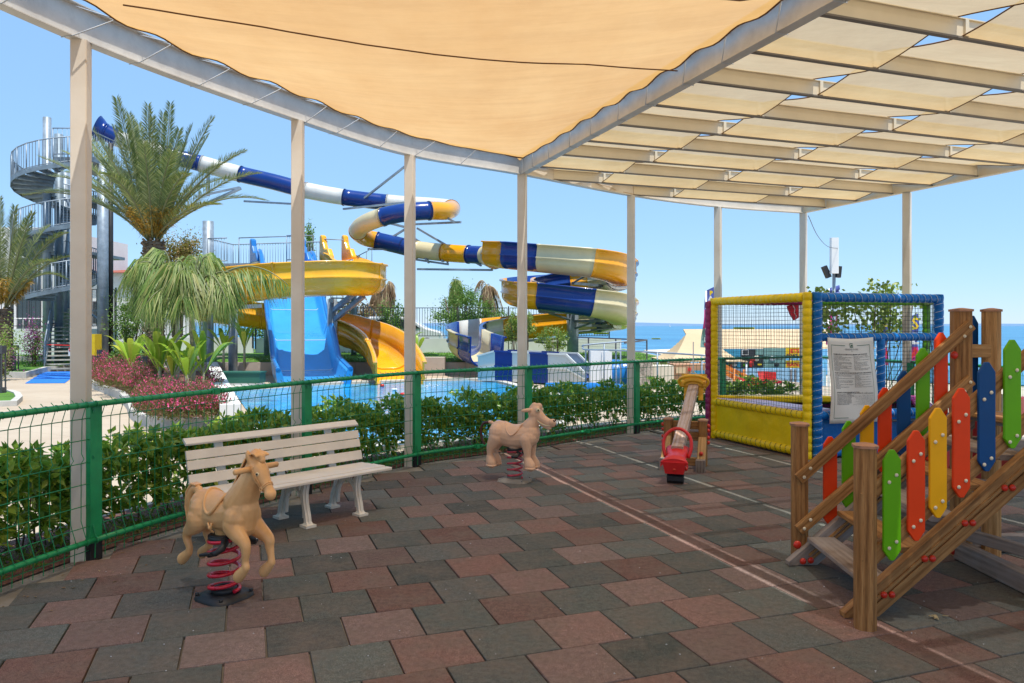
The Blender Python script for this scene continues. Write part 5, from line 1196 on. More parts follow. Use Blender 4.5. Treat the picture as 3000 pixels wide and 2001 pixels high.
# flare to the open flume
fl = thing('open_flume', 'open yellow, navy and cream spiral flume round a grey post with blue white end', 'water slide', (0, 31, 0))
HW, HH = 1.25, 1.06
a, b_ = D(1112, 586, 31.2), D(1136, 586, 30.6); FRa = frames([a, a.lerp(b_, .5), b_])
mb = sweep(FRa, [tubeprof(.38), tubeprof(.48), tubeprof(.58)]); mb.build('flare_cone', M['sc'], fl)
cf = [(1134, 585, 30.6), (1169, 588, 29.9), (1243, 595, 29.3), (1300, 600, 29.0), (1357, 606, 28.9), (1398, 615, 29.2), (1424, 628, 30.4), (1424, 638, 32.2), (1400, 644, 33.6), (1355, 648, 34.2), (1300, 652, 34.2), (1235, 659, 33.6), (1194, 666, 32.2), (1187, 673, 30.7), (1215, 679, 29.6), (1243, 682, 29.3), (1300, 689, 29.0), (1357, 697, 28.9), (1398, 705, 29.2), (1424, 718, 30.4), (1424, 728, 32.2),
      (1400, 733, 33.6), (1370, 738, 34.2), (1290, 744, 34), (1200, 752, 33.2), (1130, 760, 32), (1085, 768, 30.6), (1066, 778, 29.2), (1070, 789, 27.6), (1090, 800, 26.2), (1118, 809, 25.2)]
kf = ['sy', 'sb', 'sc', 'sc', 'sy', 'sy', 'sb', 'sc', 'sc', 'sy', 'sb', 'sb', 'sy', 'sy', 'sy', 'sb', 'sb', 'sc', 'sc', 'sy', 'sb', 'sb', 'sc', 'sy', 'sy', 'sw', 'sb', 'sb', 'sc', 'sb']
run(fl, [D(*p) for p in cf], kf, chanprof(HW, HH), 6)
# straight run-out trough
ra, rb_ = GW(1400, 1117), GW(1715, 1128); rl = (rb_-ra).length; rd = (rb_-ra)/rl; rn = V((rd.y, -rd.x, 0))
for k in range(6):
    u0, u1 = k/6, (k+1)/6; mk = 'sb' if k in (1, 3) else 'sw'
    if k == 5: mk = 'sw'
    for side in (0, 1):
        o_ = rn*(0 if side == 0 else -1.0); A, B_ = ra+rd*rl*u0+o_, ra+rd*rl*u1+o_; hh = .98-.10*u0; h2 = .98-.10*u1
        if k == 0: hh = .8
        if k == 5: h2 = .35
        mb = MB(); mb.prism([A+V((0, 0, .02)), B_+V((0, 0, .02)), B_+V((0, 0, h2)), A+V((0, 0, hh))], -rn*.05); o = mb.build('trough_side', M[mk], fl)
        mb = MB(); mb.beam(A+rn*.03+V((0, 0, hh*.52)), B_+rn*.03+V((0, 0, h2*.52)), .06, .04); mb.build('trough_rib', M[mk], o); mb = MB(); mb.beam(A+rn*.03+V((0, 0, hh)), B_+rn*.03+V((0, 0, h2)), .09, .05); mb.build('trough_rib', M[mk], o)
    mb = MB(); A, B_ = ra+rd*rl*u0, ra+rd*rl*u1; mb.quad(A+V((0, 0, .3)), B_+V((0, 0, .2)), B_-rn*1.0+V((0, 0, .2)), A-rn*1.0+V((0, 0, .3))); mb.build('trough_floor', M['sb'], fl)
# round blue end piece and float tube
e0 = GW(1835, 1140); hood = thing('splash_tunnel', 'rounded glossy blue slide end piece behind the laurel hedge, left of the seesaw', 'slide end', e0)
mb = MB(); c = GW(1800, 1128); mb.sph(c+V((0, 0, .30)), .62, 24, 14, (1., .8, .75)); mb.sph(c+V((.28, -.1, .42)), .38, 20, 12, (1, .8, .8)); me_ = fuse(mb, .03, 3); place(me_, 'dome', M['slblip'], hood, Matrix.Identity(4))
mb = MB(); mb.tube(catmull([GW(1600, 1150)+V((0, 0, .1)), GW(1700, 1152)+V((0, 0, .13)), GW(1800, 1160)+V((0, 0, .15)), GW(1870, 1166)+V((0, 0, .15))], 5), .16, 14); mb.build('side_tube', M['slblip'], hood)
mb = MB(); mb.sph(c+V((.38, -.46, .48)), .05, 10, 8, (1, .5, .7)); mb.build('white_plug', M['wht2'], hood)
# amber wide flume
yf = thing('amber_flume', 'wide open amber water slide curving in front of the azure slide into the pool', 'water slide', (-6, 26, 0))
cy = [(776, 612, 31), (800, 624, 30.4), (820, 636, 29.2), (838, 642, 27.4), (834, 643, 25.7), (800, 641, 24.5), (760, 641, 24.0), (700, 644, 23.8), (620, 649, 23.8), (545, 658, 24.2), (482, 673, 25.4), (455, 690, 27.3), (470, 704, 29.2), (530, 716, 30.6), (610, 727, 31), (690, 739, 30.8), (760, 750, 30.2), (800, 762, 29), (845, 778, 27.6), (880, 800, 26.0), (899, 826, 24.6), (912, 852, 23.3), (918, 872, 22.4)]
run(yf, [D(*p) for p in cy], ['sy2']*(len(cy)-1), chanprof(1.45, 1.08, .06, .07), 6, name='flume_channel')
P_ = catmull([D(*p) for p in cy], 6); FRy = frames(P_)
for k in (26, 46, 62, 84, 104, 118):
    p, t, s, u = FRy[k]; pr = [(a*1.03, b_*1.03) for a, b_ in chanprof(1.45, 1.08, .12, .08)]; sweep([(p-t*.04, t, s, u), (p+t*.04, t, s, u)], pr).build('joint_flange', M['sy2'], yf)
# entry cheeks of amber flume and azure slide
def cheek(base, mat, par, h=1.15):
    b_ = V(base); prof = [(0, 0), (0, h), (.12, h+.06), (.28, h), (.36, h*.72), (.55, h*.45), (.9, h*.42), (1.15, h*.1), (1.15, 0)]
    mb = MB(); d = V((.55, -.8, 0)).normalized(); mb.prism([b_+d*a+V((0, 0, z)) for a, z in prof], V((.8, .55, 0))*.22); o = mb.build('entry_cheek', M[mat], par); bv = o.modifiers.new('b', 'BEVEL'); bv.width = .06; bv.segments = 3
cheek(D(733, 598, 31.2), 'sy2', yf, 1.0); cheek(D(783, 598, 31.2), 'sy2', yf, 1.0)
mb = MB(); mb.tube([D(742, 549, 31.0), D(797, 551, 31.0)], .02, 6); mb.build('grab_bar', M['galv'], yf)
# azure family slide
az = thing('azure_slide', 'broad azure blue straight water slide with darker steps running down into the pool', 'water slide', (-7, 25, 0))
xb = (916-1500)/F*22.9
zs = [(22.4, -.05), (22.9, .02), (24.4, .22), (25.0, .55), (26.0, 1.25), (27.0, 1.55), (28.2, 2.35), (29.6, 3.35), (31, 4.25), (32.2, 4.42), (33.4, 4.46)]
PA = [V((xb+(d-22.9)*-.395, d, z)) for d, z in zs]; PA = catmull(PA, 4); FRz = frames(PA)
zp = [(-1.12, .50), (-1.12, .44), (-1.06, .0), (-.98, -.10), (.98, -.10), (1.06, .0), (1.12, .44), (1.12, .50), (.98, .50), (.93, .40), (.86, .06), (.78, 0), (-.78, 0), (-.86, .06), (-.93, .40), (-.98, .50)]
sweep(FRz, zp).build('slide_bed', M['slb'], az)
for s_ in (-1, 1):
    mb = MB(); mb.tube([p+s*1.05*s_+u*.50 for p, t, s, u in FRz], .075, 8); mb.build('side_rim', M['slblip'], az)
for k in (9, 16, 24):
    p, t, s, u = FRz[k]; mb = MB(); mb.tube([p-s*.9+u*.1, p-s*.8+u*.008, p+s*.8+u*.008, p+s*.9+u*.1], .012, 4); mb.build('joint_line', M['wht2'], az)
p, t, s, u = FRz[-2]; 
for s_ in (-1, 1): cheek(V((p.x+s_*1.05, p.y-1.2, 4.4)), 'slblip', az, 1.0)
# platform with railings behind both slides
pf = thing('slide_platform', 'raised grey steel platform with railings feeding the azure and amber slides', 'platform', (-11, 33.5, 0))
mb = MB(); mb.prism([V(p) for p in [(-13.2, 32.6, 4.35), (-8.6, 31.6, 4.35), (-8.3, 33.8, 4.35), (-13, 35, 4.35)]], (0, 0, .1)); mb.build('deck', M['galv'], pf)
def balus(par, pts, z0, h, step=.14, mat='galv', name='railing'):
    mb = MB(); pts = [V(p) for p in pts]
    for z in (h, .12): mb.tube([p+V((0, 0, z)) for p in pts], .025, 6)
    for a, b_ in zip(pts[:-1], pts[1:]):
        n = max(1, round((b_-a).length/step))
        for k in range(n+1): p = a.lerp(b_, k/n); mb.tube([p+V((0, 0, .12 if k else 0)), p+V((0, 0, h))], .010 if k else .024, 4)
    return mb.build(name, M[mat], par)
balus(pf, [(-13.2, 32.6, 4.45), (-13.0, 35, 4.45), (-8.3, 33.8, 4.45)], 4.45, 1.1); balus(pf, [(-12.4, 34.1, 4.45), (-8.8, 33.2, 4.45)], 4.45, 1.3, 3)
balus(pf, [(-13.2, 32.6, 4.45), (-12.3, 32.4, 4.45)], 4.45, 1.1); balus(pf, [(-9.6, 32.0, 4.45), (-9.0, 31.8, 4.45)], 4.45, 1.15)
def pole(par, x, d, ztop, r, name='support_pole', mat='galv', z0=0., arm=None):
    X = (x*K-CX)/F*d; mb = MB(); mb.tube([(X, d, z0), (X, d, ztop)], r, 16); mb.tube([(X, d, z0), (X, d, z0+.05)], r*1.7, 12); return mb.build(name, M[mat], par)
for x, d, zt, r in ((612, 33.6, 4.35, .12), (700, 33.2, 4.35, .12), (640, 34.5, 4.35, .1), (742, 31, 3.6, .12)): pole(pf, x, d, zt, r)
for x, d, zt, r in ((535, 26.5, 2.35, .155), (763, 26.6, 2.7, .17), (482, 27.5, 2.2, .11), (840, 29.8, 2.1, .1)): pole(yf, x, d, zt, r)
for a, b_ in [(D(535, 706, 26.5), D(600, 702, 27)), (D(763, 738, 26.6), D(835, 680, 25.5)), (D(763, 715, 26.6), D(815, 672, 25.2)), (D(763, 690, 26.6), D(760, 690, 24.6)), (D(535, 712, 26.5), D(470, 716, 27.5)), (D(535, 700, 26.5), D(560, 690, 24.6))]: mb = MB(); mb.beam(a, b_, .14, .14); mb.build('support_arm', M['galv'], yf)
# stairs seen under the amber slide
sta = thing('service_stair', 'dark grey steel spiral service stair under the amber flume beside its support pole', 'stairs', D(815, 700, 33))
mb = MB(); c = D(812, 700, 33.5); mb.tube([V((c.x, c.y, .4)), V((c.x, c.y, 4.3))], .12, 12); mb.build('pole', M['galvd'], sta); mb = MB(); mbr = MB()
for k in range(22):
    a = -.9+k*.32; z = .6+k*.17; d1 = V((math.cos(a), math.sin(a), 0)); s1 = V((-d1.y, d1.x, 0)); mb.beam(V((c.x, c.y, z)), V((c.x, c.y, z))+d1*1.0, .12, .05, up=UP, w1=.3)
    e = V((c.x, c.y, z))+d1; mbr.tube([e, e+V((0, 0, 1))], .015, 4)
mbr.tube([V((c.x, c.y, .6+k*.17+1))+V((math.cos(-.9+k*.32), math.sin(-.9+k*.32), 0)) for k in range(22)], .02, 5)
mb.build('treads', M['galvd'], sta); mbr.build('railing', M['galvd'], sta)
# supports of the tube slide and the flume
pole(fl, 1315, 31.6, 3.25, .24, mat='galv'); 
for q, (xs, ys, d0, xe, ye, d1) in enumerate([(1315, 632, 31.6, 1384, 612, 29.3), (1315, 738, 31.6, 1384, 730, 29.3), (1315, 612, 31.6, 1200, 602, 30), (1315, 718, 31.6, 1240, 710, 29.6), (1315, 745, 31.6, 1435, 745, 32), (1315, 650, 31.6, 1400, 652, 33.5), (1315, 775, 31.6, 1200, 777, 33)]):
    mb = MB(); mb.beam(D(xs, ys, d0), D(xe, ye+6, d1), .13, .11); mb.tube([D(xs, ys+18, d0), D(xs+(xe-xs)*.75, ye+8, d0+(d1-d0)*.75)], .045, 6)
    e = D(xe, ye+6, d1); mb.beam(e-V((0, 0, .02)), e+V((0, 0, .22)), .16, .05); mb.build('bracket', M['galvd'], fl)
for (a, b_) in [(((668, 468, 35), (560, 462, 35))), ((788, 480, 35), (930, 465, 33.6)), ((812, 474, 35), (935, 378, 33.4)), ((878, 508, 31), (940, 524, 33)), ((930, 516, 33), (1058, 510, 31)), ((845, 572, 33.6), (940, 572, 32.8)), ((866, 566, 33.4), (940, 520, 33)), ((940, 538, 32.8), (1018, 600, 31.8)), ((940, 548, 32.8), (985, 603, 32)), ((958, 618, 32), (1128, 620, 31)), ((948, 595, 32.5), (1030, 607, 32)), ((958, 524, 32.8), (1105, 610, 31.4)), ((938, 605, 32.5), (938, 470, 32.8)), ((1128, 600, 31), (1130, 622, 31)), ((1026, 592, 32), (1028, 606, 32)), ((1020, 497, 31.2), (1045, 510, 31)), ((450, 452, 34.6), (550, 430, 34.8))]:
    mb = MB(); mb.beam(D(*a), D(*b_), .085, .085); mb.build('truss_bar', M['galv'], tube_s)
pole(tube_s, 938, 33, 5.3, .15)
pole(tube_s, 478, 34.8, 6.6, .245); mb = MB(); mb.beam(D(478, 466, 34.8), D(553, 432, 34.8), .12, .12); mb.build('support_arm', M['galv'], tube_s); mb = MB(); mb.beam(D(478, 450, 34.8), D(478, 384, 34.8), .12, .12); mb.build('support_arm', M['galv'], tube_s)
# ------------------------------------------------------------------ spiral stair tower
tw = thing('spiral_staircase', 'tall galvanised steel spiral staircase tower feeding the tube slide at the far left', 'staircase', D(120, 850, 31)); tw.location = (-19.2, 31, 0)
sc = D(120, 500, 31); scx, scy = sc.x+.35, 31.0; r0 = 1.62
mb = MB(); mb.tube([(D(108, 0, 31).x, 31, 0), (D(108, 0, 31).x, 31, D(0, 270, 31).z)], .16, 16); mb.build('centre_pole', M['galv'], tw)
mb = MB(); mb.tube([(D(135, 0, 31.6).x, 31.6, 0), (D(135, 0, 31.6).x, 31.6, D(0, 300, 31).z)], .17, 16); mb.build('centre_pole', M['galvd'], tw)
cx0 = D(119, 0, 31).x
def hel(a, z, r): return V((cx0+.25+r*math.cos(a), scy+r*math.sin(a), z))
z_top = D(0, 318, 31).z-1.05; z_bot = 2.9; turns = 2.25; NT = 46
A0 = -.2
mb = MB(); mbr = MB(); mbt = MB(); hr = []; lr = []
for k in range(NT+1):
    u = k/NT; a = A0 - turns*2*math.pi*(1-u); z = z_bot+(z_top-z_bot)*u; d1 = V((math.cos(a), math.sin(a), 0)); c = V((cx0+.25, scy, z))
    b0, b1 = c+d1*.15, c+d1*r0; st_ = MB; mb.beam(b0, b1, .10, .045, up=UP, w1=.36, h1=.045); mb.beam(b0-V((0, 0, .08)), b1-V((0, 0, .08)), .02, .13)
    e = b1; mbr.tube([e-V((0, 0, .12)), e+V((0, 0, 1.06))], .03, 4)
    for q in (.25, .5, .75):
        a2 = a+(turns*2*math.pi/NT)*q; e2 = hel(a2, z+(z_top-z_bot)/NT*q, r0); mbr.tube([e2, e2+V((0, 0, 1.04))], .016, 3, False)
    hr.append(e+V((0, 0, 1.07))); lr.append(e+V((0, 0, .1)))
mb.build('treads', M['galvd'], tw); mbr.tube(hr, .025, 6); mbr.tube(lr, .018, 5); 
for k in range(NT): mbt.beam(hel(A0-turns*6.2832*(1-k/NT), z_bot+(z_top-z_bot)*k/NT-.03, r0+.02), hel(A0-turns*6.2832*(1-(k+1)/NT), z_bot+(z_top-z_bot)*(k+1)/NT-.03, r0+.02), .02, .17)
mbr.build('railing', M['galv'], tw); mbt.build('side_stringer', M['galvd'], tw)
# top platform
zt = z_top; mb = MB(); pa, pb = D(192, 0, 31).x, D(246, 0, 31).x; mb.prism([V((pa-.6, 29.9, zt-.12)), V((pb, 29.9, zt-.12)), V((pb, 33.6, zt-.12)), V((pa-.6, 33.6, zt-.12))], (0, 0, .16)); mb.build('deck', M['galvd'], tw)
balus(tw, [(pa-.6, 29.9, zt+.04), (pb-.25, 29.9, zt+.04), (pb-.25, 33, zt+.04)], zt, 1.15, .2)
for k, zz in enumerate((D(0, 470, 31).z, D(0, 588, 31).z)):
    mb = MB(); mb.prism([V((pa-.2, 30.3, zz)), V((pb-.3, 30.3, zz)), V((pb-.3, 33.0, zz)), V((pa-.2, 33.0, zz))], (0, 0, .12)); mb.build('landing', M['galvd'], tw); balus(tw, [(pa, 30.3, zz+.12), (pb-.3, 30.3, zz+.12)], zz, 1.1, .18)
for x, d, ztp, r in ((236, 30.6, zt-.1, .21), (246, 32.2, zt-.1, .17), (150, 32.8, zt, .17)): pole(tw, x, d, ztp, r, 'tower_leg')
mb = MB(); mb.tube([(D(254, 0, 31).x, 31, 0), (D(254, 0, 31).x, 31, D(0, 330, 31).z)], .10, 12); mb.build('black_pipe', M['black'], tw)
mb = MB()
for y0, y1 in ((595, 640), (680, 640), (700, 740)): mb.beam(D(176, y0, 32.5), D(238, y1, 31), .06, .06)
mb.beam(D(176, 715, 32), D(238, 712, 31), .06, .06); mb.build('brace', M['galvd'], tw)
# straight lower flight
fb, ft = G(131, 850), V((0, 0, 0)); fb = V((D(134, 0, 29.2).x, 29.2, 0)); ftp = V((D(158, 0, 33.4).x, 33.4, 2.9)); fd = (ftp-fb); fdh = V((fd.x, fd.y, 0)).normalized(); fs = V((fdh.y, -fdh.x, 0)); FWD = .78
mb = MB()
for k in range(18):
    p = fb.lerp(ftp, (k+.5)/18); mb.beam(p-fs*FWD/2*1.15, p+fs*FWD/2*1.15, .24, .05)
mb.build('flight_treads', pbr('worn_tread', (.42, .41, .36), .7, .2, 5, 50, .3), tw)
for s_ in (-1, 1):
    mb = MB(); a = fb+fs*s_*FWD*.6; b_ = ftp+fs*s_*FWD*.6; mb.beam(a+V((0, 0, .05)), b_+V((0, 0, .05)), .03, .24)
    mb.tube([a+V((0, 0, 1.05)), b_+V((0, 0, 1.05))], .028, 6)
    for k in range(26): p = a.lerp(b_, k/25); mb.tube([p, p+V((0, 0, 1.05))], .012 if k % 5 else .025, 4)
    mb.build('flight_railing', M['galv'], tw)
mb = MB(); sgc = D(165, 802, 29.4); mb.box(sgc+V((0, 0, -.12)), .27, .015, .27); o = mb.build('no_entry_sign', M['wht2']); tag(o, 'small white sign with a red no entry disc hung across the stair flight', 'sign')
mb = MB(); mb.tube([sgc+V((0, -.02, .0)), sgc+V((0, -.012, 0))], .12, 24); mb.v = [tuple(V(p)) for p in mb.v]; c = sgc+V((0, -.012, -.0)); mb = MB(); mb.tube([c, c+V((0, -.006, 0))], .115, 24); mb.build('red_disc', M['inkred'], o)
mb = MB(); mb.box(c+V((0, -.010, 0)), .16, .006, .035); mb.build('white_bar', M['wht2'], o)
mb = MB(); mb.tube(catmull([fb+fs*-.45+V((0, .1, 1.02)), sgc+V((-.1, 0, .15)), sgc+V((.1, 0, .15)), fb+fs*.5+V((0, .1, 1.04))], 6), .02, 5); o = mb.build('barrier_tape', M['inkred']); tag(o, 'red and white barrier tape slung across the foot of the stairs', 'tape')
mb = MB(); A = [GW(74, 1121), GW(190, 1120), GW(235, 1087), GW(128, 1088)]; mb.prism([V((p.x, p.y, -.026)) for p in A], (0, 0, .012)); o = mb.build('blue_mat', M['bluemat']); tag(o, 'bright blue mat laid on the paving at the foot of the stair flight', 'mat')
# bollard lights
def bollard(x, y, h, r, label):
    c = GW(x, y); o = thing('bollard_light', label, 'bollard light', c, 'dark grey bollard lights'); mb = MB(); mb.box(c+V((0, 0, h*.08)), r*2, r*2, h*.16); mb.build('base', M['dgrey'], o)
    mb = MB(); mb.box(c+V((0, 0, h*.92)), r*2, r*2, h*.16); mb.build('head', M['dgrey'], o); mb = MB()
    for sx in (-1, 1):
        for sy in (-1, 1): mb.beam(c+V((sx*r*.8, sy*r*.8, h*.15)), c+V((sx*r*.8, sy*r*.8, h*.86)), r*.3, r*.3)
    mb.build('leg_rods', M['dgrey'], o)
bollard(43, 1096, 1.05, .10, 'grey bollard light on the lawn left of the purple bougainvillea'); bollard(2, 1158, 1.25, .09, 'grey bollard light cut by the left photo edge, on the near verge')
bollard(295, 1098, .9, .09, 'grey bollard light at the left end of the crimson flower bed'); bollard(418, 1150, .95, .085, 'grey bollard light in the middle of the crimson flowers')
# ------------------------------------------------------------------ hotel and villas at the left
def building(name, x0, x1, y0, y1, z1, label, floors=(), win=(), roof=None):
    o = thing(name, label, 'building', ((x0+x1)/2, y0, 0)); mb = MB(); mb.prism([V(p) for p in [(x0, y0, 0), (x1, y0, 0), (x1, y1, 0), (x0, y1, 0)]], (0, 0, z1)); mb.build('wall', M['white'], o)
    for (wx0, wx1, wz0, wz1) in win:
        mb = MB(); mb.prism([V((wx0, y0-.03, wz0)), V((wx1, y0-.03, wz0)), V((wx1, y0-.03, wz1)), V((wx0, y0-.03, wz1))], (0, .02, 0)); w_ = mb.build('window', M['glass'], o); mb = MB()
        for a, b_, c_, d_ in ((wx0-.05, wx0, wz0, wz1), (wx1, wx1+.05, wz0, wz1), ((wx0+wx1)/2-.03, (wx0+wx1)/2+.03, wz0, wz1), (wx0-.05, wx1+.05, wz1, wz1+.06)): mb.prism([V((a, y0-.06, c_)), V((b_, y0-.06, c_)), V((b_, y0-.06, d_)), V((a, y0-.06, d_))], (0, .06, 0))
        mb.build('window_frame', M['dgrey'], w_)
    for zf_ in floors: mb = MB(); mb.prism([V(p) for p in [(x0-.3, y0-.9, zf_), (x1+.3, y0-.9, zf_), (x1+.3, y0-.01, zf_), (x0-.3, y0-.01, zf_)]], (0, 0, .22)); mb.build('balcony', M['white'], o); 
    for zf_ in floors: balus(o, [(x0-.2, y0-.85, zf_+.22), (x1+.2, y0-.85, zf_+.22)], zf_, .95, .35, 'wht2', 'balcony_railing')
    if roof: 
        mb = MB(); e = .4; cxm = (x0+x1)/2; mb.v = [(x0-e, y0-e, z1), (x1+e, y0-e, z1), (x1+e, y1+e, z1), (x0-e, y1+e, z1), (cxm-(x1-x0)*.2, (y0+y1)/2, z1+roof), (cxm+(x1-x0)*.2, (y0+y1)/2, z1+roof)]
        for f in ([0, 1, 5, 4], [1, 2, 5], [2, 3, 4, 5], [3, 0, 4], [3, 2, 1, 0]): mb.face(f)
        mb.build('roof', M['roof'], o)
    return o
building('hotel_wing', -37, -26.6, 43, 52, 7.4, 'white hotel wing with tall dark windows behind the spiral staircase', win=[(-35.5+2.4*k, -34.2+2.4*k, 1.4, 5.6) for k in range(4)], floors=(1.0,))
building('white_villa', -26.4, -23.2, 46, 54, 5.0, 'white villa gable with red tiled eave between the stair tower legs and the date palm', win=[(-25.6, -24.6, 1.9, 3.2)], roof=.5)
building('terraced_villa', -33.6, -29.6, 60, 70, 6.4, 'pale grey stone villa with small balconies left of the date palm', floors=(2.2, 4.6), win=[(-33, -32.2, 2.6, 4.2), (-31.6, -30.8, 2.6, 4.2), (-33, -32.2, 4.9, 6.1)])
# red flowers & white chairs on the hotel terrace
for k in range(9):
    c = V((-27.4-1.0*k, 40.2, 1.2)); o = thing('terrace_chair', 'white chair on the hotel terrace behind the far left railing', 'chair', c, 'white chairs on the hotel terrace'); mb = MB(); mb.box(c+V((0, 0, .44)), .45, .45, .05); mb.build('seat', M['wht2'], o)
    mb = MB(); mb.box(c+V((0, .2, .70)), .45, .05, .5); mb.build('backrest', M['wht2'], o)
    for sx in (-.18, .18):
        for sy_ in (-.18, .18): mb = MB(); mb.tube([c+V((sx, sy_, 0)), c+V((sx, sy_, .43))], .02, 5); mb.build('leg', M['wht2'], o)
flat('hotel_terrace', [(-45, 36), (-24, 36), (-24, 43), (-45, 43)], 1.19, M['deck'], th=1.3)
# ------------------------------------------------------------------ palms
def frond(base, tip, sag, nl, ll, lw, mode='date', vee=.5, tw=0.):
    """returns leaf arrays and rachis points; arc from base to tip bulging up by sag"""
    base, tip = V(base), V(tip); L = (tip-base).length; P = []; n = 16
    for i in range(n+1):
        u = i/n; p = base.lerp(tip, u)+V((0, 0, sag*4*u*(1-u))); P.append(p)
    Ps, Ds, Ns, Ls = [], [], [], []
    for i in range(nl):
        u = .14+.86*(i/(nl-1)) if mode == 'date' else .22+.78*(i/(nl-1)); f = u*n; k = min(n-1, int(f)); p = P[k].lerp(P[k+1], f-k); t = (P[k+1]-P[k]).normalized()
        s = t.cross(UP)
        if s.length < .25: s = V((1, .2, 0))
        s.normalize(); up = s.cross(t)
        l = ll*(math.sin(math.pi*min(1, .12+u*.80))**.6)*(1 if mode == 'date' else 1.0)
        for sg_ in (-1, 1):
            if mode == 'date': d = t*(.62+.5*u)+s*sg_*(.78)+up*vee*random.uniform(.3, 1.1)+V((random.gauss(0, .09), random.gauss(0, .09), random.gauss(0, .09)))
            else: d = t*random.uniform(.25, .7)+s*sg_*random.uniform(.1, .6)+V((random.gauss(0, .12), random.gauss(0, .12), -random.uniform(.25, .8)))
            Ps.append(p); Ds.append(d); Ns.append(up+s*sg_*.3); Ls.append(l*random.uniform(.8, 1.1))
    Ls = np.array(Ls)
    arr = leaves_np(np.array([tuple(p) for p in Ps]), np.array([tuple(p) for p in Ds]), np.array([tuple(p) for p in Ns]), Ls, lw, .15, .10 if mode == 'date' else .75)
    return arr, P
def palm_trunk(o, base, top, r0, r1, mat='trunk'):
    mb = MB(); base, top = V(base), V(top); n = max(8, int((top-base).length/.11)); P = []; rs = []
    for i in range(n+1):
        u = i/n; p = base.lerp(top, u)+V((.05*math.sin(u*3), 0, 0)); r = r0+(r1-r0)*u
        P.append(p); rs.append(r*(1.0+.0)); P.append(p+V((0, 0, .01))); rs.append(r*(1.14))
    mb.tube(P, rs, 14, smooth=False)
    if r0 > .12:
        for i in range(int(n*9)):      # cut frond bases
            u = random.random(); a = random.uniform(0, 6.28); p = base.lerp(top, u); r = r0+(r1-r0)*u; d = V((math.cos(a), math.sin(a), 0)); mb.beam(p+d*r*.9, p+d*(r*1.25)+V((0, 0, .09)), .09, .035, w1=.05)
    return mb.build('trunk', M[mat], o)
def palm(name, label, base, crown_c, tips, r0, r1, sagf, nl, ll, lw, mat, mode='date', extra=0, rad=3.2, fruit=False, trunkmat='trunk', rach='trunkg', lowz=-.1, hiz=1.35):
    o = thing(name, label, 'palm tree', base); palm_trunk(o, base, crown_c-V((0, 0, .15)), r0, r1, trunkmat); arrs = []; mb = MB()
    T = [(t, s) for t, s in tips]
    for k in range(extra):
        a = 2.4*k+random.uniform(-.3, .3); el = random.uniform(lowz, hiz); rr = rad*random.uniform(.8, 1.05)
        T.append((crown_c+V((math.cos(a)*math.cos(el), math.sin(a)*math.cos(el), math.sin(el)))*rr, sagf*rr*math.cos(el)*.8))
    for t, s in T:
        d = (V(t)-crown_c); b0 = crown_c+V((d.x, d.y, 0)).normalized()*r1*.6+V((0, 0, random.uniform(-.12, .1)))
        arr, P = frond(b0, t, s, nl, ll, lw, mode); arrs.append(arr); mb.tube(P, [.035*(1-.85*i/16)+.003 for i in range(17)], 5)
    leaf_obj('crown', arrs, M[mat], o); mb.build('frond_stalks', M[rach], o)
    if fruit:
        arrs = []
        for k in range(22):
            a = random.uniform(0, 6.28); b0 = crown_c+V((math.cos(a)*.25, math.sin(a)*.25, .12)); n = 110; e = b0+V((math.cos(a)*.55, math.sin(a)*.55, .75)); u = RNG.random(n)
            P = np.array(b0)+(np.array(e)-np.array(b0))*u[:, None]; arrs.append(leaves_np(P, rnd_dirs(n, .5), rnd_dirs(n), RNG.uniform(.12, .3, n), .02, .1, .3))
        leaf_obj('date_stalks', arrs, M['datefruit'], o)
    return o
cc = D(352, 545, 24)
def tp(x, y, dd, s=.25): return (D(x, y, 24+dd), s)
palm('date_palm', 'large date palm with orange date stalks, tallest tree, behind the crimson flower bed', V((cc.x, 24, .1)), cc,
     [tp(268, 228, -.5, .2), tp(296, 262, .8, .1), tp(340, 243, -.9, .1), tp(392, 240, .2, .1), tp(488, 272, -.4, .25), tp(478, 312, 1.2, .2), tp(560, 348, -.6, .4), tp(548, 355, 1.4, .4), tp(590, 398, -1., .45), tp(608, 460, .3, .5), tp(500, 470, -1.8, .3),
      tp(215, 300, -1., .2), tp(150, 350, .5, .4), tp(95, 362, -.6, .35), tp(55, 448, -.4, .55), tp(105, 440, 1.2, .5), tp(150, 395, 1.9, .5), tp(300, 300, 2.2, .2), tp(420, 330, 2.4, .3), tp(240, 380, 2.6, .4), tp(470, 430, 2.5, .4), tp(330, 330, -2.4, .3), tp(395, 350, -2.2, .35), tp(240, 400, -2.3, .4),
      tp(300, 270, 1.4, .15), tp(440, 290, .9, .2), tp(350, 270, 1.2, .1), tp(200, 335, 1.6, .3), tp(430, 400, -1.9, .4), tp(180, 430, -1.2, .5), tp(520, 410, 1.7, .45), tp(232, 325, .6, .2), tp(262, 292, -1.2, .15), tp(412, 300, -1.3, .2), tp(450, 335, .4, .3), tp(375, 262, 1.0, .1), tp(318, 285, 1.8, .1), tp(500, 380, .9, .4), tp(120, 405, .9, .5), tp(190, 300, 1.4, .2)], .26, .30, .2, 140, .50, .023, 'date', fruit=True, rach='datestalk')
cl = D(8, 700, 26.5)
palm('date_palm', 'smaller date palm cut off by the left photo edge, fronds arching over the stairs', V((D(10, 0, 26.5).x, 26.5, 0)), cl,
     [(D(35, 475, 26), .2), (D(75, 490, 25.5), .3), (D(150, 535, 26), .5), (D(175, 590, 25.6), .5), (D(0, 455, 26.6), .1), (D(-60, 480, 26), .3), (D(-110, 560, 26), .4), (D(110, 520, 28), .4), (D(60, 505, 28), .2), (D(120, 600, 24.6), .45), (D(-20, 470, 25), .1), (D(150, 640, 27), .5)], .22, .24, .2, 120, .44, .023, 'date', fruit=True, rach='datestalk')
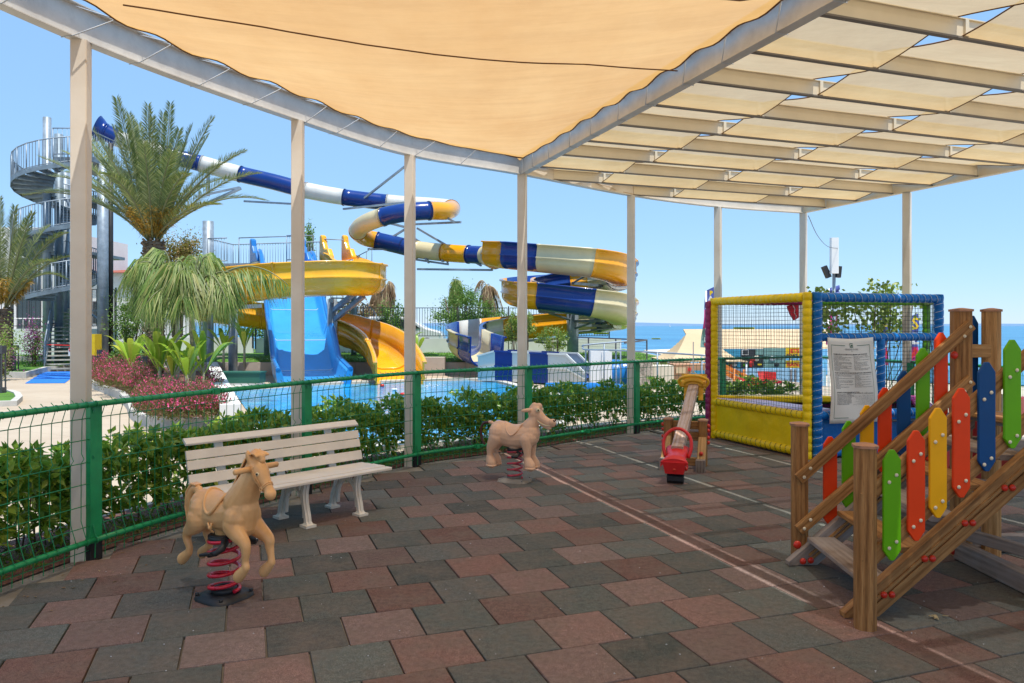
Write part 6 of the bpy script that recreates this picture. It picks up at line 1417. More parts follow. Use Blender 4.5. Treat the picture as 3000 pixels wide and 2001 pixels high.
def queen(name, label, bx, by, hz, tips, extra=12):
    b0 = G(bx, by); c = V((b0.x, b0.y, hz)); return palm(name, label, b0, c, tips, .065, .055, .35, 60, .74, .015, 'queen', 'queen', extra, 1.2, trunkmat='trunkg', lowz=-.1, hiz=.72, rach='datestalk')
d1 = G(404, 895).y; d2 = G(438, 925).y
queen('queen_palm', 'slim queen palm with drooping feathery fronds, left one of the pair in the flower bed', 404, 895, D(0, 665, d1).z, [(D(290, 620, d1), .55), (D(300, 690, d1), .6), (D(330, 590, d1+.5), .5), (D(345, 720, d1-.8), .5), (D(275, 660, d1+.8), .6), (D(370, 580, d1), .4), (D(450, 600, d1+.4), .5)], 13)
queen('queen_palm', 'slim drooping queen palm, right one of the pair, one frond reaching over the amber slide', 438, 925, D(0, 690, d2).z, [(D(662, 655, d2), .62), (D(490, 610, d2), .5), (D(520, 690, d2-.6), .6), (D(350, 640, d2), .5), (D(460, 585, d2+.3), .3), (D(400, 610, d2-.7), .4)], 12)
# bare palm trunk feet beside
# banana / strelitzia plants
def banana(x, y, z0, h, n, label, mat='banana', wdt=.085, group=None, seed=0):
    c = GW(x, y, z0) if y > 960 else None; o = thing('banana_plant', label, 'plant', c, group); mb = MB(); mb.tube([c, c+V((0, 0, h*.45))], [.05, .03], 8); mb.build('stem', M['trunkg'], o); arrs = []
    for k in range(n):
        a = 2.4*k+seed; el = random.uniform(.75, 1.42); L = h*random.uniform(.65, .95); d = V((math.cos(a)*math.cos(el), math.sin(a)*math.cos(el), math.sin(el))); s = d.cross(UP).normalized(); up = s.cross(d)
        b0 = c+V((0, 0, h*.3)); m_ = 9; w = wdt*random.uniform(.7, 1.1); vs = []; fs = []
        for i in range(m_+1):
            u = i/m_; p = b0+d*L*u+V((0, 0, -L*.35*u*u*u)); ww = w*(math.sin(math.pi*min(1, max(0, u-.15)/.85)))**.7 if u > .15 else .01
            jag = random.uniform(.85, 1.1); vs += [tuple(p-s*ww*jag+up*ww*.35), tuple(p), tuple(p+s*ww*jag+up*ww*.35)]
        for i in range(m_):
            q = i*3; fs += [[q, q+1, q+4], [q, q+4, q+3], [q+1, q+2, q+5], [q+1, q+5, q+4]]
        arrs.append((np.array(vs), np.array(fs)))
    leaf_obj('leaf_blades', arrs, M[mat], o); return o
for i, (x, y, h, n, s, lb) in enumerate([(385, 1140, 1.5, 9, .3, 'broad leafed yellow green plant at the left of the bed before the date palm'), (468, 1172, 1.7, 10, 1.2, 'big broad leafed plant with yellowing leaves left of the slim palm trunks'), (505, 1170, 1.35, 8, 2.2, 'dark broad leafed plant directly behind the slim palm trunks'),
                            (548, 1178, 1.4, 8, .8, 'broad leafed plant between the slim palm trunks and the low white wall'), (596, 1172, 1.55, 7, 4.1, 'broad leafed plant with one long leaf leaning right over the low white wall'), (545, 1155, 1.3, 8, 5, 'broad leafed plant in the back row of the flower bed')]):
    banana(x, y, .1, h*1.15, n+4, lb, group='broad leafed plants in the flower bed', seed=s)
banana(655, 1074, TZ, 1.6, 7, 'young banana plant on the terrace, left one of two under the amber flume', group='young banana plants under the flume', seed=2.9)
banana(716, 1074, TZ, 1.7, 7, 'young banana plant on the terrace, right one of two, nearer the azure slide', group='young banana plants under the flume', seed=.2)
banana(1186, 1060, TZ, 1.5, 7, 'green plant with one red flower left of the white column, behind the amber slide', seed=.9); banana(1225, 1062, TZ, 1.2, 5, 'leafy plant just right of the third column in front of the white wall', seed=2.)
# crimson bushes
def gaura(c, r, h, label):
    o = thing('crimson_bush', label, 'flowering bush', c, 'crimson flowering bushes in the bed'); n = int(900*r/.4); u = RNG.random(n)**.5; a = RNG.uniform(0, 6.28, n); f = RNG.uniform(.25, 1, n)
    cl_ = RNG.uniform(0, 6.28, 9); 
    P = np.stack([c.x+r*u*np.cos(a), c.y+r*u*np.sin(a), c.z+h*f*(1-.45*u**2)*(1+.15*np.sin(a*3+c.x*7))], 1); d = np.stack([np.cos(a)*.4, np.sin(a)*.4, np.full(n, 1.)], 1)+rnd_dirs(n)*.5
    leaf_obj('stems_and_leaves', [leaves_np(P, d, rnd_dirs(n), RNG.uniform(.05, .12, n), .013, .1), leaves_np(P[:n//2]*[1, 1, .75]+[0, 0, .02], rnd_dirs(n//2, .4), rnd_dirs(n//2), .07, .02, .1)], M['gauraleaf'], o)
    m_ = int(n*.9); q = RNG.integers(0, n, m_); P2 = P[q]+RNG.normal(0, .025, (m_, 3)); P2 = P2[P2[:, 2] > c.z+h*.38]; k = len(P2)
    leaf_obj('flowers', [leaves_np(P2, rnd_dirs(k, .3), rnd_dirs(k, .5), RNG.uniform(.03, .055, k), .032, .2)], M['gaura'], o)['kind'] = 'stuff'
i = 0
GB = [(300, 1128, .55, .75), (325, 1140, .5, .7), (352, 1145, .5, .7), (395, 1150, .5, .8), (415, 1165, .45, .72), (360, 1120, .5, .9), (420, 1125, .5, .95), (450, 1190, .45, .6), (470, 1225, .5, .62), (505, 1235, .45, .6), (540, 1232, .42, .55), (575, 1238, .45, .62), (610, 1236, .4, .68), (590, 1200, .4, .6), (608, 1205, .3, .6), (440, 1205, .35, .55), (495, 1195, .4, .6), (300, 1105, .5, .8), (545, 1190, .35, .5), (615, 1160, .35, .7)]
desc = ['at the left end of the bed by the bollard light', 'second from the left end of the bed', 'left middle of the bed, kerb side', 'left of the middle bollard light', 'right beside the middle bollard light', 'back row left of the yellow green plant', 'back row behind the middle bollard light', 'where the kerb starts to curve', 'on the inside of the kerb bend', 'front row right of the kerb bend', 'front row under the slim palm trunks', 'front row right of the slim palm trunks', 'front right corner beside the low white wall', 'second row near the low white wall', 'leaning over the low white wall', 'small one at the narrow kerb bend', 'second row behind the kerb bend', 'far back left by the first bollard light', 'between the two slim palm trunks', 'at the back end of the low white wall']
for (x, y, r, h), ds in zip(GB, desc): gaura(GW(x, y, .12), r*.86, h, 'crimson flowering bush '+ds)
# bougainvillea, shrubs, trees
def bush(name, label, c, rad, n, L, mat, cat='shrub', stem=True, mat2=None, f2=.4, clumps=14, group=None, stemr=.02, z0=None, spread=.35):
    o = thing(name, label, cat, (c[0], c[1], z0 if z0 is not None else c[2]-rad[2]), group); leaf_obj('foliage', [crown(c, rad, n, L, L*.5, clumps, spread)], M[mat], o)
    if mat2: leaf_obj('flowers', [crown(c, (rad[0]*1.03, rad[1]*1.03, rad[2]*1.02), int(n*f2), L*.8, L*.6, clumps, spread)], M[mat2], o)['kind'] = 'stuff'
    if stem:
        mb = MB(); zb = z0 if z0 is not None else c[2]-rad[2]
        for k in range(7):
            e = V(c)+V((random.uniform(-.6, .6)*rad[0], random.uniform(-.6, .6)*rad[1], random.uniform(-.1, .6)*rad[2])); b0 = V((c[0]+random.uniform(-.12, .12)*rad[0], c[1]+random.uniform(-.12, .12)*rad[1], zb)); mid_ = b0.lerp(e, .5)+V((random.uniform(-.1, .1), random.uniform(-.1, .1), .1)); mb.tube([b0, mid_, e], [stemr, stemr*.7, stemr*.3], 5)
        mb.build('branches', M['twig'], o)
    return o
c = D(78, 790, 29.5); bush('bougainvillea', 'purple flowering bougainvillea climbing a cane on the far left lawn', (c.x, c.y, 1.05), (.38, .35, 1.0), 900, .09, 'bush', 'climber', mat2='purple', f2=.9, clumps=22, z0=.15)
c = D(8, 800, 24.5); bush('bougainvillea', 'yellow green leafy climber at the foot of the left edge palm', (c.x, c.y, .9), (.5, .45, .95), 700, .10, 'bushlt', 'climber', mat2='purple', f2=.15, clumps=20, z0=.1)
c = D(298, 738, 30); bush('round_shrub', 'rounded mid green shrub in front of the wall, left of the date palm trunk', (c.x, c.y, c.z), (.95, .7, .85), 2600, .11, 'bush', 'tree', z0=.3, stemr=.05)
c = D(282, 838, 23); bush('dark_shrub', 'dark glossy shrub between the stair flight and the flower bed', (c.x, c.y, .6), (.55, .5, .55), 900, .12, 'bush', z0=.1)
c = D(405, 580, 45); bush('amber_tree', 'amber leaved tree top showing right of the date palm trunk', (c.x, c.y, c.z), (1.3, 1.2, 1.5), 3800, .16, 'ambertree', 'tree', z0=0., stemr=.12, clumps=26)
c = D(712, 565, 50); bush('thin_tree', 'thin dark feathery tree top behind the slide platform', (c.x, c.y, c.z), (.45, .5, 1.6), 500, .2, 'bush', 'tree', z0=0., stemr=.08, clumps=12)
c = D(1062, 712, 41); bush('broad_tree', 'light green airy tree behind the black railing, between the dead palms', (c.x, c.y, c.z), (1.9, 1.4, 1.35), 5200, .13, 'bush', 'tree', z0=.3, stemr=.07, clumps=34, spread=.2)
c = D(1120, 745, 40.5); bush('broad_tree', 'lower green shrub right of the airy tree behind the black railing', (c.x, c.y, c.z), (1.5, 1.2, .8), 2600, .12, 'bush', 'tree', z0=.3, stemr=.05, clumps=24, spread=.2)
c = D(905, 735, 40); bush('broad_tree', 'dark green shrub behind the railing right of the amber slide', (c.x, c.y, c.z), (.9, .8, 1.0), 1500, .14, 'bush', 'tree', z0=.3, clumps=18, spread=.22)
c = D(1205, 740, 26); bush('climbing_shrub', 'loose leafy shrub in front of the amber and white flume, at the fourth column', (c.x, c.y, c.z-.05), (.42, .35, .55), 900, .085, 'bushlt', z0=.1, clumps=24, spread=.2)
c = D(1178, 750, 26); bush('climbing_shrub', 'narrow leafy shrub just left of the fourth column', (c.x, c.y, c.z-.1), (.3, .3, .7), 800, .085, 'bushlt', z0=.1, clumps=24, spread=.2)
c = D(1272, 775, 26); bush('climbing_shrub', 'loose leafy shrub left of the grey flume post', (c.x, c.y, c.z), (.55, .4, .6), 1300, .085, 'bushlt', z0=.05, clumps=26, spread=.2)
c = D(700, 740, 41); bush('far_shrub', 'olive shrubs behind the railing under the amber flume', (c.x, c.y, 1.6), (4.5, 1.5, 1.5), 4500, .16, 'bush', z0=.3, clumps=60, spread=.14)
c = D(820, 735, 42); bush('dry_shrub', 'dry straw coloured shrub behind the service stair', (c.x, c.y, 1.9), (2.0, 1.2, 1.3), 2300, .2, 'deadleaf', z0=.3, clumps=30, spread=.2)
# dead drooping palms
def deadpalm(x, ytop, d, label, mat='deadleaf', r=.16, w=.9):
    c = D(x, ytop, d); b0 = V((c.x, d, .3)); o = thing('dead_palm', label, 'dead palm', b0, 'dying palms behind the railing'); mb = MB(); n = 24; P = [b0.lerp(c, k/n)+V((.08*math.sin(k*.4), 0, 0)) for k in range(n+1)]; mb.tube(P, [r*(1+.18*(k % 2)) for k in range(n+1)], 10, smooth=False); mb.build('trunk', M['trunk'], o); arrs = []; mb = MB()
    for k in range(9):
        a = 2.4*k; e = c+V((math.cos(a)*w*random.uniform(.3, 1), math.sin(a)*.5*w, -random.uniform(.5, 1.7))); A, PP = frond(c-V((0, 0, .05)), e, random.uniform(.35, .7), 40, .45, .035, 'queen'); arrs.append(A); mb.tube(PP, .02, 4)
    m_ = 500; P = np.stack([c.x+RNG.normal(0, .2*w, m_), c.y+RNG.normal(0, .15, m_), c.z-RNG.uniform(.0, 1.9, m_)], 1); arrs.append(leaves_np(P, rnd_dirs(m_)*.3+[0, 0, -1.], rnd_dirs(m_), RNG.uniform(.25, .6, m_), .04, .1, .1))
    leaf_obj('crown', arrs, M[mat], o); mb.build('frond_stalks', M['straw'], o)
deadpalm(888, 655, 42, 'brown dead palm with hanging fronds just left of the third column', w=.75); deadpalm(862, 672, 43, 'thin dead palm with hanging brown fronds above the service stair', r=.1, w=.5); deadpalm(1045, 655, 43, 'dying palm with a few green stubs above the airy tree', 'queen', w=.5); deadpalm(1120, 660, 42, 'wind blown dead palm leaning left, right of the airy tree', w=.95)
# vine on the far side of the trampoline
vc = W(2560, 905, 12.9); o = thing('leafy_vine', 'pale green vine of round leaves growing beyond the blue trampoline frame', 'climber', (vc.x, 12.9, 0)); arrs = []; mb = MB()
for (x, y, rx, ry, n) in [(2405, 855, .16, .06, 40), (2425, 905, .26, .16, 120), (2500, 908, .26, .14, 110), (2470, 945, .12, .10, 30), (2565, 900, .26, .20, 130), (2620, 920, .30, .26, 200), (2590, 945, .26, .18, 120), (2570, 840, .10, .09, 40), (2612, 848, .16, .10, 60), (2675, 890, .07, .05, 14), (2440, 965, .20, .10, 50), (2525, 955, .08, .06, 14), (2590, 975, .2, .1, 60), (2650, 960, .12, .1, 40), (2415, 930, .08, .15, 30)]:
    c = W(x, y, 12.7+random.uniform(-.2, .2)); P = np.array(c)+RNG.normal(size=(n, 3))*[rx*.6, .14, ry*.7]; arrs.append(leaves_np(P, rnd_dirs(n, -.3), rnd_dirs(n)*.5+[0, -1, .4], RNG.uniform(.05, .085, n), .07, .15))
    b0 = V((vc.x+random.uniform(-.3, .5), 12.9, 0)); mid_ = b0.lerp(c, .6)+V((random.uniform(-.2, .2), 0, -.2)); mb.tube(catmull([b0, mid_, c], 4), .007, 4)
leaf_obj('foliage', arrs, M['bushlt'], o); mb.build('vine_stems', M['twig'], o)
# ------------------------------------------------------------------ beach side: tents, banners, stage panels, mast
BZ = -2.6
def tent(peak, half, eave, ztop, label, mat='tent', depth=3.2, name='beach_tent', ridge=0., posts=True):
    p = V(peak); o = thing(name, label, 'tent', (p.x, p.y, BZ)); mb = MB(); n = 12
    rx = ridge
    def surf(u, v):   # u,v in -1..1, concave sweep to the eaves
        m_ = max(abs(u), abs(v)); x = p.x+u*half+(max(-1, min(1, u*3))*0); z = eave+(ztop-eave)*(1-m_)**1.7; return V((x, p.y+v*depth, z))
    g = [[surf(-1+2*i/(2*n), -1+2*j/(2*n)) for j in range(2*n+1)] for i in range(2*n+1)]
    if ridge:
        for r_ in g:
            for j, q in enumerate(r_):
                if q.x > p.x: q.x += ridge
    k = len(mb.v); m_ = 2*n+1
    for r_ in g: mb.v += [tuple(q) for q in r_]
    for i in range(2*n):
        for j in range(2*n): q = i*m_+j; mb.face([q, q+m_, q+m_+1, q+1], None, False)
    ob = mb.build('canopy', M[mat], o); sl = ob.modifiers.new('t', 'SOLIDIFY'); sl.thickness = .03
    if posts:
        for sx in (-1, 1):
            for sy_ in (-1, 1):
                mb = MB(); c_ = V((p.x+sx*half*.96+(ridge if sx > 0 else 0), p.y+sy_*depth*.96, BZ)); mb.tube([c_, V((c_.x, c_.y, eave))], .05, 6); mb.build('tent_pole', M['galv'], o)
    return o
pk = W(2012, 975, 27); tent(pk, 1.0, W(0, 1052, 27).z, pk.z, 'tan peaked beach tent with swept sides behind the hedge, left of the trampoline', ridge=.7, depth=1.6)
# long tan roof seen through the yellow frame
c0, c1 = W(2085, 975, 30), W(2420, 975, 30); zt_, zb_ = W(0, 969, 30).z, W(0, 1022, 28).z; o = thing('long_awning', 'long flat tan canvas awning seen through the yellow trampoline frame', 'awning', (c0.x, 30, BZ)); mb = MB()
mb.prism([V((c0.x-1.2, 28, zb_)), V((c1.x+1.0, 28, zb_)), V((c1.x+.6, 31, zt_)), V((c0.x-.9, 31, zt_))], (0, .03, .06)); mb.build('canopy', M['tent'], o)
for k in range(5): mb = MB(); x = c0.x-.9+k*1.7; mb.tube([(x, 28.2, BZ), (x, 28.2, zb_)], .05, 6); mb.build('awning_pole', M['tent2'], o)
c = W(1930, 1060, 36); o = thing('sun_shade', 'cream flat sun shade left of the tan peaked tent, above the beach', 'sun shade', (c.x, 36, BZ)); mb = MB()
a, b_, c_, d_ = W(1885, 1028, 42), W(2010, 1024, 42), W(2005, 1050, 34), W(1895, 1055, 34); mb.prism([a, b_, W(1960, 1052, 34), W(1935, 1040, 37)], (0, 0, .05)); mb.build('canopy', M['tent2'], o)
for q in (a, b_): mb = MB(); mb.tube([(q.x, q.y, BZ), q], .05, 6); mb.build('shade_pole', M['galv'], o)
# picture hoarding
hx0, hx1, hd = 2110, 2360, 26.5; o = thing('picture_hoarding', 'hoarding of sea picture panels and a yellow lettered board seen through the net', 'hoarding', W(2235, 1075, hd)); o.location = (W(2235, 0, hd).x, hd, BZ)
def hp(x0, x1, y0, y1, mat, name='picture_panel', dy=0.):
    mb = MB(); a, b_ = W(x0, y1, hd), W(x1, y0, hd); mb.prism([V((a.x, hd-dy, a.z)), V((b_.x, hd-dy, a.z)), V((b_.x, hd-dy, b_.z)), V((a.x, hd-dy, b_.z))], (0, .04, 0)); return mb.build(name, M[mat], o)
hp(2112, 2171, 1023, 1078, 'inkb'); hp(2171, 2237, 1023, 1078, 'inkblk'); hp(2237, 2302, 1020, 1078, 'inkteal'); hp(2302, 2362, 1018, 1046, 'inky'); hp(2302, 2362, 1056, 1078, 'inky'); hp(2173, 2192, 1024, 1040, 'wht2', dy=.03); hp(2176, 2190, 1026, 1038, 'inkblk', dy=.05); hp(2213, 2235, 1024, 1040, 'inkteal', dy=.03)
for (x, y, r, mt) in [(2132, 1045, .14, 'inky'), (2126, 1054, .10, 'inky'), (2205, 1052, .12, 'inkred'), (2216, 1050, .14, 'tent2'), (2200, 1066, .12, 'inkred'), (2184, 1070, .10, 'p_green'), (2225, 1068, .08, 'inky'), (2262, 1050, .10, 'wht2'), (2275, 1068, .12, 'inkblk'), (2150, 1068, .1, 'wht2'), (2140, 1072, .08, 'inkred')]:
    c = W(x, y, hd); mb = MB(); mb.sph(V((c.x, hd-.02, c.z)), r, 9, 6, (random.uniform(.7, 1.3), .25, random.uniform(.5, 1))); mb.build('picture_patch', M[mt], o)
X1, Y1 = V((1, 0, 0)), V((0, 0, 1))
def tx(body, size, x, y, mat, d=hd-.06, al='LEFT', par=None, bold=.008): c = W(x, y, d); return textmesh(body, size, M[mat], 'lettering', par or o, V((c.x, d, c.z)), X1, Y1, al, bold)
tx('JETS', .20, 2312, 1034, 'inkred'); tx('BOAT TOUR', .15, 2304, 1046, 'ink'); tx('BANANA', .20, 2306, 1073, 'inkred')
# stage wall below & mixed beach furniture
mb = MB(); a, b_ = W(2130, 1152, 25.5), W(2420, 1080, 25.5); mb.prism([V((a.x, 25.5, BZ)), V((b_.x, 25.5, BZ)), V((b_.x, 25.5, b_.z)), V((a.x, 25.5, b_.z))], (0, .1, 0)); o2 = mb.build('beach_stage_wall', M['skyblue']); tag(o2, 'pale blue stage wall below the picture hoarding', 'wall')
o3 = thing('timber_ramp', 'orange timber stair ramp descending in front of the pale blue stage wall', 'ramp', W(2190, 1120, 24)); o3.location = (W(2190, 0, 24).x, 24, BZ)
for (a, b_) in (((2115, 1070, 24), (2240, 1130, 24)), ((2112, 1085, 24), (2190, 1125, 24))): mb = MB(); mb.beam(W(*a), W(*b_), .08, .14); mb.build('ramp_rail', M['orangepl'], o3)
for x in (2120, 2150, 2180, 2318, 2330): mb = MB(); q = W(x, 1110, 23.9); mb.tube([(q.x, 23.9, BZ), (q.x, 23.9, q.z+.3)], .04, 6); mb.build('ramp_post', M['orangepl'] if x < 2300 else M['dgrey'], o3)
for (x, y, lb, mt) in [(2208, 1133, 'red and white beach seat behind the hedge, left one', 'inkred'), (2236, 1138, 'red and white beach seat behind the hedge, right one', 'wht2'), (2265, 1118, 'dark red beach table in front of the pale blue wall', 'redfab')]:
    c = W(x, y, 20); o4 = thing('beach_chair', lb, 'beach chair', (c.x, 20, c.z-.25)); mb = MB(); mb.box(c, .30, .4, .06); mb.build('seat', M[mt], o4); mb = MB(); mb.beam(c+V((-.15, .2, 0)), c+V((-.15, .35, .25)), .03, .3, up=V((1, 0, 0))); mb.box(c+V((0, .22, .13)), .3, .04, .22); mb.build('backrest', M['inkred'], o4)
    for sx in (-.12, .12): mb = MB(); mb.tube([c+V((sx, 0, 0)), V((c.x+sx, c.y, BZ))], .02, 5); mb.build('leg', M['dgrey'], o4)
# kiosk and rubble wall left of the trampoline
c = W(1930, 1100, 21); mb = MB(); mb.prism([V(p) for p in [(W(1857, 0, 21).x, 21, BZ), (W(1912, 0, 21).x, 21, BZ), (W(1912, 0, 21).x, 21.8, BZ), (W(1857, 0, 21).x, 21.8, BZ)]], (0, 0, W(0, 1058, 21).z-BZ)); o = mb.build('rubble_wall', M['stone']); tag(o, 'rough rubble stone pier behind the hedge, right of the fifth column', 'stone wall')
mb = MB(); mb.prism([V(p) for p in [(W(1912, 0, 21.3).x, 21.3, BZ), (W(1974, 0, 21.3).x, 21.3, BZ), (W(1974, 0, 21.3).x, 22, BZ), (W(1912, 0, 21.3).x, 22, BZ)]], (0, 0, W(0, 1072, 21.3).z-BZ)); o = mb.build('beige_panel_wall', M['tent2']); tag(o, 'plain pale yellow panel wall between the rubble pier and the beach kiosk', 'wall')
ks = thing('beach_kiosk', 'orange beach kiosk with pictures on its front under the tan tent', 'kiosk', (W(2030, 0, 23).x, 23, BZ)); mb = MB(); mb.prism([V(p) for p in [(W(1976, 0, 23).x, 23, BZ), (W(2090, 0, 23).x, 23, BZ), (W(2090, 0, 23).x, 24, BZ), (W(1976, 0, 23).x, 24, BZ)]], (0, 0, W(0, 1068, 23).z-BZ)); mb.build('counter', pbr('kiosk_orange', (.45, .24, .13), .7, .1, 1, 20, .1), ks)
for (x, y, w_, h_, mt) in [(1995, 1085, .3, .18, 'tent'), (2020, 1082, .08, .1, 'inkred'), (2045, 1100, .4, .3, 'inkb'), (2078, 1090, .14, .22, 'inky'), (2078, 1112, .14, .16, 'orangepl')]: q = W(x, y, 22.97); mb = MB(); mb.box(q, w_, .03, h_); mb.build('front_picture', M[mt], ks)
# stainless handrails and white cabinet
hr_ = thing('steel_handrail', 'stainless handrail ramp running past the white cabinet towards the tan tent', 'handrail', GW(1760, 1100))
hd_ = 18.5
mb = MB(); mb.tube(catmull([W(1860, 998, 20), W(1720, 1010, 20), W(1709, 1017, 20), W(1716, 1024, 19.5), W(1800, 1026, 18.8), W(1950, 1034, 18), W(2074, 1042, 17.2)], 6), .022, 8); mb.build('handrail', M['galv'], hr_)
for x, y, d in ((1716, 1022, 19.5), (1805, 1027, 18.8), (1926, 1033, 18.1), (2056, 1041, 17.4), (1770, 1004, 20), (1818, 1001, 20)):
    q = W(x, y, d); mb = MB(); mb.tube([(q.x, q.y, -.05), q], .02, 6); mb.build('rail_post', M['galv'], hr_)
cr = thing('cable_railing', 'dark steel railing with thin cables at the terrace edge in front of the sea', 'railing', W(1790, 1000, 24)); cr.location = (W(1790, 0, 24).x, 24, 0)
mb = MB(); mb.beam(W(1690, 988, 24), W(1895, 996, 24), .04, .04); mb.beam(W(1895, 996, 24), W(1830, 1005, 20.5), .04, .04); mb.build('top_rail', M['dgrey'], cr)
for x, y in ((1724, 990), (1804, 993), (1858, 995), (1895, 996)): q = W(x, y, 24); mb = MB(); mb.beam(V((q.x, 24, -.2)), q, .04, .04); mb.build('rail_post', M['dgrey'], cr)
mb = MB()
for k in range(6): mb.tube([W(1690, 995+k*9, 24), W(1895, 1003+k*9, 24)], .004, 3)
mb.build('cables', M['dgrey'], cr)
q = GW(1763, 1098); cab = thing('white_cabinet', 'white electrical cabinet beside the sixth column, behind the round blue slide end', 'cabinet', (W(1763, 0, 21).x, 21, 0)); mb = MB(); mb.box(V((W(1745, 0, 21).x+.10, 21, .53)), .52, .4, 1.06); mb.build('cabinet_body', M['wht2'], cab)
mb = MB(); mb.box(V((W(1775, 0, 21).x, 20.78, .55)), .28, .02, .98); mb.build('cabinet_door', M['wht2'], cab)
o = boxthing('grass_planter', V((5.2, 25.2, 0)), 4.2, 1.0, .25, 'tilewall', 'low beige planter edge with weeds beside the stainless handrail', 'planter'); n = 900; A = np.stack([RNG.uniform(3.1, 7.2, n), RNG.uniform(24.8, 25.6, n), np.full(n, .25)], 1); leaf_obj('weeds', [leaves_np(A, rnd_dirs(n, 1.), rnd_dirs(n), RNG.uniform(.1, .45, n), .03, .1)], M['bushlt'], o)
# feather banners
def banner(x, y0, y1, d, w, label, mats, text='', lean=0.):
    c = W(x, y1, d); o = thing('feather_banner', label, 'flag', (c.x, d, BZ), 'feather banners along the beach'); t = W(x, y0, d); mb = MB(); mb.tube([(c.x-w/2, d, BZ), (c.x-w/2+lean*.0, d, t.z)], .02, 6); mb.build('flag_pole', M['wht2'], o); n = 10; H_ = t.z-c.z
    for k, mt in enumerate(mats):
        mb = MB(); m_ = 5
        for i in range(m_+1):
            u = (k+i/m_)/len(mats); zz = t.z-H_*u
            for j in range(5): mb.v.append((c.x-w/2+w*j/4-lean*(u), d+.05*math.sin(u*9+j*.8), zz+(.1*(j/4) if k == 0 and i == 0 else 0)))
        for i in range(m_):
            for j in range(4): q = i*5+j; mb.face([q, q+1, q+6, q+5], None, True)
        mb.build('banner_cloth', M[mt], o)
    if text:
        n = len(text); colr = ['inky', 'wht2', 'inkred', 'inkb']
        for k, ch in enumerate(text): zz = t.z-H_*(k+.8)/n; tx_ = textmesh(ch, H_/n*1.05, M[colr[k % 4]], 'lettering', o, V((c.x-lean*((k+.8)/n), d-.07, zz)), X1, Y1, 'CENTER', .01)
    return o
banner(2082, 852, 1018, 16.5, .20, 'blue and magenta feather banner with colourful letters left of the yellow trampoline post', ['bannerb', 'bannerm', 'inkteal'], 'PARASAILING', .12)
banner(2440, 925, 1010, 22, .28, 'pink and violet banner behind the blue frame near the lamp mast', ['bannerm', 'bannerm'], '', .05); banner(2585, 935, 1070, 21, .30, 'blue and magenta banner behind the rules board and vine', ['bannerb', 'bannerb', 'bannerm', 'bannerm'], 'FLY', .0)
banner(2678, 928, 1060, 22, .24, 'blue and magenta banner right of the white column inside the blue frame', ['bannerb', 'bannerb', 'bannerm'], 'SEA', .0); banner(2444, 845, 858, 22, .3, 'blue banner tip showing above the blue tube by the mast', ['bannerb'])
# antenna mast
d = 20; o = thing('antenna_mast', 'grey mast with a tall white antenna box and two black floodlights, behind the trampoline', 'mast', (W(2441, 0, d).x, d, BZ)); mb = MB(); mb.tube([(W(2443, 0, d).x, d, BZ), (W(2443, 0, d).x, d, W(0, 705, d).z)], .045, 10); mb.build('pole', M['galv'], o)
q = W(2439, 750, d); mb = MB(); mb.beam(V((q.x, d-.1, W(0, 802, d).z)), V((q.x, d-.1, W(0, 698, d).z)), .21, .12, ch=.02, up=V((0, 1, 0))); mb.build('antenna_box', M['wht2'], o)
for sx in (-1, 1): mb = MB(); q = W(2430 if sx < 0 else 2452, 800, d); mb.beam(q+V((sx*.1-.05, 0, .18)), q+V((sx*.02, 0, -.12)), .14, .12, up=V((1, 0, 0))); mb.build('floodlight', M['black'], o)
mb = MB(); mb.tube([W(2450, 724, d), W(2456, 730, d), W(2450, 760, d)], .008, 4); mb.build('cable', M['dgrey'], o)
mb = MB(); P = catmull([W(2368, 632, 14.3), W(2395, 690, 16), W(2425, 722, 18), W(2456, 728, 20)], 6); mb.tube(P, .007, 4); o = mb.build('overhead_cable', M['dgrey']); tag(o, 'thin slack cable from the corner column to the antenna mast', 'cable')
# sunbeds and palm thatch hints on the beach at right, boats, car, pool floats
def boat(x, y, L, label, kind, mat):
    d = (H+2.9)*F/(y-HY) if y > HY+2 else 3200; c = V(((x-CX)/F*d, d, -2.9)); o = thing(kind, label, 'boat', c); mb = MB(); n = 10; rows = []
    for i in range(n+1):
        u = -1+2*i/n; w = L*.16*(1-abs(u)**2.5)+.01; rows.append([V((c.x+u*L/2, c.y-w, c.z+L*.12)), V((c.x+u*L/2, c.y, c.z-.05)), V((c.x+u*L/2, c.y+w, c.z+L*.12))])
    for r_ in rows: mb.v += [tuple(q) for q in r_]
    for i in range(n):
        for j in range(2): q = i*3+j; mb.face([q, q+3, q+4, q+1])
        mb.face([i*3, i*3+2, i*3+5, i*3+3])
    mb.build('hull', M[mat], o); return o, c
o, c = boat(1962, 956.5, 9, 'tiny white sailboat near the horizon, left of the tan tent', 'sailboat', 'wht2'); mb = MB(); mb.prism([c+V((-.3, 0, 1.2)), c+V((3.4, 0, 1.2)), c+V((-.3, 0, 13))], (0, .1, 0)); mb.build('sail', M['wht2'], o)
mb = MB(); mb.tube([c, c+V((-.35, 0, 13.5))], .12, 5); mb.build('mast', M['wht2'], o)
o, c = boat(1762, 979.5, 9, 'small yellow boat on the sea between the flume post and the sixth column', 'motorboat', 'inky'); mb = MB(); mb.sph(c+V((.5, 0, 1.7)), .9, 8, 6, (1.2, .6, .8)); mb.build('canopy', M['redfab'], o)
o, c = boat(1922, 994, 3.2, 'tiny pale paddle boat on the sea right of the sixth column', 'paddle_boat', 'inky')
o, c = boat(2180, 966, 26, 'yellow banana boat on the sea above the long awning', 'banana_boat', 'inky')
o = thing('van', 'white van parked behind the black railing and the airy tree', 'van', (D(985, 0, 41).x, 41, .6)); vx = D(985, 0, 41).x
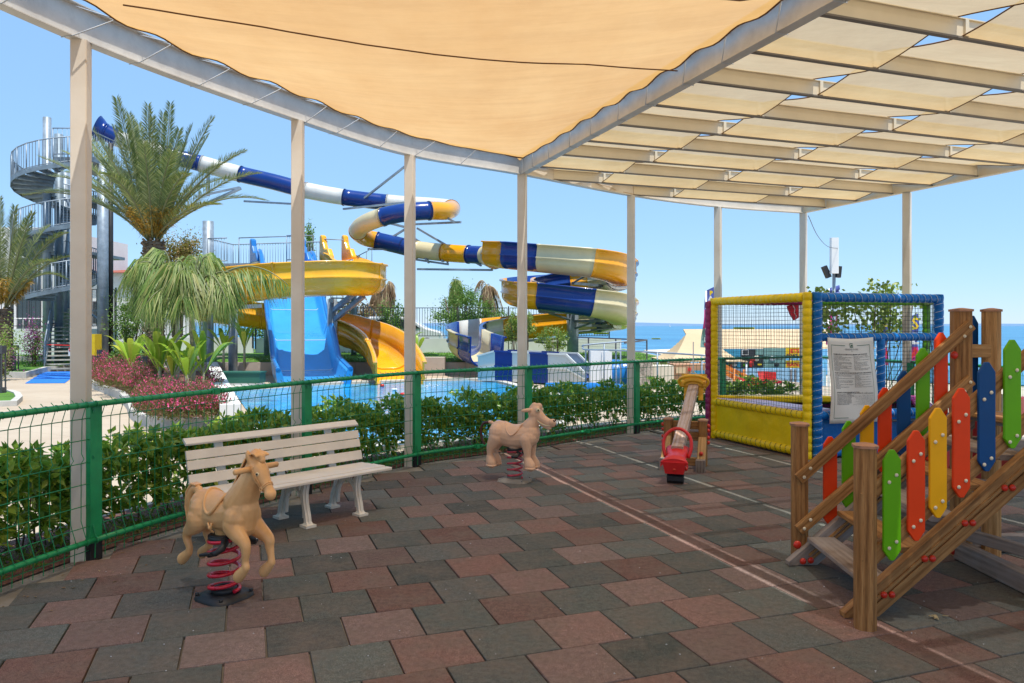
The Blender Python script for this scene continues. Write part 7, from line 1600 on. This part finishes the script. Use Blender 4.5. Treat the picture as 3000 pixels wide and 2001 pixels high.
mb = MB(); prof = [(-2.2, .25), (-2.2, 1.55), (-1.9, 1.75), (.2, 1.75), (1.1, 1.15), (1.9, .95), (2.05, .7), (2.05, .25)]; mb.prism([V((vx-1.2+a, 40, .5+b_)) for a, b_ in prof], (0, 1.8, 0)); bb = mb.build('body', M['carw'], o); bv = bb.modifiers.new('b', 'BEVEL'); bv.width = .08; bv.segments = 3
mb = MB(); mb.prism([V((vx-1.2+a, 39.97, .5+b_)) for a, b_ in [(-.5, 1.1), (-.5, 1.6), (.15, 1.6), (.85, 1.12)]], (0, .03, 0)); mb.build('window', M['glass'], o)
mb = MB(); mb.prism([V((vx-1.2+a, 39.97, .5+b_)) for a, b_ in [(-1.9, 1.0), (-1.9, 1.6), (-.75, 1.6), (-.75, 1.0)]], (0, .03, 0)); mb.build('window', M['glass'], o)
for sx in (-1.5, 1.2): mb = MB(); mb.tube([(vx-1.2+sx, 39.95, .8), (vx-1.2+sx, 40.15, .8)], .33, 18); w_ = mb.build('wheel', M['black'], o); mb = MB(); mb.tube([(vx-1.2+sx, 39.93, .8), (vx-1.2+sx, 39.95, .8)], .18, 14); mb.build('rim', M['galv'], w_)
for x, y, mt, lb, sc_ in [(1120, 1132, 'redball', 'red float ball on the pool water, left of the amber slide end', (1, 1, 1)), (1156, 1143, 'wht2', 'white float on the pool water between the two red floats', (1.4, 1, .6)), (1182, 1157, 'redball', 'long red float on the pool water beside the third column', (1.7, 1, .7))]:
    c = GW(x, y); mb = MB(); mb.sph(c+V((0, 0, .02)), .06, 12, 8, sc_); o = mb.build('pool_float', M[mt]); tag(o, lb, 'pool float')
# white splash on the water at the amber slide
n = 260; c = GW(1240, 1132); A = np.array(c)+RNG.normal(size=(n, 3))*[.35, .5, .0]+[0, 0, .01]; A[:, 2] = .01; o = leaf_obj('pool_foam', [leaves_np(A, rnd_dirs(n)*[1, 1, .1], np.tile([0, 0, 1.], (n, 1)), RNG.uniform(.03, .08, n), .03, 0)], M['wht2']); tag(o, 'white foam where the amber slide meets the pool', 'foam', kind='stuff')
c = D(210, 0, 33); mb = MB(); mb.box(V((D(220, 0, 30).x, 30, 1.0)), .2, .5, .85); o = mb.build('yellow_post_box', M['inky']); tag(o, 'yellow box beside the stair tower leg, right of the tall near column', 'box')
mb = MB(); q = G(225, 865); mb.tube([q+V((0, 0, 0)), q+V((0, 0, .05))], .1, 14); mb.tube([q+V((0, 0, .04)), q+V((.08, 0, .62))], [.09, .03], 12); o = mb.build('parasol_stub', M['inkred']); tag(o, 'folded red cone standing by the stair tower foot', 'traffic cone')
# ------------------------------------------------------------------ sky, sun, camera
SUN_EL, SUN_AZ = R(73), math.atan2(.539, -.842)      # azimuth measured from +Y clockwise towards +X
sdir = V((math.sin(SUN_AZ)*math.cos(SUN_EL), math.cos(SUN_AZ)*math.cos(SUN_EL), math.sin(SUN_EL)))
w = bpy.data.worlds.new('World'); SC.world = w; w.use_nodes = True; nt = w.node_tree; nt.nodes.clear()
sky = nt.nodes.new('ShaderNodeTexSky'); sky.sky_type = 'NISHITA'; sky.sun_disc = False; sky.sun_elevation = SUN_EL; sky.sun_rotation = SUN_AZ; sky.altitude = 0; sky.air_density = 1.0; sky.dust_density = 0.; sky.ozone_density = 5.
bg = nt.nodes.new('ShaderNodeBackground'); bg.inputs[1].default_value = SKY_S; out = nt.nodes.new('ShaderNodeOutputWorld'); nt.links.new(mixc(nt, .74, sky.outputs[0], (1.37, 2.5, 4.0)), bg.inputs[0]); nt.links.new(bg.outputs[0], out.inputs[0])
sl = bpy.data.lights.new('sun', 'SUN'); sl.energy = SUN_E; sl.angle = R(.53); sl.color = (1, .95, .87); so_ = bpy.data.objects.new('sun', sl); COL.objects.link(so_); so_.rotation_euler = (-sdir).to_track_quat('-Z', 'Y').to_euler(); so_.location = sdir*50
cam = bpy.data.cameras.new('camera'); co_ = bpy.data.objects.new('camera', cam); COL.objects.link(co_); co_.location = (0, 0, H); co_.rotation_euler = (R(90), 0, 0)
cam.sensor_width = 36; cam.lens = F/3000*36; cam.shift_y = -(HY-1000.5)/3000*-1; cam.clip_end = 90000; cam.clip_start = .05; SC.camera = co_
SC.view_settings.view_transform = 'Standard'; SC.view_settings.look = 'None'; SC.view_settings.gamma = 1; SC.view_settings.exposure = EXPO
SC.cycles.max_bounces = 8; SC.cycles.transparent_max_bounces = 12; SC.cycles.sample_clamp_indirect = 6
